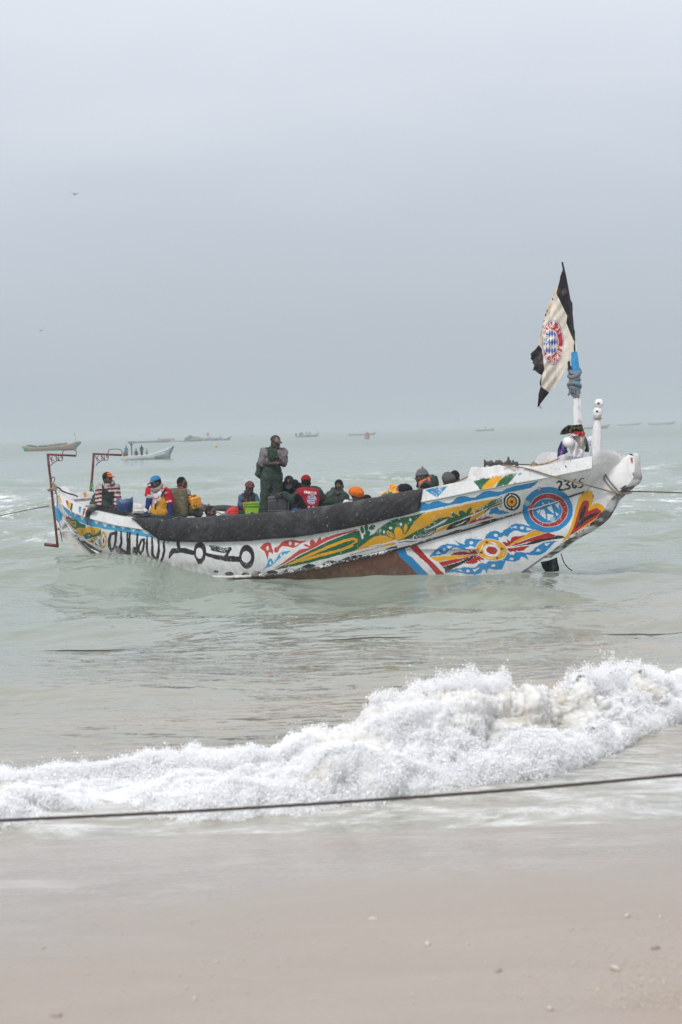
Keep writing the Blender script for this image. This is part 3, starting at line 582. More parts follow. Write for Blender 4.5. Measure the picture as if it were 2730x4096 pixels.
# great yellow leaf
P('s',5,'Y',[(0,1092),(60,1080),(130,980),(200,880),(260,790),(330,730),(420,684),(600,645),(900,586),(1200,520),(1568,450),(1634,440),(1560,458),(1400,548),(1250,642),(1200,684),(1120,702),(950,730),(840,752),(760,748),(650,772),(560,812),(450,892),(330,952),(220,1002),(130,1062),(60,1092)],wear=.3)
P('s',5,'G',[(60,1090),(220,1000),(330,950),(450,890),(560,810),(650,770),(760,748),(850,760),(822,700),(815,682),(860,680),(940,732),(962,730),(948,692),(958,660),(1000,648),(1050,680),(1062,700),(1090,640),(1140,590),(1155,620),(1122,702),(1200,682),(1230,640),(1350,570),(1480,490),(1568,455),(1640,424),(1634,502),(1568,530),(1450,590),(1330,640),(1150,712),(950,802),(820,852),(700,892),(600,937),(500,982),(380,1042),(280,1087),(150,1097)],wear=.4)
P('s',5,'W',[(370,966),(480,930),(600,870),(700,800),(772,775),(720,840),(620,890),(520,932),(430,957)],[(1150,600),(1200,690),(1180,690)]); E('s',5,'W',(835,680,14,12),(245,1078,32,36)); E('s',5,'K',(247,1082,21,27),wear=.4)
# small black, yellow and red feathers below it
Q('s',4,'K',[10,14,14,12,8],[(650,1040),(760,1012),(900,972),(1060,932),(1190,892)],wear=.7); P('s',4,'K',[(900,1050),(1000,1005),(1180,960),(1300,912),(1400,892),(1400,925),(1200,962),(1000,1012)],wear=.62)
Q('s',5,'K',[8,15,15,8],[(-40,1134),(60,1104),(150,1096),(205,1112)],[(-20,1162),(100,1142),(200,1150),(280,1130)],wear=.3); Q('s',5,'K',[10,14,16,10],[(265,1098),(400,1052),(520,985),(592,940)],[(350,1085),(500,1040),(560,990),(590,945)],wear=.3)
P('s',5,'Y',[(520,1036),(600,960),(700,912),(820,857),(780,922),(700,962),(600,1002)],[(1075,850),(1130,802),(1150,742),(1300,662),(1382,632),(1340,700),(1200,792),(1120,842)])
P('s',5,'K',[(730,965),(800,880),(850,850),(960,810),(1100,760),(1145,732),(1120,812),(1050,882),(930,912),(830,947)],wear=.4); P('s',5,'W',[(850,902),(960,862),(1062,802),(1020,852),(930,892)])
P('s',5,'R',[(1060,880),(1150,812),(1212,768),(1232,802),(1322,738),(1302,792),(1382,740),(1500,752),(1380,792),(1200,832)],wear=.45); Q('s',5,'K',[12,26,22,10],[(1350,682),(1420,622),(1568,552),(1640,518)],wear=.3); Q('s',5,'W',[4,8,3],[(1400,660),(1450,618),(1520,585)])
P('s',5,'B',[(1425,705),(1450,650),(1440,630),(1560,585),(1590,640),(1640,642),(1762,678),(1690,702),(1590,716),(1500,698),(1440,712)],wear=.4); P('s',6,'Y',[(130,900),(190,842),(190,915),(165,915)])
P('s',5,'K',[(1200,880),(1350,820),(1500,780),(1568,770),(1500,812),(1350,852)],wear=.62)
# blue wave under the rail
P('s',5,'B',[(290,665),(340,540),(380,520),(460,545),(540,505),(620,495),(720,520),(800,530),(850,510),(900,450),(970,420),(1040,420),(1130,440),(1200,440),(1260,400),(1330,350),(1420,335),(1560,345),(1640,340),(1700,300),(1790,270),(2000,225),(2120,200),(2218,168),(2160,240),(2090,290),(1940,320),(1740,360),(1590,410),(1440,437),(1200,484),(900,544),(600,604),(400,648)],wear=.15)
# small ringed eye
E('s',6,'K',(355,830,139,141),wear=.2); E('s',6,'W',(352,828,108,112)); E('s',6,'K',(350,830,86,96),wear=.2); Q('s',6,'K',26,[(350,725),(300,700)],[(350,930),(400,960)]); E('s',6,'W',(326,722,18,18),(380,930,17,17)); E('s',6,'Y',(352,828,66,71)); E('s',6,'R',(352,828,24,27))
# rail patches towards the bow
P('r',5,'B',[(400,315),(560,290),(765,252),(690,340),(600,448),(470,362)],wear=.55); P('r',5,'G',[(1180,165),(1460,118),(1430,172),(1300,322),(1265,312),(1260,270),(1190,202)],wear=.55); P('r',5,'Y',[(1298,325),(1470,120),(1660,82),(1600,170),(1480,290)],wear=.5)
P('r',6,'Y',[(-140,605),(40,428),(222,398),(165,492),(90,560),(-10,602)],wear=.4); P('r',6,'G',[(88,592),(170,482),(262,400),(432,364),(400,422),(290,552)],wear=.4); P('r',6,'C',[(372,516),(442,510),(404,547)],[(440,380),(500,370),(515,390),(465,415)],[(565,325),(620,328),(580,335)],wear=.5); P('r',6,'K',[(1195,245),(1215,240),(1240,290),(1215,280)],[(1280,165),(1300,160),(1300,190)])
P('rs',7,'R',[(672,245),(700,225),(705,300),(680,310)],wear=.7)
# strake: chipped black
P('k',3,'K',[(420,900),(1400,700),(2000,520),(2000,1100),(420,1100)],wear=.5); P('k',4,'K',[(0,900),(1600,700),(1600,1300),(0,1300)],wear=.55); P('k',5,'K',[(-20,700),(2010,400),(2010,900),(-20,1300)],wear=.52)
P('sk',3,'K',[(420,952),(480,905),(550,905),(620,945),(690,900),(760,880),(840,900),(870,930),(930,900),(990,855),(1060,850),(1120,880),(1200,850),(1300,790),(1400,780),(1460,810),(1440,842),(1300,862),(1150,892),(1000,932),(900,937),(820,962),(720,962),(620,947),(560,972),(470,972)],wear=.6)
P('sk',4,'K',[(-40,1168),(50,1190),(100,1217),(60,1252),(-60,1252)],[(175,1217),(220,1160),(310,1125),(400,1135),(500,1130),(560,1090),(640,1060),(740,1045),(842,1040),(830,1072),(700,1102),(560,1137),(450,1162),(300,1182),(200,1217)],wear=.6)
P('sk',5,'K',[(640,1082),(760,1020),(900,965),(1000,950),(960,985),(800,1040),(700,1070)],[(300,1150),(420,1110),(560,1075),(640,1060),(560,1100),(420,1140)],wear=.62)
P('k',6,'K',[(1205,600),(1530,600),(1530,700),(1205,800)],wear=.4)
# lower panel: brown with blue and red bands
P('l',5,'N',[(-5600,1100),(-5000,800),(-200,1150),(-40,1285),(0,1385),(170,1540),(250,1640),(360,1740),(460,1900),(-5600,2400)],wear=.05)
P('l',1,(.07,.06,.055),[(200,500),(1300,500),(1300,2000),(200,2000)],wear=.1)  # shadow below the strake at the stern, painted dark grey over the brown
P('l',5,'B',[(-60,1275),(70,1225),(120,1350),(200,1400),(300,1510),(400,1610),(530,1740),(600,1820),(420,1820),(360,1740),(250,1640),(170,1540),(0,1385)],wear=.15)
P('l',5,'R',[(155,1225),(265,1190),(400,1350),(500,1450),(640,1590),(800,1740),(860,1810),(710,1810),(640,1740),(550,1630),(450,1510),(330,1400),(230,1310)],wear=.15)
# left wing
P('l',5,'B',[(462,1387),(560,1290),(650,1210),(760,1180),(850,1185),(960,1210),(920,1165),(875,1127),(960,1165),(1050,1190),(1035,1150),(1060,1110),(1130,1090),(1200,1100),(1330,1115),(1260,1160),(1225,1210),(1230,1262),(1180,1230),(1120,1210),(1110,1235),(1050,1240),(1062,1282),(1000,1265),(920,1245),(850,1250),(780,1290),(730,1340),(650,1365),(560,1375)],[(740,1657),(830,1600),(920,1570),(1050,1555),(1150,1560),(1220,1550),(1260,1500),(1320,1485),(1430,1510),(1432,1480),(1415,1438),(1568,1450),(1700,1450),(1660,1540),(1640,1590),(1560,1600),(1480,1580),(1430,1560),(1390,1655),(1370,1600),(1330,1590),(1300,1650),(1200,1677),(1080,1667),(960,1642),(860,1637)],wear=.1)
E('l',5,'W',(713,1277,30,22),(1148,1165,31,25),(1087,1612,31,20),(1495,1528,31,21)); P('l',5,'W',[(572,1342),(625,1290),(662,1337)],[(748,1216),(842,1214),(787,1262)],[(918,1602),(970,1588),(1022,1630)],[(1168,1590),(1285,1558),(1195,1627)])
P('l',5,'R',[(805,1366),(870,1320),(950,1300),(1030,1305),(1100,1320),(1130,1325),(1088,1262),(1155,1310),(1165,1280),(1210,1285),(1240,1320),(1268,1342),(1150,1350),(950,1362)],[(1025,1497),(1150,1420),(1270,1370),(1310,1395),(1352,1430),(1340,1445),(1280,1430),(1302,1482),(1240,1440),(1250,1470),(1180,1500),(1100,1502)])
P('l',5,'Y',[(468,1387),(700,1380),(950,1372),(1268,1350),(1000,1402),(850,1432),(720,1452),(620,1472),(540,1430)]); P('l',5,'R',[(622,1474),(850,1437),(1000,1407),(1232,1356),(1100,1402),(900,1482),(800,1512),(688,1547),(655,1510)]); P('l',5,'K',[(688,1550),(800,1522),(950,1472),(1080,1412),(1262,1358),(1150,1422),(1000,1502),(870,1572),(738,1652),(730,1600)],wear=.1)
# right wing
P('l',6,'B',[(-90,1425),(-50,1350),(0,1310),(60,1290),(130,1300),(170,1330),(210,1320),(215,1290),(300,1240),(340,1200),(420,1175),(520,1185),(640,1220),(758,1250),(680,1290),(600,1325),(520,1315),(440,1290),(370,1300),(320,1340),(290,1392),(220,1370),(190,1402),(130,1395),(152,1475),(80,1442),(0,1427)],[(280,1630),(330,1670),(380,1680),(400,1640),(460,1630),(560,1645),(640,1640),(700,1600),(720,1570),(860,1480),(960,1465),(1085,1453),(1020,1500),(960,1560),(900,1620),(850,1660),(760,1692),(660,1680),(580,1675),(600,1710),(632,1768),(560,1720),(500,1700),(480,1752),(420,1787),(330,1782),(195,1762),(250,1720)],[(-15,1775),(195,1765),(180,1850),(140,1912),(80,1922),(0,1902),(-100,1862),(-45,1792)],wear=.12)
E('l',6,'W',(95,1365,31,25),(517,1243,33,25),(352,1743,31,22),(55,1850,31,20)); P('l',6,'W',[(348,1246),(420,1213),(432,1256)],[(588,1238),(695,1276),(588,1292)],[(733,1632),(770,1578),(822,1612)],[(868,1500),(972,1488),(915,1537)]); Q('l',6,'W',8,[(330,1225),(350,1260)])
P('l',6,'R',[(250,1555),(200,1490),(210,1465),(290,1482),(278,1425),(330,1462),(350,1400),(400,1380),(480,1375),(580,1358),(500,1412),(400,1462),(330,1512)],[(262,1575),(400,1560),(645,1527),(580,1572),(540,1612),(480,1622),(410,1600),(442,1642),(370,1612),(340,1637),(290,1612)])
P('l',6,'Y',[(262,1552),(400,1460),(560,1370),(650,1310),(772,1263),(860,1290),(940,1317),(760,1372),(560,1432),(400,1502)]); P('l',6,'R',[(295,1547),(560,1442),(760,1377),(940,1320),(1062,1360),(1000,1402),(800,1432),(600,1472),(450,1522)]); P('l',6,'K',[(365,1552),(560,1502),(700,1452),(850,1422),(1000,1402),(1080,1362),(1160,1370),(1218,1400),(1100,1422),(900,1452),(700,1502),(500,1532)],wear=.15)
# rosette
E('l',6,'W',(30,1600,256,176,12)); E('l',6,'Y',(30,1600,246,167,12)); E('l',6,'W',(31,1606,140,102,12)); E('l',6,'R',(32,1606,90,63,12)); E('l',6,'K',(195,1582,22,16),(120,1732,22,15),(-50,1473,23,16),(-135,1640,23,16)); P('l',6,'W',[(202,1705),(237,1620),(225,1682)],[(-20,1452),(90,1480),(132,1527),(40,1490)],[(-155,1595),(-110,1475),(-112,1552),(-140,1602)],[(-110,1682),(-40,1722),(55,1730),(-40,1738)])
# big ring over the strake
E('skl',6,'B',(928,955,402,366),wear=.15); E('skl',6,'W',(940,963,312,274)); E('skl',6,'R',(940,963,304,267),wear=.3); E('skl',6,'W',(922,972,240,198)); E('skl',6,'B',(922,972,232,190),wear=.2)
P('sl',6,'W',[(745,975),(812,945),(785,1022)],[(815,960),(865,950),(890,1000),(905,1108),(850,1070),(808,1035)],[(915,925),(985,880),(1010,940),(1025,1020),(975,980)],[(920,1020),(1022,1042),(1000,1100),(925,1128)],[(1040,870),(1110,840),(1108,940),(1075,905)],[(1045,985),(1105,1030),(1075,1055)],[(838,870),(850,832),(885,880)],[(920,868),(945,822),(990,860)],[(745,905),(770,900),(760,925)])
P('skl',6,'W',[(600,950),(700,925),(800,900),(900,868),(1000,838),(1110,800),(1115,815),(1000,862),(900,890),(800,925),(700,950),(605,965)],wear=.2); E('l',6,'T',(1000,1110,42,36),wear=.4); E('skl',6,'T',(590,850,50,40,30),wear=.62); E('s',6,'r',(660,905,60,24,-20),wear=.62); E('s',6,'R',(792,615,26,42,5),wear=.6)
# number
Q('s',6,'K',[20,31,34,34,34,31,23],[(1072,525),(1100,502),(1138,512),(1142,552),(1108,602),(1110,630),(1200,640)],wear=0); Q('s',6,'K',[20,31,20,29,31,20],[(1180,500),(1240,486),(1272,500),(1222,550),(1275,575),(1282,600)],wear=0); Q('s',6,'K',[31,29,18],[(1282,600),(1240,622),(1198,624)],wear=0)
Q('s',6,'K',[15,23,31,31,29,23,15],[(1378,465),(1338,505),(1318,550),(1332,592),(1366,602),(1392,572),(1340,556)],wear=0); Q('s',6,'K',[18,15,23,26,23,26,20],[(1505,455),(1452,465),(1432,520),(1478,530),(1490,570),(1462,600),(1415,600)],wear=0)
# heart at the stem
P('l',7,'Y',[(182,1567),(280,1430),(330,1320),(380,1150),(430,960),(460,850),(530,770),(620,718),(682,740),(690,830),(697,900),(660,990),(705,940),(780,930),(850,960),(897,1030),(860,1110),(760,1190),(640,1262),(500,1352),(350,1432),(260,1512)],wear=.15)
P('l',7,'R',[(318,1452),(390,1290),(430,1150),(470,1010),(520,910),(570,883),(622,900),(632,960),(612,1060),(680,1030),(760,1008),(822,1050),(837,1100),(790,1140),(700,1190),(600,1262),(480,1342),(400,1402)],wear=.3)
P('l',7,'K',[(408,1342),(450,1230),(480,1110),(520,1000),(570,953),(592,970),(570,1060),(542,1162),(640,1110),(750,1080),(802,1060),(760,1112),(690,1152),(600,1202),(500,1282)],wear=.45)
# scuffed dark patches along the forefoot
P('l',7,'K',[(930,930),(1000,900),(1090,880),(1200,790),(1200,900),(1090,1000),(980,1120),(780,1310),(560,1480),(330,1640),(0,1850),(-100,1800),(60,1680),(300,1500),(480,1400),(640,1290),(760,1210),(850,1140),(905,1040)],wear=.50)
P('l',7,'K',[(1125,690),(1200,640),(1270,660),(1240,720),(1180,745)],[(980,850),(1080,810),(1070,850),(1000,860)],wear=.62); P('l',7,'R',[(1285,200),(1320,200),(1330,300),(1300,290)],[(1320,440),(1352,440),(1352,500),(1325,490)],[(685,780),(708,800),(705,865),(690,850)],wear=.7)

Q('l',7,'K',[30,90,110,120,110,90,60],[(1180,760),(1000,930),(905,1080),(790,1220),(560,1390),(330,1510),(100,1680)],wear=.78)

def paint(V, zone):
    px, py = project(V); col = np.tile(np.array(PAL['W']), (len(V), 1)); wear = np.full(len(V), .20)
    px = px+1.1*vnoise(V[:, 0]*9, V[:, 2]*9, V[:, 1]*0)+.5*vnoise(V[:, 0]*31, V[:, 2]*31, V[:, 1]*0)
    py = py+1.1*vnoise(V[:, 0]*9+50, V[:, 2]*9, V[:, 1]*0)+.5*vnoise(V[:, 0]*31+50, V[:, 2]*31, V[:, 1]*0)
    zz = {'r': 0, 's': 1, 'k': 2, 'l': 3, 'w': 4}
    for z, c, kd, cl, data, wr in PT:
        ok = np.isin(zone, [zz[q] for q in z]); X = (px-ORG[c][0])*4; Y = (py-ORG[c][1])*4
        idx = np.where(ok)[0]
        if kd == 'p': m = inpoly(X[idx], Y[idx], data)
        elif kd == 'q': m = instroke(X[idx], Y[idx], data[0], np.array(data[1])*(1.3 if c in (1, 2, 3) and cl == 'K' else 1))
        else:
            cx, cy, rx, ry = data[:4]; a = radians(data[4]) if len(data) > 4 else 0
            dx, dy = X[idx]-cx, Y[idx]-cy; m = ((dx*cos(a)+dy*sin(a))/rx)**2+((-dx*sin(a)+dy*cos(a))/ry)**2 < 1
        col[idx[m]] = PAL[cl] if isinstance(cl, str) else cl; wear[idx[m]] = wr if wr is not None else .2
    g = sstep(.30, .02, V[:, 2]-.25*sstep(-1.5, -4, V[:, 0])+.10*fbm(V[:, 0]*2.5, V[:, 2]*2.5, V[:, 1]*2.5, 3)); low_ = zone != 5
    grime = (g*np.clip(.45+.6*fbm(V[:, 0]*14, V[:, 2]*9, V[:, 1]*14, 3), 0, 1)*.75*low_)[:, None]; col = col*(1-grime)+np.array([.20, .19, .14])*grime
    return np.concatenate([col, wear[:, None]], 1)
# ---- weathered paint material: Col = paint, alpha = how worn
m, n, b = mat_new('boat_paint'); L = n.links.new
tc = n.nodes.new('ShaderNodeTexCoord'); at = n.nodes.new('ShaderNodeAttribute'); at.attribute_name = 'Col'
def NZ(scale, det=6, rough=.6, sx=1, sy=1, sz=1, dist=0.):
    mp = n.nodes.new('ShaderNodeMapping'); mp.inputs['Scale'].default_value = (sx, sy, sz); mp.inputs['Rotation'].default_value = (0, 0, .48); L(tc.outputs['Object'], mp.inputs[0])
    no = n.nodes.new('ShaderNodeTexNoise'); no.inputs['Scale'].default_value = scale; no.inputs['Detail'].default_value = det; no.inputs['Roughness'].default_value = rough; no.inputs['Distortion'].default_value = dist; L(mp.outputs[0], no.inputs[0]); return no.outputs[0]
patch = RANGE(NZ(1.7, 4, .6), .36, .66)
chips = NZ(34, 7, .72); thr = MATH('SUBTRACT', .735, MATH('MULTIPLY', at.outputs['Alpha'], MATH('ADD', MATH('MULTIPLY', patch, .42), .14)))
chip = RANGE(MATH('SUBTRACT', chips, thr), -.012, .03)
hue = MIX(chip, at.outputs['Color'], (.70, .71, .71))
dirt1 = MATH('MULTIPLY', RANGE(NZ(26, 8, .75), .56, .70), MATH('MULTIPLY', RANGE(NZ(1.3, 3, .6), .36, .64), .85))
hue = MIX(dirt1, hue, (.10, .095, .095))
streak = MATH('MULTIPLY', RANGE(NZ(9, 5, .6, 2.2, 2.2, .35), .52, .75), .28); hue = MIX(streak, hue, (.34, .30, .25))
tone = RANGE(NZ(3.5, 5, .6), .3, .7, .88, 1.06)
vm = n.nodes.new('ShaderNodeVectorMath'); vm.operation = 'SCALE'; L(hue, vm.inputs[0]); L(tone, vm.inputs['Scale'])
L(vm.outputs[0], b.inputs['Base Color']); b.inputs['Roughness'].default_value = .5; b.inputs['Specular IOR Level'].default_value = .35
bu = n.nodes.new('ShaderNodeBump'); bu.inputs['Distance'].default_value = .012; bu.inputs['Strength'].default_value = .45
L(MATH('SUBTRACT', MATH('ADD', NZ(5, 4), MATH('MULTIPLY', NZ(45, 4), .3)), MATH('MULTIPLY', chip, .15)), bu.inputs['Height']); L(bu.outputs[0], b.inputs['Normal'])
paint_mat = m
boat = empty('fishing_pirogue', bw(5.5, 0, 0))
tag(boat, 'long white pirogue full of crew, painted blue, yellow, green and red, numbered 2365', 'boat')
def mirror(V):
    t, b = tb(V); W = V.copy(); W[:, 0] = BO[0]+BD[0]*t-BN_[0]*b; W[:, 1] = BO[1]+BD[1]*t-BN_[1]*b; return W
def hull_piece(name, grids, zones, label=None, far=True, parent=None, flip=False):
    Vs, Fs, Zs = [], [], []; off = 0
    for g, z in zip(grids, zones):
        nr, nc = g.shape[:2]; Vs.append(g.reshape(-1, 3)); f = grid_faces(nr, nc, off); Fs.append(f[:, ::-1] if flip else f); off += nr*nc
        Zs.append(np.repeat(z, nc) if np.ndim(z) else np.full(nr*nc, z))
    V = np.vstack(Vs); Z = np.concatenate(Zs); C = paint(V, Z); F = np.vstack(Fs)
    if far:
        for g, z in zip(grids, zones):
            nr, nc = g.shape[:2]; ci = np.unique(np.r_[np.arange(0, nc, 4), nc-1]); ri = np.unique(np.r_[np.arange(0, nr, 3 if nr > 60 else 1), nr-1]); gs_ = g[np.ix_(ri, ci)].reshape(-1, 3)
            zz_ = np.repeat(np.asarray(z)[ri], len(ci)) if np.ndim(z) else np.full(len(gs_), z); k = len(V); V = np.vstack([V, mirror(gs_)]); C = np.vstack([C, paint(gs_, zz_)]); F2 = grid_faces(len(ri), len(ci), k); F = np.vstack([F, F2 if flip else F2[:, ::-1]])
    o = mesh_np(name, V, np.ascontiguousarray(F), paint_mat, parent or boat, C)
    if label: o['label'] = label
    return o
hull = hull_piece('hull', [sheer[14:], lower, swrap], [zone_up[14:], 3, 4], None)
hull_piece('bow_plank', [wrap], [5], None, False); hull_piece('bow_plank', [mirror(wrap0.reshape(-1, 3)).reshape(wrap0.shape)], [5], None, False, flip=True)
rail_o = hull_piece('rail', [sheer[:17]], [zone_up[:17]])
# top of the rail and inner planking
inn = np.concatenate([np.stack([A_+n3*.028, A_-n3*.03+np.array([0, 0, .008]), A_-n3*.075, A_-n3*.085+np.array([0, 0, -.05]), A_-n3*.10+np.array([0, 0, -.20])]), loft(A_-n3*.10+np.array([0, 0, -.20]), C_*.82+A_*.18-n3*.10, 12)[1:]])[:, ::6]
Vi = inn.reshape(-1, 3); Fi = grid_faces(*inn.shape[:2])[:, ::-1]; k = len(Vi)
wood_w = mat('worn_white_wood', (.55, .54, .54), .75, .15, 6, .3, 25, dirt=(.12, .085, .07), dirt_amt=.8)
mesh_np('inner_planking', np.vstack([Vi, mirror(Vi)]), np.ascontiguousarray(np.vstack([Fi, Fi[:, ::-1]+k])), wood_w, boat)
# stem timber: front faces between the two cheeks
def stem_timber(name, line, b, lift=0.0, parent=None, colf=None, nb=23):
    """closes the gap between the near and the far cheek along a profile given on the near cheek"""
    t, _ = tb(line); us = np.linspace(1, -1, nb); V = []
    for q, tt in zip(line, t):
        for u in us: V.append(bw(tt+(lift*(1-.7*sstep(1.45, 1.8, q[2])) if lift else 0)*(1-u*u), b*u, q[2]))
    V = np.array(V); return V, grid_faces(len(line), nb)
El = by_len(Lg[int(.70*len(Lg)):], 480)
V, F = stem_timber('stem', El, bS, .13)
px_, py_ = project(V)
topc = by_len(np.vstack([Ug[-60:][::-1][:1], Ug[::-1][:120]]), 60)
V2, F2 = stem_timber('stem', by_len(Uc[3:], 60), .125, 0.0)
# cap: from the top end of the upper curve to the top end of the lower curve
V3, F3 = stem_timber('stem', by_len(np.array([Uc[-1], onb(2528, 1814, bS), Ec[-1]]), 20), .125, .0)
off = [0, len(V), len(V)+len(V2)]
Va = np.vstack([V, V2, V3]); Fa = np.vstack([F[:, ::-1], F2+off[1], F3+off[2]])
ca = np.tile(np.array([.70, .71, .73, .3]), (len(Va), 1))
g = sstep(1.95, 1.35, Va[:len(V), 2])
gn = sstep(-.22, .16, fbm(V[:, 0]*8, V[:, 1]*16, V[:, 2]*8, 5))*.75+.25
ca[:len(V), :3] = ca[:len(V), :3]*(1-(.92*g*gn)[:, None])+np.array([.12, .12, .11])*(.25*g)[:, None]; ca[:len(V), 3] = .12
mesh_np('stem', Va, np.ascontiguousarray(Fa), paint_mat, boat, ca)
# ------------------------------------------------------------------ cloth and sheet patches with real folds
def at_y_arr(px, py, Y):
    d = _fw[None]+_rt[None]*((px-1365)/FPX)[:, None]-_up[None]*((py-2048)/FPX)[:, None]
    return CAM+d*(Y/d[:, 1])[:, None]
def patch(name, poly, Y, matl, parent=None, step=1.6, fold=None, colf=None, thick=.008):
    """sheet whose outline is poly (photograph pixels) standing at world depth Y(px,py) with folds (metres towards the camera)"""
    poly = np.asarray(poly, float); x0, y0 = poly.min(0)-step; x1, y1 = poly.max(0)+step
    xs = np.arange(x0, x1, step); ys = np.arange(y0, y1, step); Xp, Yp = np.meshgrid(xs, ys); shp = Xp.shape; Xp = Xp.ravel(); Yp = Yp.ravel()
    ins = inpoly(Xp, Yp, poly)
    F = grid_faces(*shp); F = F[ins[F].sum(1) >= 3]
    D = Y(Xp, Yp) if callable(Y) else np.full(len(Xp), float(Y))
    if fold is not None: D = D-fold(Xp, Yp)
    V = at_y_arr(Xp, Yp, D); V2 = at_y_arr(Xp, Yp, D+thick)
    use = np.unique(F); rm = np.full(len(Xp), -1); rm[use] = np.arange(len(use)); F1 = rm[F]; n = len(use)
    e = np.vstack([F1[:, [0, 1]], F1[:, [1, 2]], F1[:, [2, 3]], F1[:, [3, 0]]]); key = np.sort(e, 1); _, inv, cnt = np.unique(key[:, 0]*n+key[:, 1], return_inverse=True, return_counts=True)
    be = e[cnt[inv.ravel()] == 1]
    Vall = np.vstack([V[use], V2[use]]); Fall = np.vstack([F1[:, ::-1], F1+n, np.stack([be[:, 0], be[:, 1], be[:, 1]+n, be[:, 0]+n], 1)])
    C = None
    if colf is not None: c = colf(Xp[use], Yp[use]); C = np.vstack([c, c])
    return mesh_np(name, Vall, np.ascontiguousarray(Fall), matl, parent, C)
def q2(pts, ox, oy, s): return [(ox+x/s, oy+y/s) for x, y in pts]
FO = (2000, 1000, 2.6133)
def fp(pts): return q2(pts, *FO)
white_w = mat('chipped_white_timber', (.75, .75, .77), .55, .06, 5, .15, 30, dirt=(.32, .27, .24), dirt_amt=.45)
rubber = mat('black_rubber_sheet', (.024, .024, .027), .55, .35, 3.5, .5, 14, spec=.3, dirt=(.085, .085, .09), dirt_amt=.8)
rust = mat('rusty_red_steel', (.13, .035, .035), .55, .25, 14, .3, 50, dirt=(.22, .10, .08), dirt_amt=.6)
rope_tan = mat('tan_rope', (.30, .24, .18), .85, .3, 40, .6, 160)
rope_grey = mat('grey_rope', (.20, .18, .165), .85, .3, 40, .6, 160)
rope_dark = mat('dark_rope', (.075, .06, .055), .85, .35, 40, .6, 160)
iron = mat('dark_iron', (.045, .04, .045), .6, .3, 20, .3, 60)
# specks of dried salt on the rubber
def speckle(m, scale=60, lo=.70, col=(.55, .55, .54)):
    n = m.node_tree; L = n.links.new; b = n.nodes['Principled BSDF']; src = b.inputs['Base Color'].links[0].from_socket
    tc = n.nodes.new('ShaderNodeTexCoord'); v = n.nodes.new('ShaderNodeTexVoronoi'); v.inputs['Scale'].default_value = scale*.25; L(tc.outputs['Object'], v.inputs['Vector'])
    no = n.nodes.new('ShaderNodeTexNoise'); no.inputs['Scale'].default_value = scale; no.inputs['Detail'].default_value = 2; L(tc.outputs['Object'], no.inputs['Vector'])
    a = n.nodes.new('ShaderNodeMapRange'); a.inputs[1].default_value = lo; a.inputs[2].default_value = lo+.03; L(no.outputs[0], a.inputs[0])
    mx = n.nodes.new('ShaderNodeMix'); mx.data_type = 'RGBA'; L(a.outputs[0], mx.inputs[0]); L(src, mx.inputs[6]); mx.inputs[7].default_value = (*col, 1); L(mx.outputs[2], b.inputs['Base Color'])
speckle(rubber, 42, .71)
# ---- rubber cover over the near rail
top_px = [(530, 2071), (548, 2072), (575, 2073), (600, 2075), (620, 2077), (640, 2078), (660, 2080), (715, 2078), (790, 2075), (865, 2068), (932, 2065), (1000, 2060), (1080, 2054), (1175, 2047), (1240, 2036), (1315, 2026), (1380, 2015), (1440, 2005), (1490, 1996), (1540, 1986), (1600, 1974), (1632, 1969), (1672, 1961), (1684, 1959), (1692, 1958)]
low_px = [(531, 2074), (540, 2081), (570, 2112), (600, 2133), (625, 2152), (632, 2160), (665, 2164), (695, 2167), (790, 2169), (865, 2168), (932, 2166), (1000, 2164), (1075, 2156), (1175, 2150), (1240, 2141), (1302, 2130), (1380, 2116), (1440, 2104), (1490, 2094), (1540, 2080), (1600, 2066), (1632, 2058), (1672, 2047), (1690, 2002), (1694, 1962)]
bcov = lambda t: bA(t)*.8+bC(t)*.2+.075
Tc = by_len(curve(top_px, lambda t: bA(t)+.035), 500)
pl = np.concatenate([[0], np.cumsum(np.linalg.norm(np.diff(curve(top_px, lambda t: bA(t)+.035), axis=0), axis=1))])
Lc = resamp(curve(low_px, bcov), pl, np.linspace(0, pl[-1], 500))
cov = [Tc-n3*.24+np.array([0, 0, -.24]), Tc-n3*.20+np.array([0, 0, -.10]), Tc-n3*.17+np.array([0, 0, -.01]), Tc-n3*.12+np.array([0, 0, .018]), Tc-n3*.05+np.array([0, 0, .022]), Tc]
m_ = 30; u = np.linspace(0, 1, m_)[1:, None, None]; body_ = Tc[None]*(1-u)+Lc[None]*u+n3*(.055*np.sin(pi*u)**.7)
cov = np.concatenate([np.array(cov), body_])
fo = fbm(np.linspace(0, 60, 500)[None]+np.linspace(0, 3, len(cov))[:, None], np.linspace(0, 4, len(cov))[:, None]+np.zeros((1, 500)), np.zeros((len(cov), 500)), 4)
cov = cov+n3*(.022*fo[..., None]*np.linspace(.3, 1, len(cov))[:, None, None]); cov[..., 2] += .012*fo*np.linspace(1, .4, len(cov))[:, None]
seam = np.exp(-((np.arange(500)-52-np.linspace(10, -4, len(cov))[:, None])/1.6)**2); cov = cov-n3*(.02*seam[..., None])
inner_edge = cov[-1]-n3*.03
mesh_np('rubber_cover', np.concatenate([cov, inner_edge[None]]).reshape(-1, 3), grid_faces(len(cov)+1, 500)[:, ::-1].copy(), rubber, boat)
# rolled rubber on the far rail
fr = mirror(A_)
MB().tube(smooth_path(fr[170:760:20]+np.array([0, 0, .02])+.012*rng.normal(0, 1, (len(fr[170:760:20]), 3)), 60), .085, 12).build('rubber_roll', rubber, boat, True)
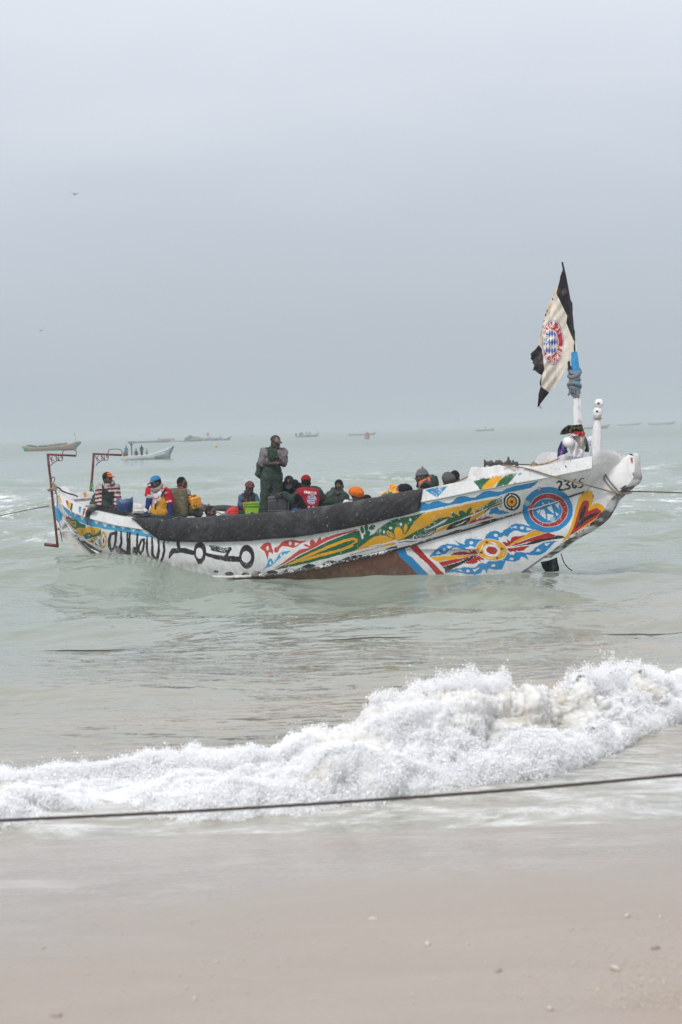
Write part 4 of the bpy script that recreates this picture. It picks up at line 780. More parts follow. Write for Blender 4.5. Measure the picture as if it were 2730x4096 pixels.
# loose flap at the stern end of the near rail
bo = lambda t: bA(t)+.07
def Yon(bf):
    def f(px, py):
        out = np.empty(len(px)); cache = {}
        for i, (x, y) in enumerate(zip(px, py)):
            k = (int(x/6), int(y/10))
            if k not in cache: cache[k] = onb(k[0]*6+3, k[1]*10+5, bf)[1]
            out[i] = cache[k]
        return out
    return f
def Ylin(bf, pts):
    """smooth depth: plane fitted through a few points on the surface at offset bf"""
    A = np.array([(x, y, 1) for x, y in pts], float); Yv = np.array([onb(x, y, bf)[1] for x, y in pts]); c = np.linalg.lstsq(A, Yv, rcond=None)[0]
    return lambda px, py: c[0]*px+c[1]*py+c[2]
fl = S(1, [(722, 560), (735, 500), (765, 452), (835, 436), (925, 486), (850, 508), (805, 560), (785, 640), (780, 700), (770, 738), (752, 700), (725, 650)])
patch('rubber_flap', fl, Ylin(bo, [(340, 2040), (350, 2100), (390, 2045), (360, 2080)]), rubber, boat, 1.5, lambda x, y: .03*np.sin((x-340)*.22)+.02*np.sin(y*.13))
ft = S(1, [(765, 452), (835, 432), (1000, 438), (1130, 450), (1270, 488), (1355, 535), (1300, 548), (1150, 520), (1000, 492), (925, 490), (850, 500)])
patch('rubber_flap', ft, Ylin(lambda t: bA(t)-.02, [(360, 2035), (430, 2040), (490, 2055), (450, 2048)]), rubber, boat, 1.5, lambda x, y: .04*np.sin((x-340)*.05))
ft = q2([(0, 60), (60, 45), (130, 40), (170, 10), (190, 30), (230, 60), (350, 75), (330, 95), (200, 90), (60, 90)], 465, 2037, 4)
patch('rubber_flap', ft, Ylin(lambda t: bA(t)-.2, [(470, 2050), (520, 2060), (550, 2050), (540, 2070)]), rubber, boat, 1.5, lambda x, y: .06*np.sin(x*.12))
# ---- stern: post with its horn, keel timber
def on_plane(pts, b=0.): return np.array([onb(x, y, b) for x, y in pts])
def slab(name, pts, hw, matl, parent=boat, bevel=.8):
    """timber of real thickness cut to the outline pts, standing on the centre plane"""
    M = on_plane(pts); c = M.mean(0); mb = MB(); inn = c+(M-c)*(1-.10*bevel); n = len(pts); V = np.vstack([inn+n3*hw, M+n3*hw*.62, M-n3*hw*.62, inn-n3*hw]); F = [tuple(range(n)), tuple(range(3*n, 4*n))[::-1]]
    for r in range(3): F += [(r*n+i, r*n+(i+1) % n, (r+1)*n+(i+1) % n, (r+1)*n+i)[::-1] for i in range(n)]
    mb.add(V, F); return mb.build(name, matl, parent)
slab('horn', S(1, [(370, 105), (395, 115), (425, 165), (462, 215), (510, 300), (430, 300), (345, 245), (345, 190)]), .09, white_w)
slab('keel_timber', S(1, [(328, 850), (355, 822), (425, 828), (505, 862), (570, 925), (660, 990), (770, 1070), (860, 1150), (1000, 1250), (1100, 1330), (1000, 1400), (770, 1150), (640, 1092), (545, 1010), (460, 938), (380, 892), (330, 872)]), .10, mat('stained_white_timber', (.58, .56, .54), .5, .15, 5, .4, 30, dirt=(.22, .15, .10), dirt_amt=.8))
# ---- floor, thwarts and stringers
def near_far(t, zoff, hb):
    i = int(np.clip((t-tb(A_[0])[0])/(tb(A_[-1])[0]-tb(A_[0])[0]), 0, 1)*(NS-1)); return A_[i], tb(A_[i])
fl_t = np.linspace(1.0, 8.6, 60); V = []
for t in fl_t:
    hb = max(.2, bC(t)*.86+.12)
    for u in np.linspace(-1, 1, 9): V.append(bw(t, hb*u, .46+.03*abs(u)))
mesh_np('floor_boards', V, grid_faces(60, 9)[:, ::-1].copy(), mat('floor_timber', (.28, .25, .22), .8, .3, 8, .5, 30, dirt=(.08, .07, .06), dirt_amt=.8), boat)
axR = np.array([[BD[0], BN_[0], 0], [BD[1], BN_[1], 0], [0, 0, 1]])
def zrail(t): return A_[int(np.clip((t-tb(A_[0])[0])/(tb(A_[-1])[0]-tb(A_[0])[0]), 0, 1)*(NS-1)), 2]
for t, w, dz in [(1.35, .26, .10), (1.95, .12, .22), (3.05, .22, .16), (4.3, .24, .20), (5.6, .22, .22), (6.9, .24, .22), (8.1, .24, .2), (9.1, .26, .18)]:
    MB().box(bw(t, 0, zrail(t)-dz), (w, 2*bA(t)-.16, .05), axR).build('thwart', wood_w, boat)
for sgn in (1, -1):
    P_ = np.array([bw(t, sgn*(bA(t)-.24), zrail(t)-.09) for t in np.linspace(.8, 9.3, 50)])
    Vt = np.vstack([P_+n3*.06, P_-n3*.06, P_-n3*.06-[0, 0, .04], P_+n3*.06-[0, 0, .04]]); n_ = 50
    mesh_np('stringer', Vt, np.vstack([np.stack([np.arange(n_-1)+r*n_, np.arange(1, n_)+r*n_, np.arange(1, n_)+((r+1) % 4)*n_, np.arange(n_-1)+((r+1) % 4)*n_], 1) for r in range(4)]), wood_w, boat, smooth=False)
# stern cross planks
MB().box(bw(.55, 0, zrail(.55)-.03), (.20, 1.05, .05), axR).box(bw(.95, -.05, zrail(.95)-.02), (.14, 1.5, .05), axR).build('thwart', wood_w, boat)
# ---- bow: white wash cloth rising inside the rail, cross beam, bitt, mast
wp = [(1864, 1930), (1885, 1868), (1892, 1866), (1930, 1869), (1960, 1867), (1985, 1860), (2000, 1859), (2015, 1865), (2040, 1866), (2060, 1858), (2085, 1860), (2120, 1867), (2160, 1862), (2190, 1858), (2190, 1880), (2060, 1905), (1960, 1925)]
patch('white_washboard', wp, Ylin(lambda t: bA(t)-.06, [(1870, 1910), (2000, 1880), (2100, 1870), (2180, 1865)]), white_w, boat, 1.6, lambda x, y: .03*np.sin(x*.09)+.02*np.sin(x*.031+2), thick=.04)
tm = tb(on_plane([(2309, 1700)]))[0][0]; tbt = tb(on_plane([(2383, 1700)]))[0][0]
zb = float(onb(2300, 1762, 0)[2])
mb = MB()
cb = []
for b_, r_ in [(.66, .02), (.645, .06), (.60, .085), (.52, .085), (.40, .06), (-.40, .06), (-.52, .085), (-.60, .085), (-.645, .06), (-.66, .02)]: cb.append((b_, r_))
mb.tube([bw(tm+.05, b_, zb-.02) for b_, r_ in cb], [r_ for b_, r_ in cb], 10); mb.build('cross_beam', white_w, boat, True)
patch('breast_board', fp([(395, 2160), (420, 2135), (460, 2118), (520, 2112), (600, 2118), (720, 2150), (880, 2170), (900, 2200), (600, 2230), (330, 2270), (380, 2200)]), Ylin(lambda t: bA(t)-.45, [(2150, 1830), (2250, 1830), (2300, 1840), (2200, 1850)]), white_w, boat, 1.6, lambda x, y: .05*np.cos(x*.05), thick=.05)
canvas = mat('brown_stained_canvas', (.40, .29, .19), .85, .25, 8, .5, 30)
patch('canvas_scrap', fp([(315, 2245), (355, 2205), (395, 2235), (470, 2225), (560, 2195), (640, 2165), (600, 2200), (480, 2250), (400, 2262), (330, 2262)]), Ylin(lambda t: bA(t)-.2, [(2130, 1850), (2200, 1850), (2240, 1835), (2160, 1860)]), canvas, boat, 1.4, lambda x, y: .02*np.sin(x*.3))
# mast: lower post is square-ish white, then painted blue, then thin and dark
def mast_pt(x, y): return onb(x, y, 0)
mast = empty('flag_mast', onb(2318, 1800, 0)); tag(mast, 'white and blue wooden mast leaning at the bow with the torn flag', 'mast')
def octo(name, pts, hw, matl, parent, seg=8):
    P = np.array([mast_pt(x, y) for x, y in pts]); return MB().tube(smooth_path(P, 24), np.interp(np.linspace(0, 1, 24), np.linspace(0, 1, len(hw)), hw), seg).build(name, matl, parent)
chw = mat('chipped_mast_paint', (.76, .76, .78), .5, .06, 10, .18, 30, dirt=(.12, .08, .07), dirt_amt=.55)
octo('mast_post', [(2318, 1850), (2313, 1760), (2311, 1700), (2308, 1600), (2306, 1560)], [.078, .076, .074, .07, .068], chw, mast, 6)
octo('blue_band', [(2306, 1565), (2306, 1500), (2300, 1440), (2296, 1408)], [.067, .066, .062, .058], mat('chipped_blue_paint', (.03, .27, .56), .5, .15, 9, .5, 40, dirt=(.05, .09, .13), dirt_amt=.5), mast, 6)
octo('mast_tip', [(2297, 1410), (2292, 1340), (2284, 1240), (2264, 1120), (2250, 1049)], [.035, .028, .024, .020, .014], mat('black_bound_pole', (.02, .02, .025), .8), mast)
bt = empty('bitt_post', onb(2383, 1828, 0)); tag(bt, 'white carved bitt post with two round knobs, beside the mast at the bow', 'post')
B_pts = [(2381, 1850, .083), (2383, 1800, .082), (2388, 1745, .074), (2389, 1720, .070), (2391, 1690, .052), (2391, 1676, .044), (2391, 1670, .05), (2391, 1660, .074), (2392, 1648, .080), (2393, 1638, .068), (2394, 1631, .05), (2395, 1626, .062), (2396, 1614, .078), (2397, 1604, .066), (2397, 1596, .036)]
MB().tube([mast_pt(x, y) for x, y, r in B_pts], [r for x, y, r in B_pts], 8).build('post', chw, bt)
MB().tube([onb(2391, 1674, 0)+np.array([cos(a)*.06, sin(a)*.06, .006*sin(3*a)]) for a in np.linspace(0, 4*pi, 30)], .009, 6).build('twine', rope_tan, bt, True)
for x, y in [(2401, 1613), (2395, 1645)]: MB().ellipsoid(onb(x, y, .0)+n3*.07+np.array([0, -.0, 0]), (.022, .022, .016), 8, 5).build('knot_hole', iron, bt)
# ---- dark rotten plank on the foredeck
pk = empty('rotten_plank', onb(2000, 1853, .7)); tag(pk, 'dark rotten plank lying on the foredeck by the white washboard', 'plank')
P0 = onb(1938, 1853, .72); P1 = onb(2072, 1858, .72); nn = 60; V = []
for i in range(nn):
    u = i/(nn-1); c = P0*(1-u)+P1*u; h = .045*(1-.35*u)+.02*float(vnoise(np.array([u*14]), np.array([0.]), np.array([0.]))[0]); tp = h+.05*max(0, float(vnoise(np.array([u*22+5]), np.array([0.]), np.array([0.]))[0]))*(1 if u > .3 else .2)+(.04 if .70 < u < .8 else 0)
    for dy, dz in [(-.09, -h), (-.10, tp*.4), (-.05, tp), (.06, tp*.9), (.1, -h)]: V.append(c+np.array([0, dy, dz]))
mesh_np('plank', V, [tuple(f) for f in grid_faces(nn, 5, closed=True)]+[(0, 1, 2, 3, 4), tuple(range((nn-1)*5, nn*5))[::-1]], mat('rotten_wood', (.075, .065, .06), .9, .5, 20, .8, 40), pk, smooth=False)
MB().tube([onb(2066, 1857, .72), onb(2095, 1858, .7), onb(2122, 1858, .68)], [.012, .010, .008], 6).build('splinter', iron, pk)
# ---- ropes
def twisted(name, P, r, matl, parent=None, strands=3, pitch=.05, per=6):
    P = by_len(np.asarray(P, float), max(12, int(np.sum(np.linalg.norm(np.diff(P, axis=0), axis=1))/pitch*per)))
    T = np.gradient(P, axis=0); T /= np.linalg.norm(T, axis=1)[:, None]+1e-12; ref = np.array([.01, .02, 1.]); A = np.cross(T, ref); A /= np.linalg.norm(A, axis=1)[:, None]+1e-9; B = np.cross(T, A)
    mb = MB(); ph = 2*pi*np.arange(len(P))/per
    for s_ in range(strands):
        a = (ph+2*pi*s_/strands)[:, None]; mb.tube(P+(A*np.cos(a)+B*np.sin(a))*r*.48, r*.56, 5)
    return mb.build(name, matl, parent, True)
n_out = lambda x, y, b: onb(x, y, b)
rp = [onb(2012, 1861, 0.9), onb(2060, 1866, lambda t: bA(t)+.03), onb(2120, 1877, lambda t: bA(t)+.05), onb(2200, 1902, lambda t: bA(t)+.04), onb(2300, 1928, .62), onb(2372, 1947, .40), onb(2430, 1963, .20), onb(2470, 1975, .17), onb(2500, 1976, .15), onb(2522, 1972, .02), onb(2531, 1964, -.1)]
r_ = tag(twisted('bow_rope', smooth_path(rp, 90), .013, rope_tan), 'tan twisted rope slung across the bow above the number and round the stem', 'rope')
r_ = tag(twisted('mooring_rope', smooth_path([onb(2470, 1972, .16), onb(2500, 1977, .13), onb(2520, 1970, .0), onb(2530, 1966, -.08), at_y(2600, 1967, 27.0), at_y(2730, 1971, 28.), at_y(2950, 1976, 30.)], 60), .012, rope_grey), 'grey rope stretched from the stem away to the right edge', 'rope')
r_ = tag(twisted('stem_lashing', smooth_path([onb(2424, 1896, .10), onb(2421, 1903, .185), onb(2416, 1915, .19), onb(2432, 1936, .185), onb(2452, 1958, .185), onb(2468, 1972, .185), onb(2490, 1978, .175)], 50), .012, rope_tan), 'rust coloured rope loop lashed round the stem, left strand', 'rope')
r_ = tag(twisted('stem_lashing', smooth_path([onb(2424, 1894, -.02), onb(2424, 1900, .175), onb(2440, 1925, .185), onb(2462, 1950, .185), onb(2476, 1966, .185), onb(2495, 1973, .175), onb(2522, 1968, .0)], 50), .011, rope_grey), 'grey rope loop lashed round the stem, right strand', 'rope')
tag(MB().tube(smooth_path([onb(2245, 2215, -.1), onb(2255, 2245, -.2), onb(2270, 2268, -.3), onb(2286, 2280, -.35), onb(2290, 2284, -.36)], 24), .009, 6).build('trailing_cord', iron, None, True), 'short black cord hanging from under the stem into the water', 'cord')
tarp_g = mat('dark_green_tarp', (.022, .04, .042), .4, .3, 6, .6, 12)
o = patch('wet_tarpaulin', S(7, [(-150, 1870), (-20, 1845), (60, 1815), (118, 1790), (128, 1850), (135, 1905), (156, 1965), (150, 2020), (60, 2035), (-70, 2030), (-120, 1960)]), float(onb(2200, 2240, -.35)[1]), tarp_g, None, 1.5, lambda x, y: .05*np.sin(x*.16)+.03*np.sin(y*.12+x*.05), thick=.03)
tag(o, 'dark green wet tarpaulin hanging behind the forefoot into the water', 'tarpaulin')
tag(twisted('stern_rope', smooth_path([onb(196, 2024, .3), at_y(100, 2042, 31.0), at_y(0, 2063, 31.), at_y(-200, 2108, 31.)], 50), .011, rope_grey), 'grey rope leading from the stern davit to the left edge', 'rope')
# foreground rope over the swash
Pf = [at_y(-900, 1950*DS-70, 9.0)]+[at_y(x*DS, y*DS, 9.0) for x, y in [(0, 1885), (400, 1866), (800, 1842), (1200, 1813), (1568, 1780)]]+[at_y(3700, 1740*DS-20, 9.)]
tag(twisted('shore_rope', smooth_path(Pf, 200), .0095, rope_dark, pitch=.045), 'dark taut rope stretched low across the whole foreground', 'rope')
# ---- davits
KO = (150, 1700, 2.412)
def dv(pts, dx=0, dy=0): return [(KO[0]+(x+dx)/KO[2], KO[1]+(y+dy)/KO[2]) for x, y in pts]
def davit(D, dx, dy, low, label, base):
    root = empty('davit', base); tag(root, label, 'davit', 'rusty davits at the stern')
    def PT_(pts, a=0): return np.array([at_y(x, y, D) for x, y in dv(pts, dx, dy)])
    MB().tube(PT_(low), .023, 10).build('pole', rust, root, True)
    MB().tube(PT_([(95, 284), (240, 290), (376, 297)]), .020, 10).build('arm', rust, root, True)
    MB().tube(smooth_path(PT_([(240, 282), (252, 250), (262, 243), (310, 238), (362, 244), (378, 262), (374, 292)]), 30), .0075, 6).build('hand_loop', rust, root, True)
    MB().tube(smooth_path(PT_([(118, 300), (148, 366)]), 6), .0075, 6).tube(PT_([(150, 300), (133, 328)]), .0075, 6).tube(PT_([(133, 326), (166, 350)]), .0075, 6).build('letter_k', rust, root, True)
    MB().tube(PT_([(178, 298), (186, 346)]), .0075, 6).tube(PT_([(181, 300), (209, 346)]), .0075, 6).tube(PT_([(209, 344), (205, 300)]), .0075, 6).build('letter_n', rust, root, True)
    MB().tube([*PT_([(236+9*cos(a), 310+9*sin(a)) for a in np.linspace(0, 2*pi, 14)])], .0075, 6).build('letter_s', rust, root, True)
    MB().tube(smooth_path(PT_([(246, 308), (244, 328), (236, 344), (214, 345), (190, 345), (170, 358), (150, 372), (134, 386), (128, 400)]), 30), .008, 6).build('brace', rust, root, True)
    return root
Dn = float(onb(215, 2050, .35)[1])
lowp = [(100, 278), (112, 400), (128, 520), (145, 700), (165, 880), (185, 1060), (197, 1176)]
d1 = davit(Dn, 0, 0, lowp, 'rusty red davit at the left standing down into the water off the stern', at_y(*dv([(195, 1170)])[0], Dn))
MB().tube([at_y(*q, Dn) for q in dv([(205, 1168), (140, 1160), (70, 1152)])], .032, 10).build('foot', rust, d1, True)
for pts in ([(136, 520), (150, 503), (166, 508), (168, 530), (160, 545), (152, 560)], [(172, 640), (186, 660), (190, 700), (192, 790)], [(180, 905), (200, 925), (214, 950), (222, 985), (210, 1000), (190, 992)], [(190, 1010), (215, 1010), (228, 1050), (240, 1125)], [(165, 615), (180, 630), (178, 655), (160, 665)]):
    MB().tube(smooth_path([at_y(*q, Dn-.03) for q in dv(pts)], 16), .008, 6).build('hook', iron, d1, True)
kn = empty('rope_knot', at_y(*dv([(160, 610)])[0], Dn)); tag(kn, 'frayed tan rope knotted round the left davit', 'rope')
mbk = MB()
for k in range(7):
    a = rng.uniform(0, 6); mbk.tube(smooth_path([at_y(*q, Dn-.05-.03*rng.random()) for q in dv([(150+rng.normal(0, 9), 560+rng.normal(0, 9)), (175+rng.normal(0, 7), 590+rng.normal(0, 8)), (165+rng.normal(0, 9), 620+rng.normal(0, 9)), (140+rng.normal(0, 6), 615), (112+rng.normal(0, 8), 635+rng.normal(0, 5))])], 24), .013, 6)
mbk.build('knot', rope_tan, kn, True)
MB().tube(smooth_path([at_y(*q, Dn) for q in dv([(190, 600), (215, 612), (240, 635), (300, 660), (370, 680), (390, 695)])], 24), .016, 6).build('tail', iron, kn, True)
Df = float(onb(360, 1960, -.55)[1])
lowp2 = [(105, 280), (98, 400), (88, 520), (74, 640), (72, 665)]
d2 = davit(Df, 440, -6, lowp2, 'rusty red davit at the right, standing on the far side of the stern', at_y(*dv([(70, 665)], 440)[0], Df))
MB().tube(smooth_path([at_y(*q, Df-.05) for q in dv([(530, 560), (536, 585), (524, 600), (530, 620), (545, 650), (560, 660)])], 24), .01, 6).build('hook', iron, d2, True)
gs = empty('green_string', at_y(*dv([(530, 600)])[0], Df)); tag(gs, 'bright green string tied in a bow on the right davit', 'string')
green_s = mat('green_string', (.05, .45, .10), .6)
for pts in ([(512, 560), (530, 570), (545, 560), (525, 580), (515, 600)], [(530, 575), (545, 600), (540, 640), (520, 650), (508, 665)], [(528, 575), (518, 610), (505, 640), (530, 690), (535, 710)]):
    MB().tube(smooth_path([at_y(*q, Df-.06) for q in dv(pts)], 20), .007, 5).build('strand', green_s, gs, True)
# ---- flag: cloth colours printed on, outline torn
# stroke letters, unit box x 0..1, y 0 (top)..1
LET = dict(F=[[(0, 1), (0, 0), (.9, 0)], [(0, .48), (.7, .48)]], C=[[(1, .15), (.6, 0), (.15, .15), (0, .5), (.15, .85), (.6, 1), (1, .85)]], B=[[(0, 0), (0, 1), (.6, 1), (.95, .75), (.6, .5), (0, .5)], [(0, 0), (.55, 0), (.85, .25), (.6, .5)]],
    A=[[(0, 1), (.5, 0), (1, 1)], [(.2, .65), (.8, .65)]], Y=[[(0, 0), (.5, .5), (1, 0)], [(.5, .5), (.5, 1)]], E=[[(.9, 0), (0, 0), (0, 1), (.9, 1)], [(0, .5), (.7, .5)]], R=[[(0, 1), (0, 0), (.6, 0), (.9, .25), (.6, .5), (0, .5)], [(.5, .5), (1, 1)]],
    N=[[(0, 1), (0, 0), (1, 1), (1, 0)]], M=[[(0, 1), (0, 0), (.5, .6), (1, 0), (1, 1)]], U=[[(0, 0), (0, .75), (.3, 1), (.7, 1), (1, .75), (1, 0)], [(.3, -.2), (.3, -.1)], [(.7, -.2), (.7, -.1)]], H=[[(0, 0), (0, 1)], [(1, 0), (1, 1)], [(0, .5), (1, .5)]],
    K=[[(0, 0), (0, 1)], [(1, 0), (0, .5), (1, 1)]], T=[[(0, 0), (1, 0)], [(.5, 0), (.5, 1)]], S=[[(1, .1), (.5, 0), (0, .25), (.5, .5), (1, .75), (.5, 1), (0, .9)]], **{'1': [[(.1, .2), (.55, 0), (.55, 1)]], '0': [[(.5, 0), (0, .3), (0, .7), (.5, 1), (1, .7), (1, .3), (.5, 0)]]})
def ring_text(word, cx, cy, rx, ry, a0, a1, hgt, wid, mir=False, outward=True):
    """strokes for letters round an ellipse, angles in degrees clockwise from the top"""
    out = []; n = len(word)
    for i, ch in enumerate(word):
        if ch == ' ': continue
        a = radians(a0+(a1-a0)*(i+.5)/n); s = -1 if mir else 1
        c = np.array([cx+s*rx*sin(a), cy-ry*cos(a)]); rad = np.array([s*sin(a), -cos(a)]); tan = np.array([s*cos(a), sin(a)])
        if not outward: rad = -rad; tan = -tan
        for st in LET[ch]: out.append([tuple(c+tan*((x-.5)*wid)+rad*((.5-y)*hgt)) for x, y in st])
    return out
def crest(X, Y, col, cx, cy, rx, ry, mir, ix=None, lw=9, oval=(.62, .60), red=(.48, .035, .06), blue=(.06, .12, .42), cream=(.70, .66, .60)):
    ix = cx if ix is None else ix
    def el(x0, a, b): return ((X-x0)/a)**2+((Y-cy)/b)**2 < 1
    col[el(cx, rx, ry)] = blue; col[el(cx, rx*.95, ry*.97)] = cream; col[el(cx, rx*.91, ry*.93)] = red
    a, b = rx*oval[0], ry*oval[1]; col[el(ix, a*1.1, b*1.1)] = cream
    inner = el(ix, a, b); u = (X-ix)/a*2.6; v = (Y-cy)/b*2.6; s = -1 if mir else 1
    loz = (np.floor(u*s+v*.55) + np.floor(u*s-v*.55)) % 2 == 0; col[inner & loz] = blue; col[inner & ~loz] = cream
    for w, a0, a1, o in (('FC BAYERN', -62, 96, True), ('MUNCHEN', 262, 128, False)):
        for st in ring_text(w, cx, cy, rx*.77, ry*.78, a0, a1, ry*.22, rx*.17 if True else 0, mir, o): col[instroke(X, Y, st, lw)] = cream
def flag_col(px, py):
    X = (px-FO[0])*FO[2]; Y = (py-FO[1])*FO[2]; col = np.tile(np.array([.66, .61, .54]), (len(X), 1))
    crest(X, Y, col, 556, 965, 112, 236, True, 533, 9, (.66, .54))
    bl = [[(600, 90), (700, 90), (800, 600), (830, 990), (800, 970), (745, 890), (695, 760), (705, 690), (590, 450), (630, 300)], [(430, 1425), (518, 1492), (420, 1700), (360, 1640), (400, 1480)], [(380, 960), (410, 995), (442, 1035), (466, 1250), (440, 1315), (432, 1430), (300, 1420), (280, 960)]]
    for p in bl: col[inpoly(X, Y, p)] = (.018, .016, .024)
    for (x, y) in [(552, 515), (492, 632), (480, 680), (460, 740), (450, 800)]: col[((X-x)/8)**2+((Y-y)/14)**2 < 1] = (.05, .06, .3)
    tanp = inpoly(X, Y, [(620, 320), (590, 450), (545, 520), (530, 670), (490, 670), (470, 760), (440, 860), (445, 1030), (400, 1000), (380, 950), (480, 500)]); col[tanp & (col[:, 0] > .5)] = (.60, .47, .33)
    return col
FLAG = [(645, 130), (657, 122), (665, 135), (668, 180), (675, 210), (682, 260), (685, 330), (705, 440), (735, 510), (762, 558), (764, 620), (762, 720), (770, 800), (787, 850), (790, 940), (803, 975), (806, 1060), (780, 1090), (745, 1140), (722, 1162), (700, 1220), (660, 1300), (620, 1370), (560, 1450), (516, 1492), (470, 1550), (420, 1615), (425, 1640), (445, 1660), (430, 1658), (412, 1630), (395, 1650), (392, 1640), (398, 1590), (405, 1500), (425, 1432), (416, 1390), (428, 1340), (438, 1308), (410, 1295), (380, 1270), (362, 1258), (343, 1262), (352, 1235), (360, 1205), (340, 1180), (345, 1160), (320, 1135), (330, 1110), (318, 1095), (330, 1075), (370, 1040), (405, 995), (405, 950), (430, 860), (440, 830), (470, 680), (500, 610), (540, 500), (580, 410), (620, 330), (630, 280), (655, 210), (652, 160)]
_mY = lambda px, py: np.interp(py, [1040, 1410, 1700], [mast_pt(2250, 1049)[1], mast_pt(2297, 1410)[1], mast_pt(2311, 1700)[1]])-.03
fl_m = mat('flag_cloth', 'attr', .85, .10, 7, .3, 60, spec=.2, dirt=(.36, .30, .24), dirt_amt=.25)
b_ = fl_m.node_tree.nodes['Principled BSDF']
def flag_fold(x, y):
    X = (x-FO[0])*FO[2]; Y = (y-FO[1])*FO[2]; d = np.clip((760-X)/400, 0, 1)
    return .10*d*np.sin((X*.9+Y*.18)*.021+.5)+.045*np.sin((X*1.0-Y*.33)*.045)*d+.02*np.sin((X*.7+Y*.5)*.09)*d+.02*fbm(X*.02, Y*.006, X*0, 3)
fg = patch('flag', fp(FLAG), _mY, fl_m, mast, 1.1, flag_fold, flag_col, thick=.004); fg['label'] = 'torn black and cream flag with a round red and blue crest seen from behind'
# grey rag knotted round the mast, and black rag beside the blue band
grey_c = mat('grey_rag', (.17, .20, .23), .9, .25, 12, .8, 30); black_c = mat('black_rag', (.018, .018, .022), .9)
P_ = mast_pt(2299, 1530)
mb = MB()
for k in range(7):
    zz_ = .19-.062*k; rr = .070+.012*sin(k*1.9)
    mb.tube([P_+np.array([cos(a)*rr*(1+.12*sin(3*a+k)), sin(a)*rr, zz_+.05*sin(a+k*.9)+.018*k*0]) for a in np.linspace(0, 2*pi, 22)], .036, 7, cap=False)
rg = empty('grey_rag', P_); tag(rg, 'grey rag knotted round the mast below its blue band', 'rag'); mb.build('knot', grey_c, rg, True)
patch('tail', fp([(735, 1440), (800, 1440), (845, 1450), (835, 1500), (790, 1515), (770, 1490), (745, 1500), (720, 1528), (706, 1510), (725, 1480)]), float(P_[1])-.11, grey_c, rg, 1.2, lambda x, y: .02*np.sin(x*.4))
o = patch('black_rag', fp([(706, 1165), (735, 1155), (740, 1200), (745, 1262), (722, 1268), (712, 1230)]), float(P_[1])-.04, black_c, None, 1.2, lambda x, y: .02*np.sin(y*.1), thick=.03); tag(o, 'small black rag tied left of the blue band of the mast', 'rag')
# bundle of clothes hung at the foot of the mast
bd = empty('clothes_bundle', mast_pt(2311, 1800)); tag(bd, 'clothes and rags in purple, white, red and olive tied round the mast foot', 'clothes')
Yb = float(mast_pt(2311, 1740)[1])-.44
def cl(name, pts, matl, dy=0., k=.25, a=.03, cx=None, rad=45, seed=0.):
    pp = fp(pts); x0 = np.mean([p[0] for p in pp]) if cx is None else cx
    return patch(name, pp, lambda px, py: Yb+dy+.10*np.clip(np.abs(px-x0)/rad, 0, 1.3)**2, matl, bd, 1.2, lambda x, y: a*np.sin((x+.25*(y-1750))*k+seed)+a*.6*np.sin((x-.5*y)*k*.7+1+seed), thick=.03)
cm = lambda nm, c: mat(nm, c, .9, .22, 12, .8, 30)
cl('dark_wrap', [(628, 1930), (640, 1890), (670, 1860), (715, 1828), (760, 1830), (860, 1820), (872, 1860), (885, 1900), (800, 1900), (720, 1920), (680, 1930)], cm('near_black_cloth', (.03, .022, .022)), 0, .4, seed=2)
cl('olive_strap', [(715, 1830), (750, 1828), (765, 1850), (860, 1845), (885, 1895), (880, 1905), (845, 1880), (790, 1868), (740, 1900), (715, 1925), (700, 1920), (735, 1870)], cm('olive_cloth', (.10, .11, .05)), -.05, .5)
cl('dark_green_cloth', [(884, 1945), (905, 1960), (920, 2000), (938, 2080), (930, 2115), (890, 2112), (880, 2060)], cm('dark_green_cloth', (.03, .06, .07)), .0, .5)
cl('beige_cloth', [(750, 1945), (850, 1935), (890, 1945), (905, 2000), (900, 2060), (885, 2110), (860, 2080), (820, 2030), (770, 1970)], cm('beige_cloth', (.40, .35, .31)), -.05, .2)
cl('white_cloth', [(690, 1985), (740, 1950), (790, 1990), (840, 2060), (885, 2115), (860, 2150), (800, 2172), (765, 2165), (740, 2120), (720, 2060)], cm('white_cloth', (.66, .64, .68)), -.07, .22, seed=1)
cl('red_cloth', [(690, 1970), (730, 1930), (765, 1900), (800, 1895), (890, 1900), (893, 1950), (840, 1945), (790, 1938), (740, 1945)], cm('red_cloth', (.42, .03, .04)), -.08, .4)
cl('white_trim', [(688, 1972), (760, 1915), (790, 1925), (830, 1935), (745, 1945), (720, 1960)], cm('white_cloth', (.66, .64, .68)), -.11, .4, .01)
cl('purple_cloth', [(640, 2000), (690, 1988), (712, 2040), (700, 2090), (680, 2120), (640, 2140), (600, 2175), (598, 2160), (620, 2080)], cm('purple_cloth', (.16, .10, .32)), -.06, .35, seed=.6)
cl('navy_cloth', [(598, 2165), (605, 2080), (640, 2000), (660, 2000), (640, 2100), (700, 2080), (716, 2110), (680, 2135), (640, 2145)], cm('navy_cloth', (.035, .025, .07)), -.03, .35)
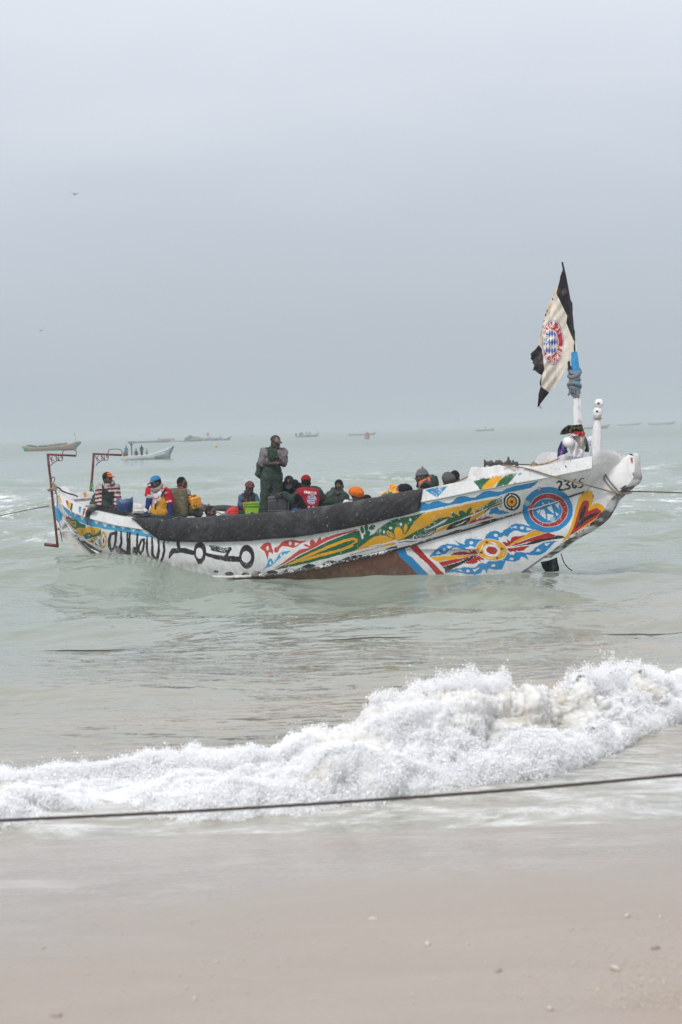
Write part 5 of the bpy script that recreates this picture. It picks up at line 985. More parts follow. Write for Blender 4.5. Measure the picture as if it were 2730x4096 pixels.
# ================================================================== PEOPLE: smooth implicit bodies
def surface_nets(f, org, h):
    ins = f < 0; c = np.zeros(tuple(s-1 for s in f.shape), np.int8); sl = lambda o, n: slice(o, o+n)
    nx, ny, nz = c.shape
    for i in (0, 1):
        for j in (0, 1):
            for k in (0, 1): c += ins[sl(i, nx), sl(j, ny), sl(k, nz)]
    I, J, K = np.nonzero((c > 0) & (c < 8)); ids = np.full(c.shape, -1, np.int32); ids[I, J, K] = np.arange(len(I))
    acc = np.zeros((len(I), 3)); cnt = np.zeros(len(I))
    cor = [(i, j, k) for i in (0, 1) for j in (0, 1) for k in (0, 1)]
    for a in cor:
        for ax in range(3):
            if a[ax]: continue
            b = list(a); b[ax] = 1; fa = f[I+a[0], J+a[1], K+a[2]]; fb = f[I+b[0], J+b[1], K+b[2]]; m = (fa < 0) != (fb < 0)
            t = fa[m]/(fa[m]-fb[m]); p = np.tile(np.array(a, float), (m.sum(), 1)); p[:, ax] = t; acc[m] += p; cnt[m] += 1
    V = np.stack([I, J, K], 1)+acc/cnt[:, None]; V = org+V*h; Fs = []
    for ax in range(3):
        lo = [slice(None)]*3; hi = [slice(None)]*3; lo[ax] = slice(0, -1); hi[ax] = slice(1, None)
        A = ins[tuple(lo)]; B = ins[tuple(hi)]; P = np.argwhere(A != B); o1, o2 = [(1, 2), (2, 0), (0, 1)][ax]
        P = P[(P[:, o1] > 0) & (P[:, o2] > 0) & (P[:, o1] < f.shape[o1]-1) & (P[:, o2] < f.shape[o2]-1)]
        q = []
        for d1, d2 in ((0, 0), (-1, 0), (-1, -1), (0, -1)):
            R = P.copy(); R[:, o1] += d1; R[:, o2] += d2; q.append(ids[R[:, 0], R[:, 1], R[:, 2]])
        q = np.stack(q, 1); s = A[P[:, 0], P[:, 1], P[:, 2]]; q[~s] = q[~s][:, ::-1]; Fs.append(q[(q >= 0).all(1)])
    return V, np.vstack(Fs)
def v_(a): return np.asarray(a, float)
class Layer:
    def __init__(s): s.p = []
    def cap(s, a, b, ra, rb=None, k=.018): s.p.append(('c', v_(a), v_(b), ra, ra if rb is None else rb, k)); return s
    def ell(s, c, r, R=None, k=.015, clip=None, sub=False): s.p.append(('e', v_(c), v_(r), np.eye(3) if R is None else v_(R), clip, k, sub)); return s
    def box(s, c, r, R=None, k=.015, rd=.02): s.p.append(('b', v_(c), v_(r), np.eye(3) if R is None else v_(R), rd, k)); return s
    def bounds(s):
        lo = []; hi = []
        for p in s.p:
            if p[0] == 'c': m = max(p[3], p[4]); lo.append(np.minimum(p[1], p[2])-m); hi.append(np.maximum(p[1], p[2])+m)
            elif p[0] == 'e' and p[6]: continue
            else: m = np.abs(p[3]) @ np.abs(p[2]) if p[0] != 'c' else 0; m = np.full(3, np.linalg.norm(p[2])) if p[0] == 'b' else np.full(3, max(p[2])); lo.append(p[1]-m); hi.append(p[1]+m)
        return np.min(lo, 0), np.max(hi, 0)
    def mesh(s, h):
        lo, hi = s.bounds(); lo = lo-3*h-.02; hi = hi+3*h+.02; n = np.ceil((hi-lo)/h).astype(int)+1; f = np.full(n, .08, np.float32)
        ax = [lo[i]+h*np.arange(n[i]) for i in range(3)]
        for p in s.p:
            if p[0] == 'c': m = max(p[3], p[4])+.05; a, b = np.minimum(p[1], p[2])-m, np.maximum(p[1], p[2])+m
            elif p[0] == 'b': m = np.linalg.norm(p[2])+.05; a, b = p[1]-m, p[1]+m
            else: m = max(p[2])+.05; a, b = p[1]-m, p[1]+m
            i0 = [max(0, int((a[i]-lo[i])/h)) for i in range(3)]; i1 = [min(n[i], int((b[i]-lo[i])/h)+2) for i in range(3)]; S_ = tuple(slice(i0[i], i1[i]) for i in range(3))
            X, Y, Z = np.meshgrid(*[ax[i][S_[i]] for i in range(3)], indexing='ij', sparse=True); g = f[S_]
            if p[0] == 'c':
                A, B, ra, rb, k = p[1:]; d = B-A; L2 = d@d+1e-9
                t = np.clip(((X-A[0])*d[0]+(Y-A[1])*d[1]+(Z-A[2])*d[2])/L2, 0, 1)
                q = np.sqrt((X-A[0]-t*d[0])**2+(Y-A[1]-t*d[1])**2+(Z-A[2]-t*d[2])**2)-(ra*(1-t)+rb*t); sub = False
            else:
                c, r, R = p[1:4]; x, y, z = [(X-c[0])*R[0, i]+(Y-c[1])*R[1, i]+(Z-c[2])*R[2, i] for i in range(3)]; k = p[5]; sub = p[0] == 'e' and p[6]
                if p[0] == 'e':
                    k0 = np.sqrt((x/r[0])**2+(y/r[1])**2+(z/r[2])**2); k1 = np.sqrt((x/r[0]**2)**2+(y/r[1]**2)**2+(z/r[2]**2)**2)+1e-9; q = k0*(k0-1)/k1
                    if p[4] is not None:
                        for nrm, off in p[4]: q = np.maximum(q, x*nrm[0]+y*nrm[1]+z*nrm[2]-off)
                else:
                    rd = p[4]; ax_, ay_, az_ = np.abs(x)-r[0]+rd, np.abs(y)-r[1]+rd, np.abs(z)-r[2]+rd
                    q = np.sqrt(np.maximum(ax_, 0)**2+np.maximum(ay_, 0)**2+np.maximum(az_, 0)**2)+np.minimum(np.maximum(ax_, np.maximum(ay_, az_)), 0)-rd
            if sub: f[S_] = np.maximum(g, -q)
            else:
                hh = np.maximum(k-np.abs(g-q), 0)/k; f[S_] = np.minimum(g, q)-hh*hh*k*.25
        f[0] = f[-1] = .08; f[:, 0] = f[:, -1] = .08; f[:, :, 0] = f[:, :, -1] = .08
        V, F = surface_nets(f, lo, h); return V, F
def vnormals(V, F):
    n = np.cross(V[F[:, 2]]-V[F[:, 0]], V[F[:, 3]]-V[F[:, 1]]); N_ = np.zeros_like(V)
    for i in range(4): np.add.at(N_, F[:, i], n)
    return N_/(np.linalg.norm(N_, axis=1)[:, None]+1e-12)
SKIN = mat('dark_skin', 'attr', .48, .10, 18, .12, 90, spec=.45)
CLOTH = {}
def cloth(name, rough=.88, sheen=.0): return mat('cloth_'+name, 'attr', rough, .14, 9, .18, 38, spec=.12, sheen=sheen)
def rot(yaw, pitch=0, roll=0):
    """columns: right, forward, up of a head or body; yaw 0 looks at the camera, +90 looks to the picture's right; pitch + looks down"""
    y, p, r = radians(yaw), radians(pitch), radians(roll)
    f = v_([sin(y)*cos(p), -cos(y)*cos(p), -sin(p)]); up = v_([0, 0, 1.]); rt = np.cross(f, up); rt /= np.linalg.norm(rt); u = np.cross(rt, f)
    rt2 = rt*cos(r)+u*sin(r); u2 = -rt*sin(r)+u*cos(r); return np.stack([rt2, f, u2], 1)
def folds(V):
    x, y, z = V[:, 0], V[:, 1], V[:, 2]; w = vnoise(x*3.1, y*3.1, z*3.1)*.9
    r1 = (1-np.abs(vnoise(x*13+z*3+w*2, y*13, z*3.2+w))*2)**3; r2 = (1-np.abs(vnoise(x*7+z*11+w*2+9, y*8, z*6-x*8))*2)**3
    return 1.7*np.clip(r1, -.4, 1)+1.5*np.clip(r2, -.4, 1)+.5*vnoise(x*6, y*6, z*6)-.6
class Person:
    def __init__(s, O, sc, px, py, b, label, skin=(.058, .036, .029), group='crew of the painted pirogue'):
        s.O = O; s.s = sc; s.D = float(onb(O[0]+px/sc, O[1]+py/sc, b)[1]); s.L = {}; s.col = {}; s.par = {}; s.label = label; s.skin = v_(skin); s.group = group; s.spots = []; s.amp = {}; s.mats = {}; s.hs = {}
    def p(s, x, y, dy=0.): return at_y(s.O[0]+x/s.s, s.O[1]+y/s.s, s.D+dy)
    def l(s, name, col=None, amp=None, h=None, matn=None, parent=None):
        if name not in s.L: s.L[name] = Layer()
        if col is not None: s.col[name] = col
        if amp is not None: s.amp[name] = amp
        if h: s.hs[name] = h
        if matn: s.mats[name] = matn
        if parent: s.par[name] = parent
        return s.L[name]
    def head(s, x, y, yaw=0, pitch=0, roll=0, dy=0., sc=.98, hair=None, neck=None, beard=False):
        c = s.p(x, y, dy); R = rot(yaw, pitch, roll); s.hc, s.hR, s.hk = c, R, sc; B = s.l('body'); q = lambda a, b, d: c+R@(v_([a, b, d])*sc)
        s.hq = q
        B.ell(q(0, -.008, .018), v_([.074, .094, .100])*sc, R); B.ell(q(0, .022, -.055), v_([.056, .068, .062])*sc, R, .03); B.ell(q(0, .070, -.098), v_([.026, .022, .02])*sc, R, .025)
        B.cap(q(0, .088, .012), q(0, .106, -.026), .009*sc, .014*sc, .012); B.cap(q(-.018, .094, -.058), q(.018, .094, -.058), .011*sc, None, .012); B.cap(q(-.038, .080, .022), q(.038, .080, .022), .013*sc, None, .02)
        for sg in (1, -1): B.ell(q(.076*sg, -.008, -.018), v_([.011, .02, .032])*sc, R, .01); B.ell(q(.045*sg, .06, -.03), v_([.02, .02, .02])*sc, R, .02); s.spots += [(q(.033*sg, .088, .000), .017*sc, s.skin*.45), (q(.033*sg, .096, -.001), .0065*sc, v_([.25, .23, .21]))]
        s.spots.append((q(0, .10, -.060), .020*sc, s.skin*1.35+v_([.02, 0, 0]))); s.spots.append((q(0, .108, -.072), .008*sc, s.skin*.3))
        nb = neck if neck is not None else q(0, -.03, -.19); s.nb = v_(nb); B.cap(q(0, -.025, -.06), s.nb, .052*sc, .058*sc, .03)
        if hair: s.l('hair', hair, .002, .009, None, 'body').ell(q(0, -.014, .024), v_([.079, .096, .102])*sc, R, .01, [((0, .72, -.45), .035*sc), ((0, .2, -1), .045*sc)])
        if beard: s.spots.append((q(0, .085, -.095), .03*sc, v_([.012, .011, .011])))
        return s
    def torso(s, a, b, w, d, R=None, name='shirt', col=None, amp=.006, k=.05, hip=None, h=.012):
        """trunk from neck base a to hips b, half width w at the chest"""
        a, b = v_(a), v_(b); R = rot(0) if R is None else R; B = s.l('body'); w *= .80; d *= .80; s.tp = []; up = (a-b)/np.linalg.norm(a-b); rt = R[:, 0]
        s.shL, s.shR = a-rt*w-up*.07, a+rt*w-up*.07
        k *= .7
        for Ly, g in ((B, -.016), (s.l(name, col, amp, h), 0)):
            s.tname = name
            Ly.cap(a-rt*(w*.55)-up*.09, a+rt*(w*.55)-up*.09, d+g, None, k); Ly.cap(a-up*.14, b, max(.05, d*1.05+g), max(.05, d*.98+g), k); Ly.cap(a-rt*(w*.42)-up*.22, b-rt*(w*.38), d*.95+g, d*.85+g, k); Ly.cap(a+rt*(w*.42)-up*.22, b+rt*(w*.38), d*.95+g, d*.85+g, k); Ly.cap(a-up*.055, a-up*.14, .052+g, .082+g, k); Ly.cap(a-up*.06-rt*w*.2, s.shL, .050+g, .055+g, k); Ly.cap(a-up*.06+rt*w*.2, s.shR, .050+g, .055+g, k)
        return s
    def limb(s, pts, rs, cover=None, upto=1.0, add=.012, k=.02):
        """skin limb through pts; cover = layer of the sleeve or leg; upto = fraction of the way covered"""
        B = s.l('body'); rs = [r*.88 for r in rs]; add *= .75
        for i in range(len(pts)-1): B.cap(pts[i], pts[i+1], rs[i], rs[i+1], k)
        if cover:
            Ly = s.l(cover); n = len(pts)-1
            for i in range(n):
                t = np.clip(upto*n-i, 0, 1)
                if t <= 0: break
                Ly.cap(pts[i], v_(pts[i])*(1-t)+v_(pts[i+1])*t, rs[i]+add, (rs[i]*(1-t)+rs[i+1]*t)+add, .03)
    def hand(s, w, d, n, curl=.5, side=1, sc=1., layer='body'):
        """palm from wrist w along d, palm facing n; four unequal bent fingers and a thumb"""
        w, d, n = v_(w), v_(d), v_(n); d /= np.linalg.norm(d); n = n-d*(n@d); n /= np.linalg.norm(n); x = np.cross(d, n)*side; B = s.l(layer)
        pc = w+d*.05*sc; Rm = np.stack([x, d, n], 1); B.ell(pc, v_([.042, .052, .017])*sc, Rm, .012); B.cap(w-d*.01, w+d*.02, .026*sc, .026*sc, .015)
        for i, (o, L_) in enumerate([(-.031, .066), (-.010, .078), (.011, .074), (.030, .058)]):
            a = w+d*.088*sc+x*o*sc; c1, c2 = curl*.9, curl*1.9
            b = a+(d*cos(c1)+n*sin(c1))*L_*.5*sc; e = b+(d*cos(c2)+n*sin(c2))*L_*.5*sc; B.cap(a, b, .0098*sc, .009*sc, .005); B.cap(b, e, .009*sc, .0078*sc, .005)
        a = w+d*.03*sc-x*.036*sc; b = a+(d*.6-x*.7+n*.35)*.036*sc; e = b+(d*.9-x*.15+n*.4*curl*2)*.034*sc; B.cap(a, b, .013*sc, .011*sc, .01); B.cap(b, e, .011*sc, .009*sc, .005)
    def over(s, name, src, polys, col, add=.010, matn=None, amp=.004, front=True, h=.009):
        L_ = s.l(name, col, amp, h, matn)
        for p in s.L[src].p: L_.p.append(p[:3]+(p[3]+add, p[4]+add, p[5]) if p[0] == 'c' else p)
        s.mask = getattr(s, 'mask', {}); s.mask[name] = (polys, front)
    def build(s):
        allp = [p for p in s.L['body'].p]; lo = np.min([p[1] for p in allp], 0); base = v_([s.nb[0], s.nb[1], lo[2]])
        root = empty('person', base); tag(root, s.label, 'person', s.group); made = {}
        for name in ['body']+[k for k in s.L if k != 'body']:
            h = s.hs.get(name, .0085 if name == 'body' else .011); V, F = s.L[name].mesh(h)
            if not len(V): continue
            if name == 'body':
                C = np.tile(s.skin, (len(V), 1)); m_ = SKIN
                for c, r, cc in s.spots: C[((V-c)**2).sum(1) < r*r] = cc
            else:
                cc = s.col.get(name, (.3, .3, .3)); am = s.amp.get(name, .006)
                if am:
                    Nn = vnormals(V, F); q = V*v_([9, 9, 6]); V = V+Nn*(am*folds(V))[:, None]
                C = cc(V, s) if callable(cc) else np.tile(v_(cc), (len(V), 1)); m_ = s.mats.get(name) or cloth('plain')
            if name in getattr(s, 'mask', {}):
                polys, fr = s.mask[name]; px, py = project(V); X = (px-s.O[0])*s.s; Y = (py-s.O[1])*s.s; k = np.zeros(len(V), bool)
                for p_ in polys: k |= inpoly(X, Y, p_)
                if fr: k &= vnormals(V, F)[:, 1] < .15
                F = F[k[F].all(1)]; u_ = np.unique(F); rm = np.full(len(V), -1); rm[u_] = np.arange(len(u_)); F = rm[F]; V = V[u_]; C = C[u_]
                if not len(F): continue
            made[name] = mesh_np(name, V, F, m_, made[s.par[name]] if s.par.get(name) in made else root, C)
        s.root = root; return root
    # ---- hats, in the head frame
    def cap_hat(s, crown, brim, back=False, tilt=0, name='cap', flat=1.0, front=None, label=None):
        q, R, k = s.hq, s.hR, s.hk; Ly = s.l(name, None, .0, .0085); sg = -1 if back else 1
        cR = R
        Ly.ell(q(0, -.010, .048), v_([.087, .103, .092*flat])*k, cR, .01, [((0, 0, -1), .006)])
        Ly.ell(q(0, sg*.115, .042), v_([.064, .070, .010])*k, cR@np.array([[1, 0, 0], [0, cos(.22), sg*sin(.22)], [0, -sg*sin(.22), cos(.22)]]), .012)
        c0 = s.hc; fwd = R[:, 1]*sg; up = R[:, 2]
        def colf(V, s_):
            d = V-s_.hc; a = d@fwd; u = d@up; C = np.tile(v_(crown), (len(V), 1)); C[(a > .098*k) & (u < .07*k)] = brim
            if front is not None: front(C, V, s_, d@R[:, 0], a, u)
            return C
        s.col[name] = colf
    def beanie(s, col, h=.10, name='beanie', fold=True, bob=False, back=0.):
        q, R, k = s.hq, s.hR, s.hk; Ly = s.l(name, col, .003, .009); Ly.ell(q(0, -.016-back*.3, .045), v_([.086, .102, h])*k, R, .01, [((0, 0, -1), .012)])
        if fold:
            for a in np.linspace(0, 2*pi, 17)[:-1]:
                a2 = a+2*pi/16; Ly.cap(q(.080*cos(a), -.012+.096*sin(a), .040), q(.080*cos(a2), -.012+.096*sin(a2), .040), .015, .015, .012)
        if bob: Ly.ell(q(0, -.03, .045+h+.01), (.02, .02, .018), None, .01)
# ------------------------------------------------------------------ the crew
O1 = (370, 1860); O2 = (920, 1720); O3 = (1250, 1850); O4 = (540, 1960)
GREEN = (.028, .045, .038); DEN = (.05, .09, .17)
def shoulders(P_, a, b): P_.shL, P_.shR = a, b
def seat_legs(P_, hip, yaw=0, cover=None, col=None):
    R = rot(yaw); 
    if cover: P_.l(cover, col, .005, .013)
    for sg in (1, -1):
        h_ = v_(hip)+R[:, 0]*.09*sg; k_ = h_+R[:, 1]*.38+v_([0, 0, -.03]); f_ = v_([k_[0], k_[1], max(.56, k_[2]-.42)])+R[:, 1]*.03
        P_.limb([h_, k_, f_], [.085, .06, .042], cover, 1., .014); P_.l('body').cap(f_, f_+R[:, 1]*.14-v_([0, 0, .02]), .035, .03)
# 1 striped man
g = Person(O1, 3.92, 240, 450, .25, 'man in maroon and cream striped hooded shirt, green overalls, black cap with orange front')
g.head(243, 225, 50, -4, 0, hair=(.012, .011, .011), neck=g.p(240, 330)); R1 = rot(28)
g.torso(g.p(240, 318), g.p(235, 690, .02), .185, .115, R1)
def stripes(V, s):
    d = (V-s.nb); u = V[:, 2]*1.0+.10*np.abs((d@R1[:, 0]))**1.2*.9-.0*d[:, 0]; k = (u*13.4+.15*vnoise(V[:, 0]*8, V[:, 1]*8, V[:, 2]*8)) % 1
    C = np.where((k < .47)[:, None], v_([.13, .012, .05]), v_([.47, .43, .38])); C[(d[:, 2] > -.035)] = (.36, .33, .31); return C
g.l('shirt', stripes, .008)
g.limb([g.p(112, 345), g.p(95, 580, -.02), g.p(240, 640, -.20)], [.062, .048, .034], 'shirt', 1., .020); g.limb([g.p(375, 350, .02), g.p(398, 520, .0), g.p(352, 635, -.16)], [.058, .046, .034], 'shirt', 1., .018)
g.hand(g.p(246, 642, -.20), (1, -.1, -.28), (0, -.2, -1), .5, 1); g.hand(g.p(350, 640, -.17), (-.5, -.4, -.5), (-.5, 0, -.8), .6, -1)
g.l('hood', (.36, .33, .31), .006, .010).cap(g.p(190, 268, .03), g.p(235, 320, -.05), .030, .028).cap(g.p(235, 320, -.05), g.p(320, 275, -.03), .030, .034).cap(g.p(320, 275, -.03), g.p(345, 300, .03), .034, .03).cap(g.p(190, 268, .03), g.p(250, 250, .12), .03, .04).cap(g.p(250, 250, .12), g.p(325, 265, .05), .04, .034)
def orange_front(C, V, s, x, a, u): m = (a > .045) & (a < .098) & (u > .045) & (u < .125) & (np.abs(x) < .055); C[m] = (.62, .12, .03); m2 = m & (np.abs(u-.085) < .008); C[m2] = (.30, .03, .01)
g.cap_hat((.018, .016, .017), (.42, .09, .035), front=orange_front)
g.over('bib', 'shirt', [[(148, 300), (175, 300), (200, 372), (300, 440), (322, 400), (345, 420), (330, 500), (345, 640), (330, 760), (120, 760), (140, 600), (150, 400)]], GREEN, .016)
g.l('overalls', GREEN, .006, .012).cap(g.p(215, 690, -.02), g.p(245, 720, -.02), .115, .125, .05)
seat_legs(g, g.p(232, 735, 0), 40, 'overalls'); g.build()
# coat heaped beside him
def lump(name, P_, layer_fn, col, label, cat, group=None, matn=None, h=.011, amp=.008, parts=None):
    L_ = Layer(); layer_fn(L_); V, F = L_.mesh(h); Nn = vnormals(V, F); q = V*8; V = V+Nn*(amp*1.6*fbm(q[:, 0], q[:, 1], q[:, 2], 3))[:, None]
    C = col(V) if callable(col) else np.tile(v_(col), (len(V), 1)); o = mesh_np(name, V, F, matn or cloth('plain'), None, C); return tag(o, label, cat, group)
p_ = g.p
lump('green_coat', g, lambda L_: L_.cap(p_(45, 500, .10), p_(25, 640, .08), .05, .09, .05).cap(p_(20, 650, .05), p_(130, 690, .0), .06, .05, .05).cap(p_(60, 450, .15), p_(70, 600, .12), .035, .06, .05), (.045, .065, .055), 'dark green waterproof coat heaped behind the striped man', 'coat')
# 2 man in blue cap and yellow overalls
g = Person(O1, 3.92, 1050, 600, .62, 'bending man in blue cap, red and white shirt, blue sleeves and yellow overalls')
g.head(1000, 285, -62, 18, -8, hair=(.012, .011, .011), neck=g.p(1045, 395, .02)); R2 = rot(-30)
g.torso(g.p(1045, 375, .03), g.p(1040, 800, .0), .185, .12, R2, 'shirt', None)
cA, cB = g.p(905, 400), g.p(1170, 430)
def kit(V, s):
    px, py = project(V); X = (px-O1[0])*3.92; Y = (py-O1[1])*3.92; C = np.tile(v_([.60, .59, .62]), (len(V), 1))
    red = ((X < 920) & (Y < 490)) | ((X > 1120) & (Y > 350)) | (Y < 360) | ((X > 1075) & (Y < 420)); C[red] = (.42, .018, .03)
    for k in range(3): C[instroke(X, Y, [(1085+k*20, 390-k*8), (1150+k*20, 450-k*10)], 7)] = (.6, .6, .62)
    C[instroke(X, Y, [(870, 470), (915, 482)], 14) | instroke(X, Y, [(1150, 585), (1240, 560)], 20)] = (.6, .6, .62)
    for st in ([(975, 520), (1050, 515)], [(980, 520), (975, 560)], [(1010, 520), (1012, 560)], [(1045, 515), (1048, 545)]): C[instroke(X, Y, st, 12)] = (.45, .03, .10)
    C[instroke(X, Y, [(960, 570), (985, 640), (950, 680)], 10)] = (.45, .1, .12); return C
g.l('shirt', kit, .007)
sl_ = g.l('sleeve', (.018, .035, .16), .003, .010)
g.limb([cA, g.p(885, 570, -.04), g.p(842, 745, -.06)], [.058, .046, .034], 'sleeve', 1., .010); g.limb([g.p(1180, 445, 0), g.p(1212, 620, -.03), g.p(1216, 800, -.08)], [.060, .050, .038], 'sleeve', 1., .012)
g.l('shirt').cap(cA, g.p(893, 470, -.02), .080, .078, .04); g.l('shirt').cap(g.p(1170, 435), g.p(1200, 575, -.02), .090, .088, .04)
g.hand(g.p(840, 745, -.06), (-.05, -.1, -1), (.6, -.4, 0), .35, 1); g.hand(g.p(1216, 812, -.08), (0, -.2, -1), (-.6, -.3, 0), .4, -1)
g.l('wristband', (.6, .6, .6), 0, .009).cap(g.p(842, 712, -.06), g.p(841, 718, -.06), .042, .042)
sc_ = g.l('scarf', (.22, .20, .19), .008, .009)
for a, b, r in [((940, 395, -.05), (990, 408, -.08), .022), ((990, 408, -.08), (1060, 375, -.06), .026), ((1060, 375, -.06), (1085, 320, .0), .027), ((1085, 320, 0), (1055, 290, .07), .026), ((1000, 385, -.07), (1075, 335, -.04), .022), ((940, 385, -.05), (970, 380, .08), .034), ((970, 380, .08), (1050, 300, .08), .036)]: sc_.cap(g.p(*a), g.p(*b), r, None, .02)
def logo(C, V, s, x, a, u): C[(a > .06) & (a < .098) & (np.abs(x+.01) < .022) & (u > .055) & (u < .09)] = (.45, .05, .08)
g.cap_hat((.03, .19, .42), (.03, .028, .03), front=logo)
YEL = (.50, .25, .03); oil = cloth('oilskin', .45)
g.l('trousers', YEL, .006, .012, oil).cap(g.p(985, 740, -.03), g.p(1110, 740, -.03), .10, .10, .05).cap(g.p(1040, 720, -.02), g.p(1040, 900, 0), .13, .14, .05)
g.over('overalls', 'shirt', [[(1085, 478), (1125, 490), (1150, 560), (1172, 620), (1190, 840), (880, 840), (892, 745), (960, 690), (1000, 600), (1060, 540)]], YEL, .022, oil)
st_ = g.l('strap', (.018, .018, .03), 0, .009); st_.cap(g.p(1085, 485, -.135), g.p(1110, 430, -.13), .016, .016).cap(g.p(1110, 430, -.13), g.p(1145, 385, -.10), .016, .016).cap(g.p(1145, 385, -.10), g.p(1165, 375, .0), .016, .016)
g.l('buckle_strap', (.018, .018, .03), 0, .009).cap(g.p(1035, 560, -.15), g.p(990, 625, -.15), .010, .012).cap(g.p(990, 625, -.15), g.p(988, 680, -.15), .012, .016)
for sg in (-1, 1): g.limb([g.p(1045+sg*45, 820, .02), g.p(1045+sg*50, 950, -.05), v_([*g.p(1045+sg*50, 1000, .02)[:2], .52])], [.085, .065, .045], 'overalls', 1., .02)
g.build()
# 3 man behind the netted drum
g = Person(O1, 3.92, 1400, 500, .0, 'man with red scarf sitting behind the netted drum, hand on a yellow can')
g.head(1410, 290, 62, 4, 0, hair=(.010, .009, .009), neck=g.p(1395, 385, .02)); g.torso(g.p(1395, 375, .02), g.p(1400, 720, .05), .18, .115, rot(40), 'shirt', (.30, .30, .34))
g.limb([g.p(1460, 430, .0), g.p(1500, 495, -.05), g.p(1590, 500, -.10)], [.055, .045, .032], 'shirt', .3, .016); g.limb([g.p(1440, 470, -.08), g.p(1470, 590, -.10), g.p(1560, 615, -.18)], [.055, .045, .032], 'shirt', .5, .016)
g.hand(g.p(1590, 500, -.10), (1, -.2, -.1), (0, 0, -1), .6, 1); g.hand(g.p(1562, 617, -.18), (1, -.1, -.5), (0, -.3, -1), .7, 1)
g.l('scarf', (.42, .03, .03), .006, .009).cap(g.p(1345, 330, .03), g.p(1400, 365, -.06), .026).cap(g.p(1400, 365, -.06), g.p(1450, 375, -.02), .024).cap(g.p(1345, 330, .03), g.p(1400, 330, .1), .026)
wd = g.l('waders', (.05, .075, .062), .007, .012); g.limb([g.p(1440, 730, .0), g.p(1600, 700, -.12), v_([*g.p(1690, 760, -.1)[:2], g.p(1690, 760)[2]])], [.085, .066, .045], 'waders', 1., .016); g.limb([g.p(1420, 740, .1), g.p(1580, 735, .05), g.p(1670, 790, .05)], [.085, .066, .045], 'waders', 1., .016)
g.build()
# 4 man whose head leans on the rail
g = Person(O4, 4., 1215, 365, .35, 'man resting with only his shaven head above the rail', skin=(.055, .032, .025))
g.head(1212, 362, 72, -6, 12, hair=(.022, .018, .017), neck=g.p(1195, 460, .05)); g.torso(g.p(1200, 460, .05), v_([*g.p(1200, 500, .1)[:2], .62]), .17, .11, rot(60), 'shirt', (.02, .10, .22)); g.build()
# 5 boy with the green crate
g = Person(O2, 3.92, 290, 1080, .1, 'boy in maroon woollen hat, dark padded vest and blue sleeves, beside the green crate')
g.head(313, 902, 22, 20, 4, sc=.88, neck=g.p(300, 1010)); R5 = rot(22); g.torso(g.p(298, 1000, .01), g.p(280, 1290, .02), .155, .10, R5, 'shirt', (.06, .10, .17)); g.beanie((.15, .055, .06), .085)
g.limb([g.p(178, 1055), g.p(168, 1190, -.04), g.p(225, 1222, -.14)], [.050, .040, .028], 'shirt', 1., .014); g.limb([g.p(395, 1050, 0), g.p(432, 1120, -.05), g.p(440, 1200, -.15)], [.048, .038, .028], 'shirt', 1., .014)
g.hand(g.p(228, 1223, -.15), (1, -.15, -.15), (.1, -.6, -.7), .45, 1, .9); g.hand(g.p(438, 1195, -.16), (-.3, -.5, -.5), (-.6, 0, -.3), .5, -1, .9)
def vest5(V, s):
    px, py = project(V); X = (px-O2[0])*3.92; Y = (py-O2[1])*3.92; C = np.tile(v_([.028, .030, .036]), (len(V), 1)); C[(X < 275) & (X > 205) & (Y > 1075+(275-X)*.2)] = (.36, .04, .04); C[(X < 200) & (Y < 1060)] = (.30, .04, .05); C[np.abs(X-322) < 5] = (.10, .10, .11); return C
g.over('vest', 'shirt', [[(215, 960), (380, 950), (400, 1010), (395, 1130), (410, 1330), (120, 1330), (135, 1180), (165, 1200), (215, 1110), (225, 1040), (170, 1000)]], vest5, .018, None, .006, True)
g.l('collar', (.03, .032, .038), .004, .009).cap(g.p(245, 965, .0), g.p(305, 1010, -.07), .024).cap(g.p(350, 955, .0), g.p(312, 1010, -.07), .024)
seat_legs(g, g.p(280, 1290, 0), 30, 'trousers', (.03, .04, .04)); g.build()
# 6 standing man
g = Person(O2, 3.92, 650, 600, .35, 'standing man in camouflage cap and green waders, hands clasped, cape over one shoulder')
g.head(717, 205, 30, 12, 0, neck=g.p(690, 300, .01)); R6 = rot(14)
g.torso(g.p(690, 285, .02), g.p(660, 600, .02), .195, .12, R6, 'shirt', (.165, .155, .165), .011)
g.limb([g.p(535, 350, 0), g.p(512, 530, -.02), g.p(700, 525, -.21)], [.060, .050, .034], 'shirt', .46, .026); g.limb([g.p(838, 355, .02), g.p(848, 535, -.02), g.p(795, 512, -.20)], [.060, .050, .034], 'shirt', .48, .026)
g.hand(g.p(700, 522, -.21), (1, -.1, .18), (.1, -.7, .5), .5, 1); g.hand(g.p(800, 515, -.22), (-.38, -.12, 1), (-.8, -.5, 0), .75, -1)
def camo(C, V, s, x, a, u):
    v = fbm(V[:, 0]*26, V[:, 1]*26, V[:, 2]*26, 3); C[:] = (.12, .10, .085); C[v > .06] = (.04, .034, .03); C[v < -.25] = (.20, .175, .145); C[a > .10] = (.07, .06, .05)
g.cap_hat((.19, .16, .13), (.2, .17, .14), front=camo)
wd = g.l('waders', (.032, .050, .043), .008, .012, cloth('oilskin_green', .5)); wd.cap(g.p(600, 640, 0), g.p(720, 640, 0), .10, .10, .05).cap(g.p(575, 740, 0), g.p(735, 740, 0), .09, .09, .05).cap(g.p(665, 560, 0), g.p(660, 760, 0), .12, .11, .05)
g.over('bib', 'shirt', [[(590, 300), (750, 300), (745, 420), (790, 560), (800, 640), (520, 640), (540, 560), (590, 480)]], (.032, .050, .043), .014, cloth('oilskin_green', .5))
zf = .52
lf, rf = v_([*g.p(530, 1290, -.02)[:2], zf+.08]), v_([*g.p(760, 1200, .06)[:2], zf+.08])
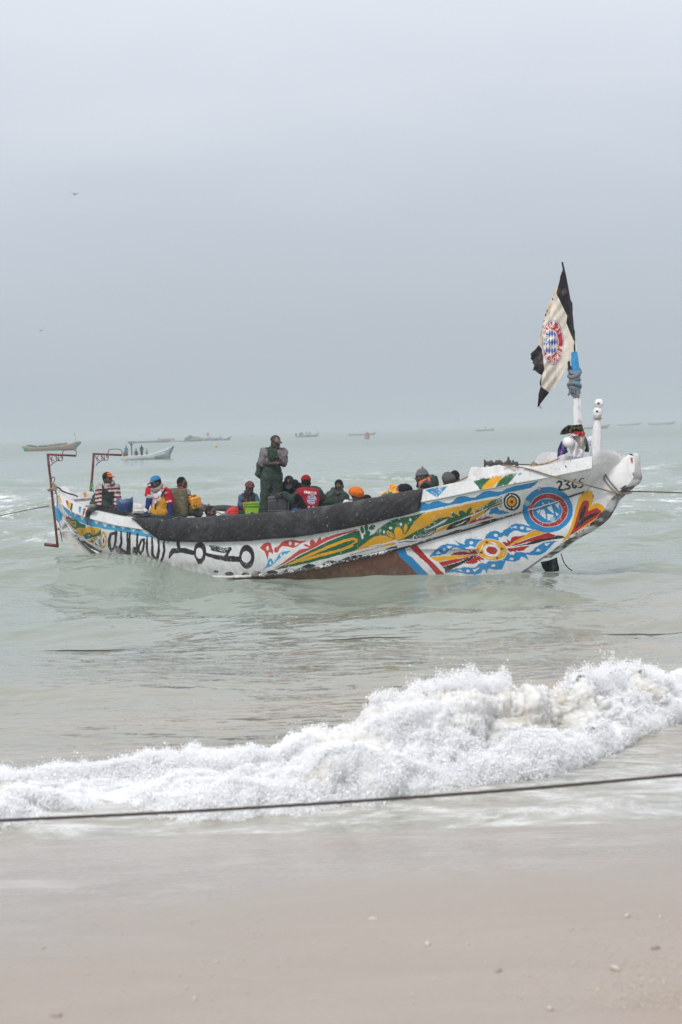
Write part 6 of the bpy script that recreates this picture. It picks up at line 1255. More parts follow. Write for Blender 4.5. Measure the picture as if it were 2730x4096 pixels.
g.limb([g.p(578, 740, 0), g.p(562, 1010, -.02), lf], [.092, .075, .066], 'waders', 1., .036); g.limb([g.p(730, 740, 0), g.p(735, 1000, .02), rf], [.090, .072, .06], 'waders', 1., .034)
for f_ in (lf, rf): g.l('boot', (.03, .04, .035), .003, .012).cap(f_, f_+v_([.05, -.16, -.03]), .06, .05)
sc_ = g.l('knotted_cape', (.035, .06, .05), .008, .008)
for a, b, r in [((540, 310, .02), (640, 285, -.08), .030), ((640, 285, -.08), (715, 360, -.13), .030), ((560, 325, -.02), (650, 330, -.12), .025), ((650, 330, -.13), (640, 430, -.15), .025), ((640, 430, -.15), (680, 480, -.15), .022), ((700, 330, -.13), (700, 430, -.15), .028), ((700, 430, -.15), (660, 380, -.16), .022), ((715, 380, -.14), (735, 420, -.14), .02)]: sc_.cap(g.p(*a), g.p(*b), r, r*.9, .02)
cl_ = g.l('cape', (.045, .07, .058), .006, .009)
for a, b, ra, rb in [((535, 330, .06), (470, 560, .06), .04, .05), ((505, 420, .08), (448, 690, .07), .045, .05), ((525, 400, .10), (495, 740, .09), .04, .045), ((465, 600, .06), (438, 690, .05), .035, .035)]: cl_.cap(g.p(*a), g.p(*b), ra, rb, .05)
g.build()
# 7 man in a dark jacket, head bowed
g = Person(O2, 3.92, 930, 1000, .05, 'man with bowed head in dark jacket and navy cap with a gold letter T')
g.head(932, 835, -4, 42, 0, neck=g.p(940, 920, .07)); g.torso(g.p(950, 905, .08), g.p(950, 1260, .12), .215, .13, rot(-5), 'jacket', (.018, .018, .022), .010)
def tee(C, V, s, x, a, u):
    m = (a > .03) & (u > .04); X = x/.1; U = u; C[m & (((np.abs(U-.118) < .008) & (np.abs(x) < .024)) | ((np.abs(x) < .008) & (U > .072) & (U < .12)))] = (.32, .20, .06)
g.cap_hat((.035, .04, .055), (.05, .055, .075), front=tee)
jk = g.l('jacket'); jk.cap(g.p(850, 850, .02), g.p(900, 920, -.05), .04, .04).cap(g.p(1010, 830, .02), g.p(985, 930, -.05), .045, .04).cap(g.p(1010, 820, .05), g.p(1100, 880, .08), .05, .06)
g.limb([g.p(830, 960, .05), g.p(835, 1120, -.05), g.p(880, 1230, -.15)], [.06, .05, .035], 'jacket', 1., .024); g.limb([g.p(1080, 930, .1), g.p(1090, 1120, .0), g.p(1010, 1240, -.1)], [.06, .05, .035], 'jacket', 1., .024)
g.hand(g.p(885, 1240, -.15), (.4, -.3, -.8), (1, 0, 0), .5, 1); g.hand(g.p(1005, 1245, -.1), (-.6, -.3, -.6), (-1, 0, 0), .5, -1); seat_legs(g, g.p(950, 1260, .1), 0, 'jeans', (.03, .08, .22)); g.build()
# 8 man in the red vest, seen from behind
g = Person(O2, 3.92, 1260, 1050, .62, 'man seen from behind in red football vest lettered KHAYAR and red cap worn backwards')
g.head(1196, 825, 180, -2, 0, hair=(.012, .011, .011), neck=g.p(1215, 925)); g.torso(g.p(1230, 900, 0), g.p(1290, 1270, .02), .215, .135, rot(180), 'jacket', (.032, .055, .045), .009)
g.limb([g.p(1100, 985, 0), g.p(985, 1095, .02), g.p(838, 1000, .02)], [.062, .052, .034], 'jacket', .93, .026); g.limb([g.p(1400, 1000, 0), g.p(1510, 1150, .05), g.p(1590, 1150, .22)], [.062, .052, .034], 'jacket', .93, .026)
g.hand(g.p(826, 1000, .02), (-1, -.12, .0), (-.1, -.1, -1), .75, -1, 1.05); g.hand(g.p(1592, 1150, .22), (.5, .8, -.2), (0, 0, -1), .5, 1)
def redback(C, V, s, x, a, u): d = V-s.hc; C[(a < -.05) & (np.abs(x) < .035) & (u < .062)] = (.03, .012, .012)
g.cap_hat((.26, .012, .02), (.24, .012, .02), back=False, front=redback)
VO = O2
def vest8(V, s):
    px, py = project(V); X = (px-O2[0])*3.92; Y = (py-O2[1])*3.92; C = np.tile(v_([.014, .014, .018]), (len(V), 1))
    r_ = inpoly(X, Y, [(1020, 1000), (1060, 920), (1140, 895), (1340, 900), (1400, 940), (1425, 1080), (1400, 1120), (1362, 1240), (1330, 1290), (1235, 1300), (1205, 1180), (1140, 1070), (1075, 990), (1030, 1010)]); C[r_] = (.27, .02, .035)
    a_ = radians(6); rx_ = lambda x, y: (x, y)
    for i, ch in enumerate('KHAYAR'):
        x0 = 1170+i*33; y0 = 952+i*4.6
        for st in LET[ch]: C[instroke(X, Y, [(x0+x*24-y*0, y0+y*36+x*3) for x, y in st], 8.5)] = (.72, .70, .72)
    crest(X, Y, C, 1285, 1088, 78, 82, False, None, 5.5, (.58, .58), (.27, .02, .035), (.05, .09, .34), (.55, .52, .56))
    for ch, x0 in (('1', 1222), ('0', 1290)):
        for st in LET[ch]: C[instroke(X, Y, [(x0+x*44, 1200+y*60) for x, y in st], 12)] = (.62, .60, .62)
    return C
g.over('vest', 'jacket', [[(1030, 1010), (1060, 920), (1140, 880), (1340, 885), (1400, 940), (1440, 1080), (1440, 1400), (1040, 1400), (1040, 1150), (1000, 1060)]], vest8, .016, None, .001, True, .0065)
seat_legs(g, g.p(1290, 1275, .0), 180, 'trousers', (.03, .04, .04)); g.build()
# 9 man in green rain jacket
g = Person(O3, 2.613, 280, 350, .1, 'short haired man in loose dark green rain jacket, looking down')
g.head(281, 246, -14, 20, -6, sc=.92, hair=(.012, .012, .012), neck=g.p(268, 315), beard=True); g.torso(g.p(262, 310, .01), g.p(265, 500, .03), .20, .13, rot(-12), 'rain_jacket', (.040, .058, .050), .013)
rj = g.l('rain_jacket', None, None, None, cloth('oilskin_green', .5)); rj.cap(g.p(222, 335, 0), g.p(172, 430, -.02), .065, .085, .04).cap(g.p(172, 420, -.02), g.p(185, 500, -.12), .08, .06, .04).cap(g.p(315, 335, 0), g.p(355, 430, -.02), .065, .08, .04).cap(g.p(355, 430, -.02), g.p(330, 500, -.15), .075, .06, .04).cap(g.p(225, 300, -.02), g.p(262, 325, -.08), .04, .04).cap(g.p(305, 300, -.02), g.p(275, 325, -.08), .04, .04).cap(g.p(225, 298, .03), g.p(300, 298, .06), .045, .045)
g.limb([g.p(190, 360), g.p(165, 440, -.04), g.p(215, 500, -.2)], [.06, .05, .034]); g.limb([g.p(335, 360), g.p(365, 440, -.04), g.p(310, 500, -.2)], [.06, .05, .034]); g.hand(g.p(215, 500, -.2), (.5, -.4, -.4), (0, 0, -1), .5); g.hand(g.p(310, 500, -.2), (-.5, -.4, -.4), (0, 0, -1), .5, -1)
seat_legs(g, g.p(265, 500, 0), -10, 'trousers', (.03, .045, .04)); g.build()
# 10 orange beret
g = Person(O3, 2.613, 440, 420, .78, 'man in orange beret and white shirt, seen from behind low at the rail')
g.head(472, 352, 118, 8, 0, hair=(.012, .011, .011), neck=g.p(452, 420)); g.torso(g.p(440, 408, .02), v_([*g.p(440, 500, .05)[:2], .75]), .19, .12, rot(125), 'shirt', (.58, .55, .57), .006)
be = g.l('beret', (.60, .14, .015), .004, .009); Rb = rot(118, 0, 0)@np.array([[cos(.3), 0, sin(.3)], [0, 1, 0], [-sin(.3), 0, cos(.3)]])
be.ell(g.p(458, 306, .02), (.125, .130, .085), rot(0, 0, 9), .02).ell(g.p(470, 322, .0), (.105, .115, .08), rot(0, 0, 9), .03).ell(g.p(462, 330, .0), (.10, .10, .05), rot(0, 0, 9), .03).ell(g.p(486, 322, -.02), (.09, .09, .05), rot(0, 0, 14), .02)
g.limb([g.p(360, 425), g.p(350, 480, -.05), g.p(370, 520, -.15)], [.055, .045, .034], 'shirt', 1, .016); g.build()
# someone low beside him: dark hair over a blue collar
g = Person(O3, 2.613, 568, 385, .3, 'person hidden behind the rail, only dark hair showing right of the orange beret')
g.head(570, 412, 100, 20, 0, hair=(.012, .011, .011), neck=g.p(560, 470, .05)); g.torso(g.p(555, 465, .05), v_([*g.p(555, 520, .1)[:2], .72]), .17, .11, rot(80), 'shirt', (.05, .20, .34)); g.build()
# 11 bent man in yellow jacket
g = Person(O3, 2.613, 850, 300, .15, 'man bending down in yellow oilskin jacket and black woollen hat')
g.head(958, 292, 74, 62, 0, neck=g.p(905, 290)); g.l('beanie', (.016, .016, .019), .005, .010).ell(g.p(962, 282, 0), (.125, .125, .098), rot(0, 0, -4), .02).ell(g.p(992, 288, 0), (.095, .10, .09), None, .03).ell(g.p(925, 288, 0), (.07, .085, .085), None, .03)
jk = g.l('oilskin_jacket', (.66, .31, .06), .012, .010, cloth('oilskin', .5)); g.l('body').cap(g.p(900, 300), g.p(780, 390, .05), .09, .12, .04)
jk.cap(g.p(880, 292), g.p(840, 325, .02), .07, .095, .04).cap(g.p(840, 325, .02), g.p(770, 380, .06), .095, .10, .04).cap(g.p(770, 380, .06), g.p(750, 440, .08), .10, .11, .04).cap(g.p(824, 235, .0), g.p(848, 270, .0), .030, .055, .03).cap(g.p(848, 268, 0), g.p(890, 268, 0), .055, .05, .03).cap(g.p(822, 216, 0), g.p(822, 240, 0), .014, .03, .02)
g.limb([g.p(870, 330, -.08), g.p(850, 400, -.1), g.p(900, 440, -.1)], [.055, .045, .034], 'oilskin_jacket', 1, .02); g.limb([g.p(760, 430, .05), g.p(820, 470, -.1), v_([*g.p(800, 480, -.05)[:2], .6])], [.09, .065, .045], 'oilskin_jacket', .5, .02); g.build()
# 12 grey beanie and hi-vis vest
g = Person(O3, 2.613, 1180, 230, .25, 'man in profile in knitted grey hat and dark green jacket with orange vest trim')
g.head(1142, 150, -84, 4, 0, neck=g.p(1165, 205, .0)); g.beanie((.13, .13, .14), .102, bob=True); g.torso(g.p(1182, 205, .02), g.p(1215, 400, .03), .17, .13, rot(-75), 'jacket', None, .009)
def j12(V, s):
    px, py = project(V); X = (px-O3[0])*2.613; Y = (py-O3[1])*2.613; C = np.tile(v_([.04, .058, .048]), (len(V), 1)); C[(X < 1196) & (Y > 195)] = (.19, .17, .12)
    C[inpoly(X, Y, [(1150, 205), (1200, 160), (1232, 150), (1235, 200), (1200, 245), (1175, 225)])] = (.06, .065, .08); C[instroke(X, Y, [(1112, 222), (1140, 195), (1192, 172)], 13) | inpoly(X, Y, [(1203, 158), (1225, 152), (1232, 195), (1212, 185)])] = (.85, .13, .02); C[(X > 1170) & (X < 1250) & (Y < 155)] = (.10, .10, .07); return C
jk = g.l('jacket', j12, .009, .009); jk.cap(g.p(1200, 150, .06), g.p(1255, 200, .04), .055, .10, .05).cap(g.p(1235, 190, .03), g.p(1268, 280, .03), .085, .095, .04).cap(g.p(1180, 160, .0), g.p(1150, 205, -.06), .045, .035, .03).cap(g.p(1165, 230, -.08), g.p(1140, 330, -.12), .08, .075, .04)
g.limb([g.p(1168, 235, -.1), g.p(1140, 330, -.14), g.p(1090, 350, -.2)], [.055, .045, .034]); g.hand(g.p(1090, 350, -.2), (-1, -.1, -.2), (0, 0, -1), .5); g.l('radio', (.015, .015, .018), 0, .01).cap(g.p(1103, 230, -.05), g.p(1100, 250, -.05), .022, .024)
seat_legs(g, g.p(1210, 400, 0), -70, 'trousers', (.03, .045, .04)); g.build()
g = Person(O3, 2.613, 1180, 270, .62, 'person crouching low at the rail below the grey hatted man, top of head only')
g.head(1182, 292, -60, 25, 0, hair=(.014, .012, .013), neck=g.p(1190, 350, .05)); g.torso(g.p(1195, 345, .05), v_([*g.p(1195, 420, .1)[:2], .8]), .17, .11, rot(-40), 'shirt', (.05, .05, .06)); g.build()
# 13, 14 two heads by the white washboard
g = Person(O3, 2.613, 1420, 190, .35, 'man with grey knitted hat pulled low and yellow shoulder, beside the white washboard')
g.head(1425, 195, -45, 30, -8, neck=g.p(1400, 250, .03)); g.beanie((.085, .088, .095), .115, fold=False); g.l('beanie').ell(g.p(1430, 172, .0), (.105, .10, .085), rot(0, 0, -6), .03); g.torso(g.p(1385, 248, .04), v_([*g.p(1370, 360, .1)[:2], .95]), .18, .12, rot(-30), 'jacket', (.60, .30, .06)); g.build()
g = Person(O3, 2.613, 1495, 160, -.05, 'shaven headed man just behind the grey hatted man by the washboard', skin=(.036, .025, .022))
g.head(1492, 158, 150, 6, 0, hair=(.014, .013, .013), neck=g.p(1488, 235, .03)); g.torso(g.p(1488, 235, .03), v_([*g.p(1488, 350, .05)[:2], 1.0]), .18, .12, rot(150), 'shirt', (.05, .05, .06)); g.build()
# ================================================================== THINGS ABOARD
PP = Person(O1, 3.92, 510, 640, .70, 'x')
# blue cut drum used as a bucket
c = PP.p(508, 640); up = 1/(3.92*ppm(PP.D))
def lathe(name, c, prof, matl, parent, seg=28, warp=None, close=True):
    V = []; 
    for r, z in prof:
        for k in range(seg):
            a = 2*pi*k/seg; rr, zz = (r, z) if warp is None else warp(r, z, a); V.append((c[0]+rr*cos(a), c[1]+rr*sin(a), c[2]+zz))
    F = [tuple(f) for f in grid_faces(len(prof), seg, closed=True)]
    if close: F.append(tuple(range(seg))[::-1])
    return mesh_np(name, V, F, matl, parent)
hb = 215*up; rb = 132*up
blue_m = mat('scuffed_blue_plastic', (.018, .055, .16), .42, .3, 7, .25, 30, spec=.5, dirt=(.22, .27, .36), dirt_amt=.45)
bk = empty('bucket', c-v_([0, 0, .5*hb])); tag(bk, 'large scuffed blue plastic tub beside the striped man', 'bucket')
def wp_(r, z, a): return r*(1+.03*sin(3*a+1)), z+(.020*sin(2*a+.6)+.012*sin(5*a) if z > .3*hb else 0)
lathe('tub', c, [(rb*.80, -.52*hb), (rb*.9, -.40*hb), (rb*.97, 0), (rb, .2*hb), (rb, .5*hb), (rb*.955, .5*hb), (rb*.95, .1*hb), (rb*.84, -.46*hb), (.01, -.47*hb)], blue_m, bk, 30, wp_)
MB().tube([c+v_([-.1*rb*0-.35*rb, -.2*rb, .5*hb]), c+v_([-.33*rb, -.3*rb, .38*hb])], .014, 6).build('rope_stub', rope_tan, bk)
# netted black drum
PD = Person(O1, 3.92, 1340, 600, .15, 'x'); c = PD.p(1338, 590); up = 1/(3.92*ppm(PD.D)); hd = 450*up; rd = 160*up
dr = empty('netted_drum', c-v_([0, 0, hd*.5])); tag(dr, 'large dark barrel wrapped in tan netting, between the two seated men', 'barrel')
prof = [(.01, .5*hd), (rd*.80, .5*hd), (rd*.90, .46*hd), (rd*.94, .36*hd), (rd*1.0, .0), (rd*1.0, -.25*hd), (rd*.93, -.42*hd), (rd*.66, -.5*hd)]
drm = mat('dark_drum_plastic', (.022, .022, .022), .6, .3, 9, .2, 30); lathe('drum', c, prof[::-1], drm, dr, 30)
mb = MB(); zs = np.linspace(-.49*hd, .485*hd, 60); rp_ = lambda z: np.interp(z, [p[1] for p in prof[::-1]][:], [p[0] for p in prof[::-1]])
for sgn in (1, -1):
    for k in range(26):
        a0_ = 2*pi*k/26; P_ = [c+v_([(rp_(z)+.006)*cos(a0_+sgn*(z/hd)*5.2+.05*sin(z*40+k)), (rp_(z)+.006)*sin(a0_+sgn*(z/hd)*5.2+.05*sin(z*40+k)), z]) for z in zs]
        mb.tube(P_, .0042, 4, cap=False)
mb.build('netting', mat('tan_netting', (.27, .24, .15), .9, .3, 20, 0), dr)
for (x, y, w_, h_, cc, nm) in [(1300, 455, 50, 60, (.10, .10, .10), 'worn_label'), (1290, 580, 105, 52, (.36, .05, .03), 'red_label'), (1422, 508, 60, 26, (.36, .36, .34), 'white_label')]:
    P_ = PD.p(x, y, 0); a = math.asin(np.clip((P_[0]-c[0])/rd, -1, 1)); wd_ = w_*up/rd/2; V = []
    for i in range(7):
        for j in (0, 1): aa = a-wd_+2*wd_*i/6; V.append((c[0]+(rd*.985+.0035)*sin(aa), c[1]-(rd*.985+.0035)*cos(aa), P_[2]+(j-.5)*h_*up))
    mesh_np(nm, V, [(2*i, 2*i+2, 2*i+3, 2*i+1) for i in range(6)], mat(nm, cc, .7, .3, 60, 0), dr)
# jerrycans
def jerrycan(name, P_, O, sc, cx, cy, w, h, dep, yaw, roll, col, label, mt, dy=0.):
    c = at_y(O[0]+cx/sc, O[1]+cy/sc, P_.D+dy); u_ = 1/(sc*ppm(P_.D)); R = rot(yaw, 0, roll); w, h = w*u_/2, h*u_/2
    root = empty('jerrycan', c-v_([0, 0, h])); tag(root, label, 'jerrycan'); L_ = Layer(); R3 = R
    L_.box(c, (w, dep/2, h), R3, .02, .045)
    for s_ in (-1, 1): L_.p.append(('e', c+R3@v_([s_*w*1.05, 0, h*.1]), v_([.012, dep*.6, h*.5]), R3, None, .01, True))
    for z in (-.45, .15, .62): L_.p.append(('b', c+R3@v_([0, dep*.5+.012, h*z]), v_([w*.7, .012, .006]), R3, .004, .01)) if False else None
    V, F = L_.mesh(.008); d = (V-c)@R3; g_ = (np.abs(np.abs(d[:, 2])-h*.55) < .009) | ((np.abs(d[:, 0]) < .006) & (np.abs(d[:, 2]) < h*.5)); Nn = vnormals(V, F); V = V-Nn*(.007*g_)[:, None]
    mesh_np('can', V, F, mt, root); MB().tube([c+R3@v_(q) for q in [(-w*.55, 0, h*.98), (-w*.5, 0, h+.03), (w*.1, 0, h+.035), (w*.2, 0, h*.98)]], .012, 7).build('handle', mt, root, True); MB().tube([c+R3@v_([w*.62, 0, h*.95]), c+R3@v_([w*.62, 0, h+.03])], .025, 10).build('screw_cap', mt, root, True)
    return root
PY = Person(O4, 4., 960, 200, .0, 'x')
jerrycan('jerrycan', PY, O4, 4., 960, 205, 185, 195, .20, 28, -12, None, 'battered orange yellow plastic jerrycan held by the man behind the drum', mat('yellow_plastic', (.56, .26, .025), .45, .2, 8, .2, 30, dirt=(.25, .12, .04), dirt_amt=.4))
PG = Person(O2, 3.92, 760, 1160, .72, 'x')
jerrycan('jerrycan', PG, O2, 3.92, 762, 1165, 318, 275, .24, -6, 0, None, 'big scratched grey black jerrycan at the rail under the vest man\'s hand', mat('grey_black_plastic', (.042, .044, .05), .55, .3, 6, .3, 30, dirt=(.16, .16, .17), dirt_amt=.7))
# green fish crate
PC = Person(O2, 3.92, 365, 1210, .3, 'x'); c = PC.p(372, 1225); u_ = 1/(3.92*ppm(PC.D)); cw, ch = 245*u_/2, 190*u_/2
cr_ = empty('fish_crate', c-v_([0, 0, ch])); tag(cr_, 'bright lime green plastic crate with slotted rim, held by the boy', 'crate'); gm = mat('lime_plastic', (.22, .41, .035), .4, .15, 9, .12, 30, dirt=(.18, .22, .06), dirt_amt=.4)
Rc = rot(-10); cd = .17; mb = MB(); V = []
for s0, z in ((.84, -1), (.98, 1)):
    for x, y in ((-1, -1), (1, -1), (1, 1), (-1, 1)): V.append(c+Rc@v_([x*cw*s0, y*cd*s0, z*ch]))
    for x, y in ((-1, -1), (1, -1), (1, 1), (-1, 1)): V.append(c+Rc@v_([x*(cw*s0-.012), y*(cd*s0-.012), z*ch+(.01 if z < 0 else 0)]))
F = [(i, (i+1) % 4, 8+(i+1) % 4, 8+i) for i in range(4)]+[(4+i, 12+i, 12+(i+1) % 4, 4+(i+1) % 4) for i in range(4)]+[(8+i, 8+(i+1) % 4, 12+(i+1) % 4, 12+i) for i in range(4)]+[(0, 3, 2, 1), (4, 5, 6, 7)]
mb.add(V, F); mb.build('box', gm, cr_)
mb = MB()
for z, hh in ((.93, .018), (.46, .010)):
    for (x, y, sx, sy) in ((0, 1, cw*2.08, .016), (0, -1, cw*2.08, .016), (1, 0, .016, cd*2.08), (-1, 0, .016, cd*2.08)): mb.box(c+Rc@v_([x*cw*1.02, y*cd*1.02, z*ch]), (sx, sy, hh), np.stack([Rc[:, 0], Rc[:, 1], v_([0, 0, 1.])], 1))
for x in np.linspace(-1, 1, 7): mb.box(c+Rc@v_([x*cw*1.0, cd*1.015, .7*ch]), (.012, .014, .46*ch), np.stack([Rc[:, 0], Rc[:, 1], v_([0, 0, 1.])], 1)); 
mb.build('rim', gm, cr_)
# red life vest lying over the thwart
PL = Person(O4, 4., 1500, 390, .2, 'x'); RO = (600, 1700); 
def lp(x, y, dy=0.): return at_y(RO[0]+x/2.24, RO[1]+y/2.24, PL.D+dy)
def lv(V):
    px, py = project(V); X = (px-RO[0])*2.24; Y = (py-RO[1])*2.24; C = np.tile(v_([.52, .05, .045]), (len(V), 1)); C[instroke(X, Y, [(690, 800), (730, 770), (800, 772), (850, 790)], 7) | instroke(X, Y, [(700, 812), (760, 788), (840, 800)], 4)] = (.02, .02, .025); C[(X < 685) | (X > 845) | ((X < 720) & (Y > 800))] = (.16, .18, .23); return C
lump('life_vest', PL, lambda L_: L_.cap(lp(690, 815), lp(760, 800), .07, .13, .05).cap(lp(760, 800), lp(840, 812), .13, .09, .05).cap(lp(650, 822, .05), lp(700, 825), .05, .07, .05), lv, 'red life vest with black straps and grey ends lying on the thwart', 'life vest', h=.009)
# dark green net heaped along the rail, frayed rope ends
rt_ = MB()
for k in range(46):
    x = rng.uniform(560, 735); y = np.interp(x, [560, 640, 735], [2058, 2068, 2075])+rng.normal(0, 2.5); q = onb(x, y, lambda t: bA(t)-rng.uniform(.03, .2)); rt_.tube(smooth_path([q+rng.normal(0, .045, 3)*v_([1.6, 1, .35]) for _ in range(5)], 16), .008, 4)
tag(rt_.build('fishing_net', mat('dark_green_net', (.025, .05, .055), .9, .3, 30, .3), None), 'dark green fishing net bunched along the near rail beside the yellow overalls', 'net', kind='stuff')
rt_ = MB()
for k in range(26):
    q = at_y(O4[0]+rng.uniform(1100, 1190)/4, O4[1]+rng.uniform(262, 300)/4, PL.D+.3); rt_.tube(smooth_path([q+rng.normal(0, .03, 3) for _ in range(4)], 12), .008, 4)
tag(rt_.build('frayed_rope', rope_grey, None), 'frayed grey rope bundle behind the resting man\'s head', 'rope')
tag(twisted('line', smooth_path([at_y(O4[0]+x/4, O4[1]+y/4, PL.D+.25) for x, y in [(1180, 290), (1260, 335), (1330, 355), (1400, 385), (1460, 400)]], 30), .010, rope_tan), 'tan line running from the frayed bundle to the life vest', 'rope')
tag(twisted('line', smooth_path([at_y(O3[0]+x/2.613, O3[1]+y/2.613, 27.8) for x, y in [(1480, 215), (1520, 200), (1568, 175), (1620, 150), (1640, 130)]], 30), .013, rope_tan), 'tan line running up from the shaven headed man to the washboard', 'rope')
gn = MB()
for k in range(14):
    q = at_y(O3[0]+rng.uniform(775, 830)/2.613, O3[1]+rng.uniform(328, 350)/2.613, onb(1555, 1978, .9)[1]); gn.tube(smooth_path([q+rng.normal(0, .03, 3) for _ in range(4)], 10), .006, 4)
tag(gn.build('green_twine', mat('sea_green_twine', (.02, .22, .15), .8), None), 'tangle of sea green twine below the yellow jacket', 'twine')
# ---- shells and pebbles on the beach
shell_m = mat('shell', (.55, .50, .42), .6, .2, 30, .3); peb = mat('pebble', (.40, .33, .27), .7, .3, 20, .3)
for i, (x, y, r, mm, lb) in enumerate([(858, 2112, .020, shell_m, 'cream broken shell on the sand, left of the middle'), (1440, 2105, .016, shell_m, 'small pale shell on the sand at the right, higher one'), (1415, 2226, .022, shell_m, 'pale grey shell on the sand near the right edge'), (130, 2334, .014, peb, 'small brown pebble at the bottom left corner'), (1145, 2230, .014, peb, 'tan pebble on the sand right of the middle'), (1265, 2318, .012, shell_m, 'tiny pale shell at the bottom towards the right'), (1075, 2168, .008, shell_m, 'tiny white shell chip right of the cream shell'), (1505, 2178, .018, peb, 'brown pebble at the right edge of the sand'), (430, 2270, .008, shell_m, 'tiny white chip on the lower left sand')]):
    p = at_z(x*DS, y*DS, .2); 
    for _ in range(6): p = at_z(x*DS, y*DS, sand_z(p[0], p[1]))
    V = ico*v_([r*1.5, r, r*.55])*(1+.25*rng.normal(0, 1, (12, 1))); V = V@np.array([[cos(i), sin(i), 0], [-sin(i), cos(i), 0], [0, 0, 1]]); o = mesh_np('shell' if mm is shell_m else 'pebble', V+p+v_([0, 0, r*.2]), icoF, mm); tag(o, lb, 'shell' if mm is shell_m else 'pebble')

ng = 1500; gx = np.abs(rng.normal(0, 1, ng)); G = []
for k in range(ng):
    if k < 1100: x, y = 1568-abs(rng.normal(0, 150)), 2353-abs(rng.normal(0, 110))
    else: x, y = rng.uniform(0, 1568), rng.uniform(2080, 2353)
    G.append(at_z(x*DS, y*DS, .24))
G = np.array(G); G[:, 2] = (10.35-G[:, 1])*.07+.012*fbm(G[:, 0]*.9, G[:, 1]*1.6, G[:, 0]*0, 4)*sstep(9.8, 7.5, G[:, 1])+.02*fbm(G[:, 0]*.3, G[:, 1]*.3, G[:, 0]*0+4, 2)+.003
drops('shell_grit', G, .0016+rng.exponential(.0013, ng), shell_m, 'fine pale shell grit scattered on the sand, thickest at the lower right')

xf = np.linspace(-9, 9, 260); yf = 20.1+.25*np.sin(xf*.5)+.05*np.sin(xf*2.1); zf_ = sea_z(xf, yf)-.010+.014*np.sin(xf*1.9+1)
tag(twisted('floating_rope', np.stack([xf, yf, zf_], 1), .006, rope_dark, pitch=.09), 'dark rope drifting half under water between the pirogue and the breaker', 'rope')
# ================================================================== FAR BOATS AND BIRDS
far_mat = mat('far_boat_paint', 'attr', .6, .10, .8, 0)
FO_ = (.36, .27, .12)
def ipl(P, u):
    P = np.asarray(P, float); d = np.concatenate([[0], np.cumsum(np.abs(np.diff(P[:, 0]))+.2*np.abs(np.diff(P[:, 1])))]); d /= d[-1]; return np.interp(u, d, P[:, 0]), np.interp(u, d, P[:, 1])
def far_boat(O, s, top, bot, D, beam, base, label, low=None, lowf=.5, topc=None, rail=None, inside=(.10, .10, .10), paintf=None, cat='boat', group='fishing boats anchored offshore', dk=.66):
    n = 46; u = np.linspace(0, 1, n); top = q2(top, O[0], O[1], s); bot = q2(bot, O[0], O[1], s); tx, ty = ipl(top, u); bx, by = ipl(bot, u)
    w = beam/2*np.clip(np.sin(pi*np.clip(u*.93+.035, 0, 1)), 0, 1)**.55; rows = []
    fr_ = [0, .08, .16, .3, .45, .6, .75, .9, 1.0]
    T = np.array([at_y(a, b, D-ww) for a, b, ww in zip(tx, ty, w)]); Bt = np.array([at_y(a, b, D-ww*.55) for a, b, ww in zip(bx, by, w)]); Bt[:, 2] = np.minimum(Bt[:, 2], Bt[:, 2]*.0+np.where(np.abs(Bt[:, 2]) < .6, -.12, Bt[:, 2]))
    near = [T*(1-f)+Bt*f-v_([0, 1, 0])*(.18*beam*.5*np.sin(pi*f)*w[:, None]/(beam/2)) for f in fr_]
    def back(P): Q = P.copy(); Q[:, 1] = 2*D-P[:, 1]; return Q
    keel = Bt.copy(); keel[:, 1] = D; keel[:, 2] -= .15
    inn_ = T.copy(); inn_[:, 1] += .12*w/(beam/2)+.02; fl_ = T*.5+Bt*.5; fl_[:, 1] = D-w*.7
    ring = [back(fl_), back(inn_)]+[back(p) for p in near][:1]; ring = [fl_, inn_]+near+[keel]+[back(p) for p in near[::-1]]+[back(inn_), back(fl_)]
    V = np.concatenate(ring); C = []
    for k in range(len(ring)):
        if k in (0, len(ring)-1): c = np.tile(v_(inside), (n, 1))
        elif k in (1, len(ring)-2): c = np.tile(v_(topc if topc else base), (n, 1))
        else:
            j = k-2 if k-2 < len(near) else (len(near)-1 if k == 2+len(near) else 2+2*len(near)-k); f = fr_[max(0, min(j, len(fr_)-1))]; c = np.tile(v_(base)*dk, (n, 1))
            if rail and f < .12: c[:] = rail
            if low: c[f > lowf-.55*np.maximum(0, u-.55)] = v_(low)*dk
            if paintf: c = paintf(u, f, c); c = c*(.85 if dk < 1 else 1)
        C.append(c)
    root = empty('anchored_boat', v_([np.mean(T[:, 0]), D, 0])); tag(root, label, cat, group)
    mesh_np('hull', V, grid_faces(len(ring), n, closed=False), far_mat, root, np.concatenate(C))
    mesh_np('bottom_boards', np.concatenate([fl_, back(fl_)]), grid_faces(2, n), mat('far_dark', (.12, .11, .10), .8), root)
    return root
def fpole(root, O, s, pts, D, r, col, name='pole', sm=False):
    P = [at_y(O[0]+x/s, O[1]+y/s, D) for x, y in pts]; return MB().tube(P, r, 6).build(name, mat('far_'+'_'.join(str(int(c*100)) for c in col), col, .8), root)
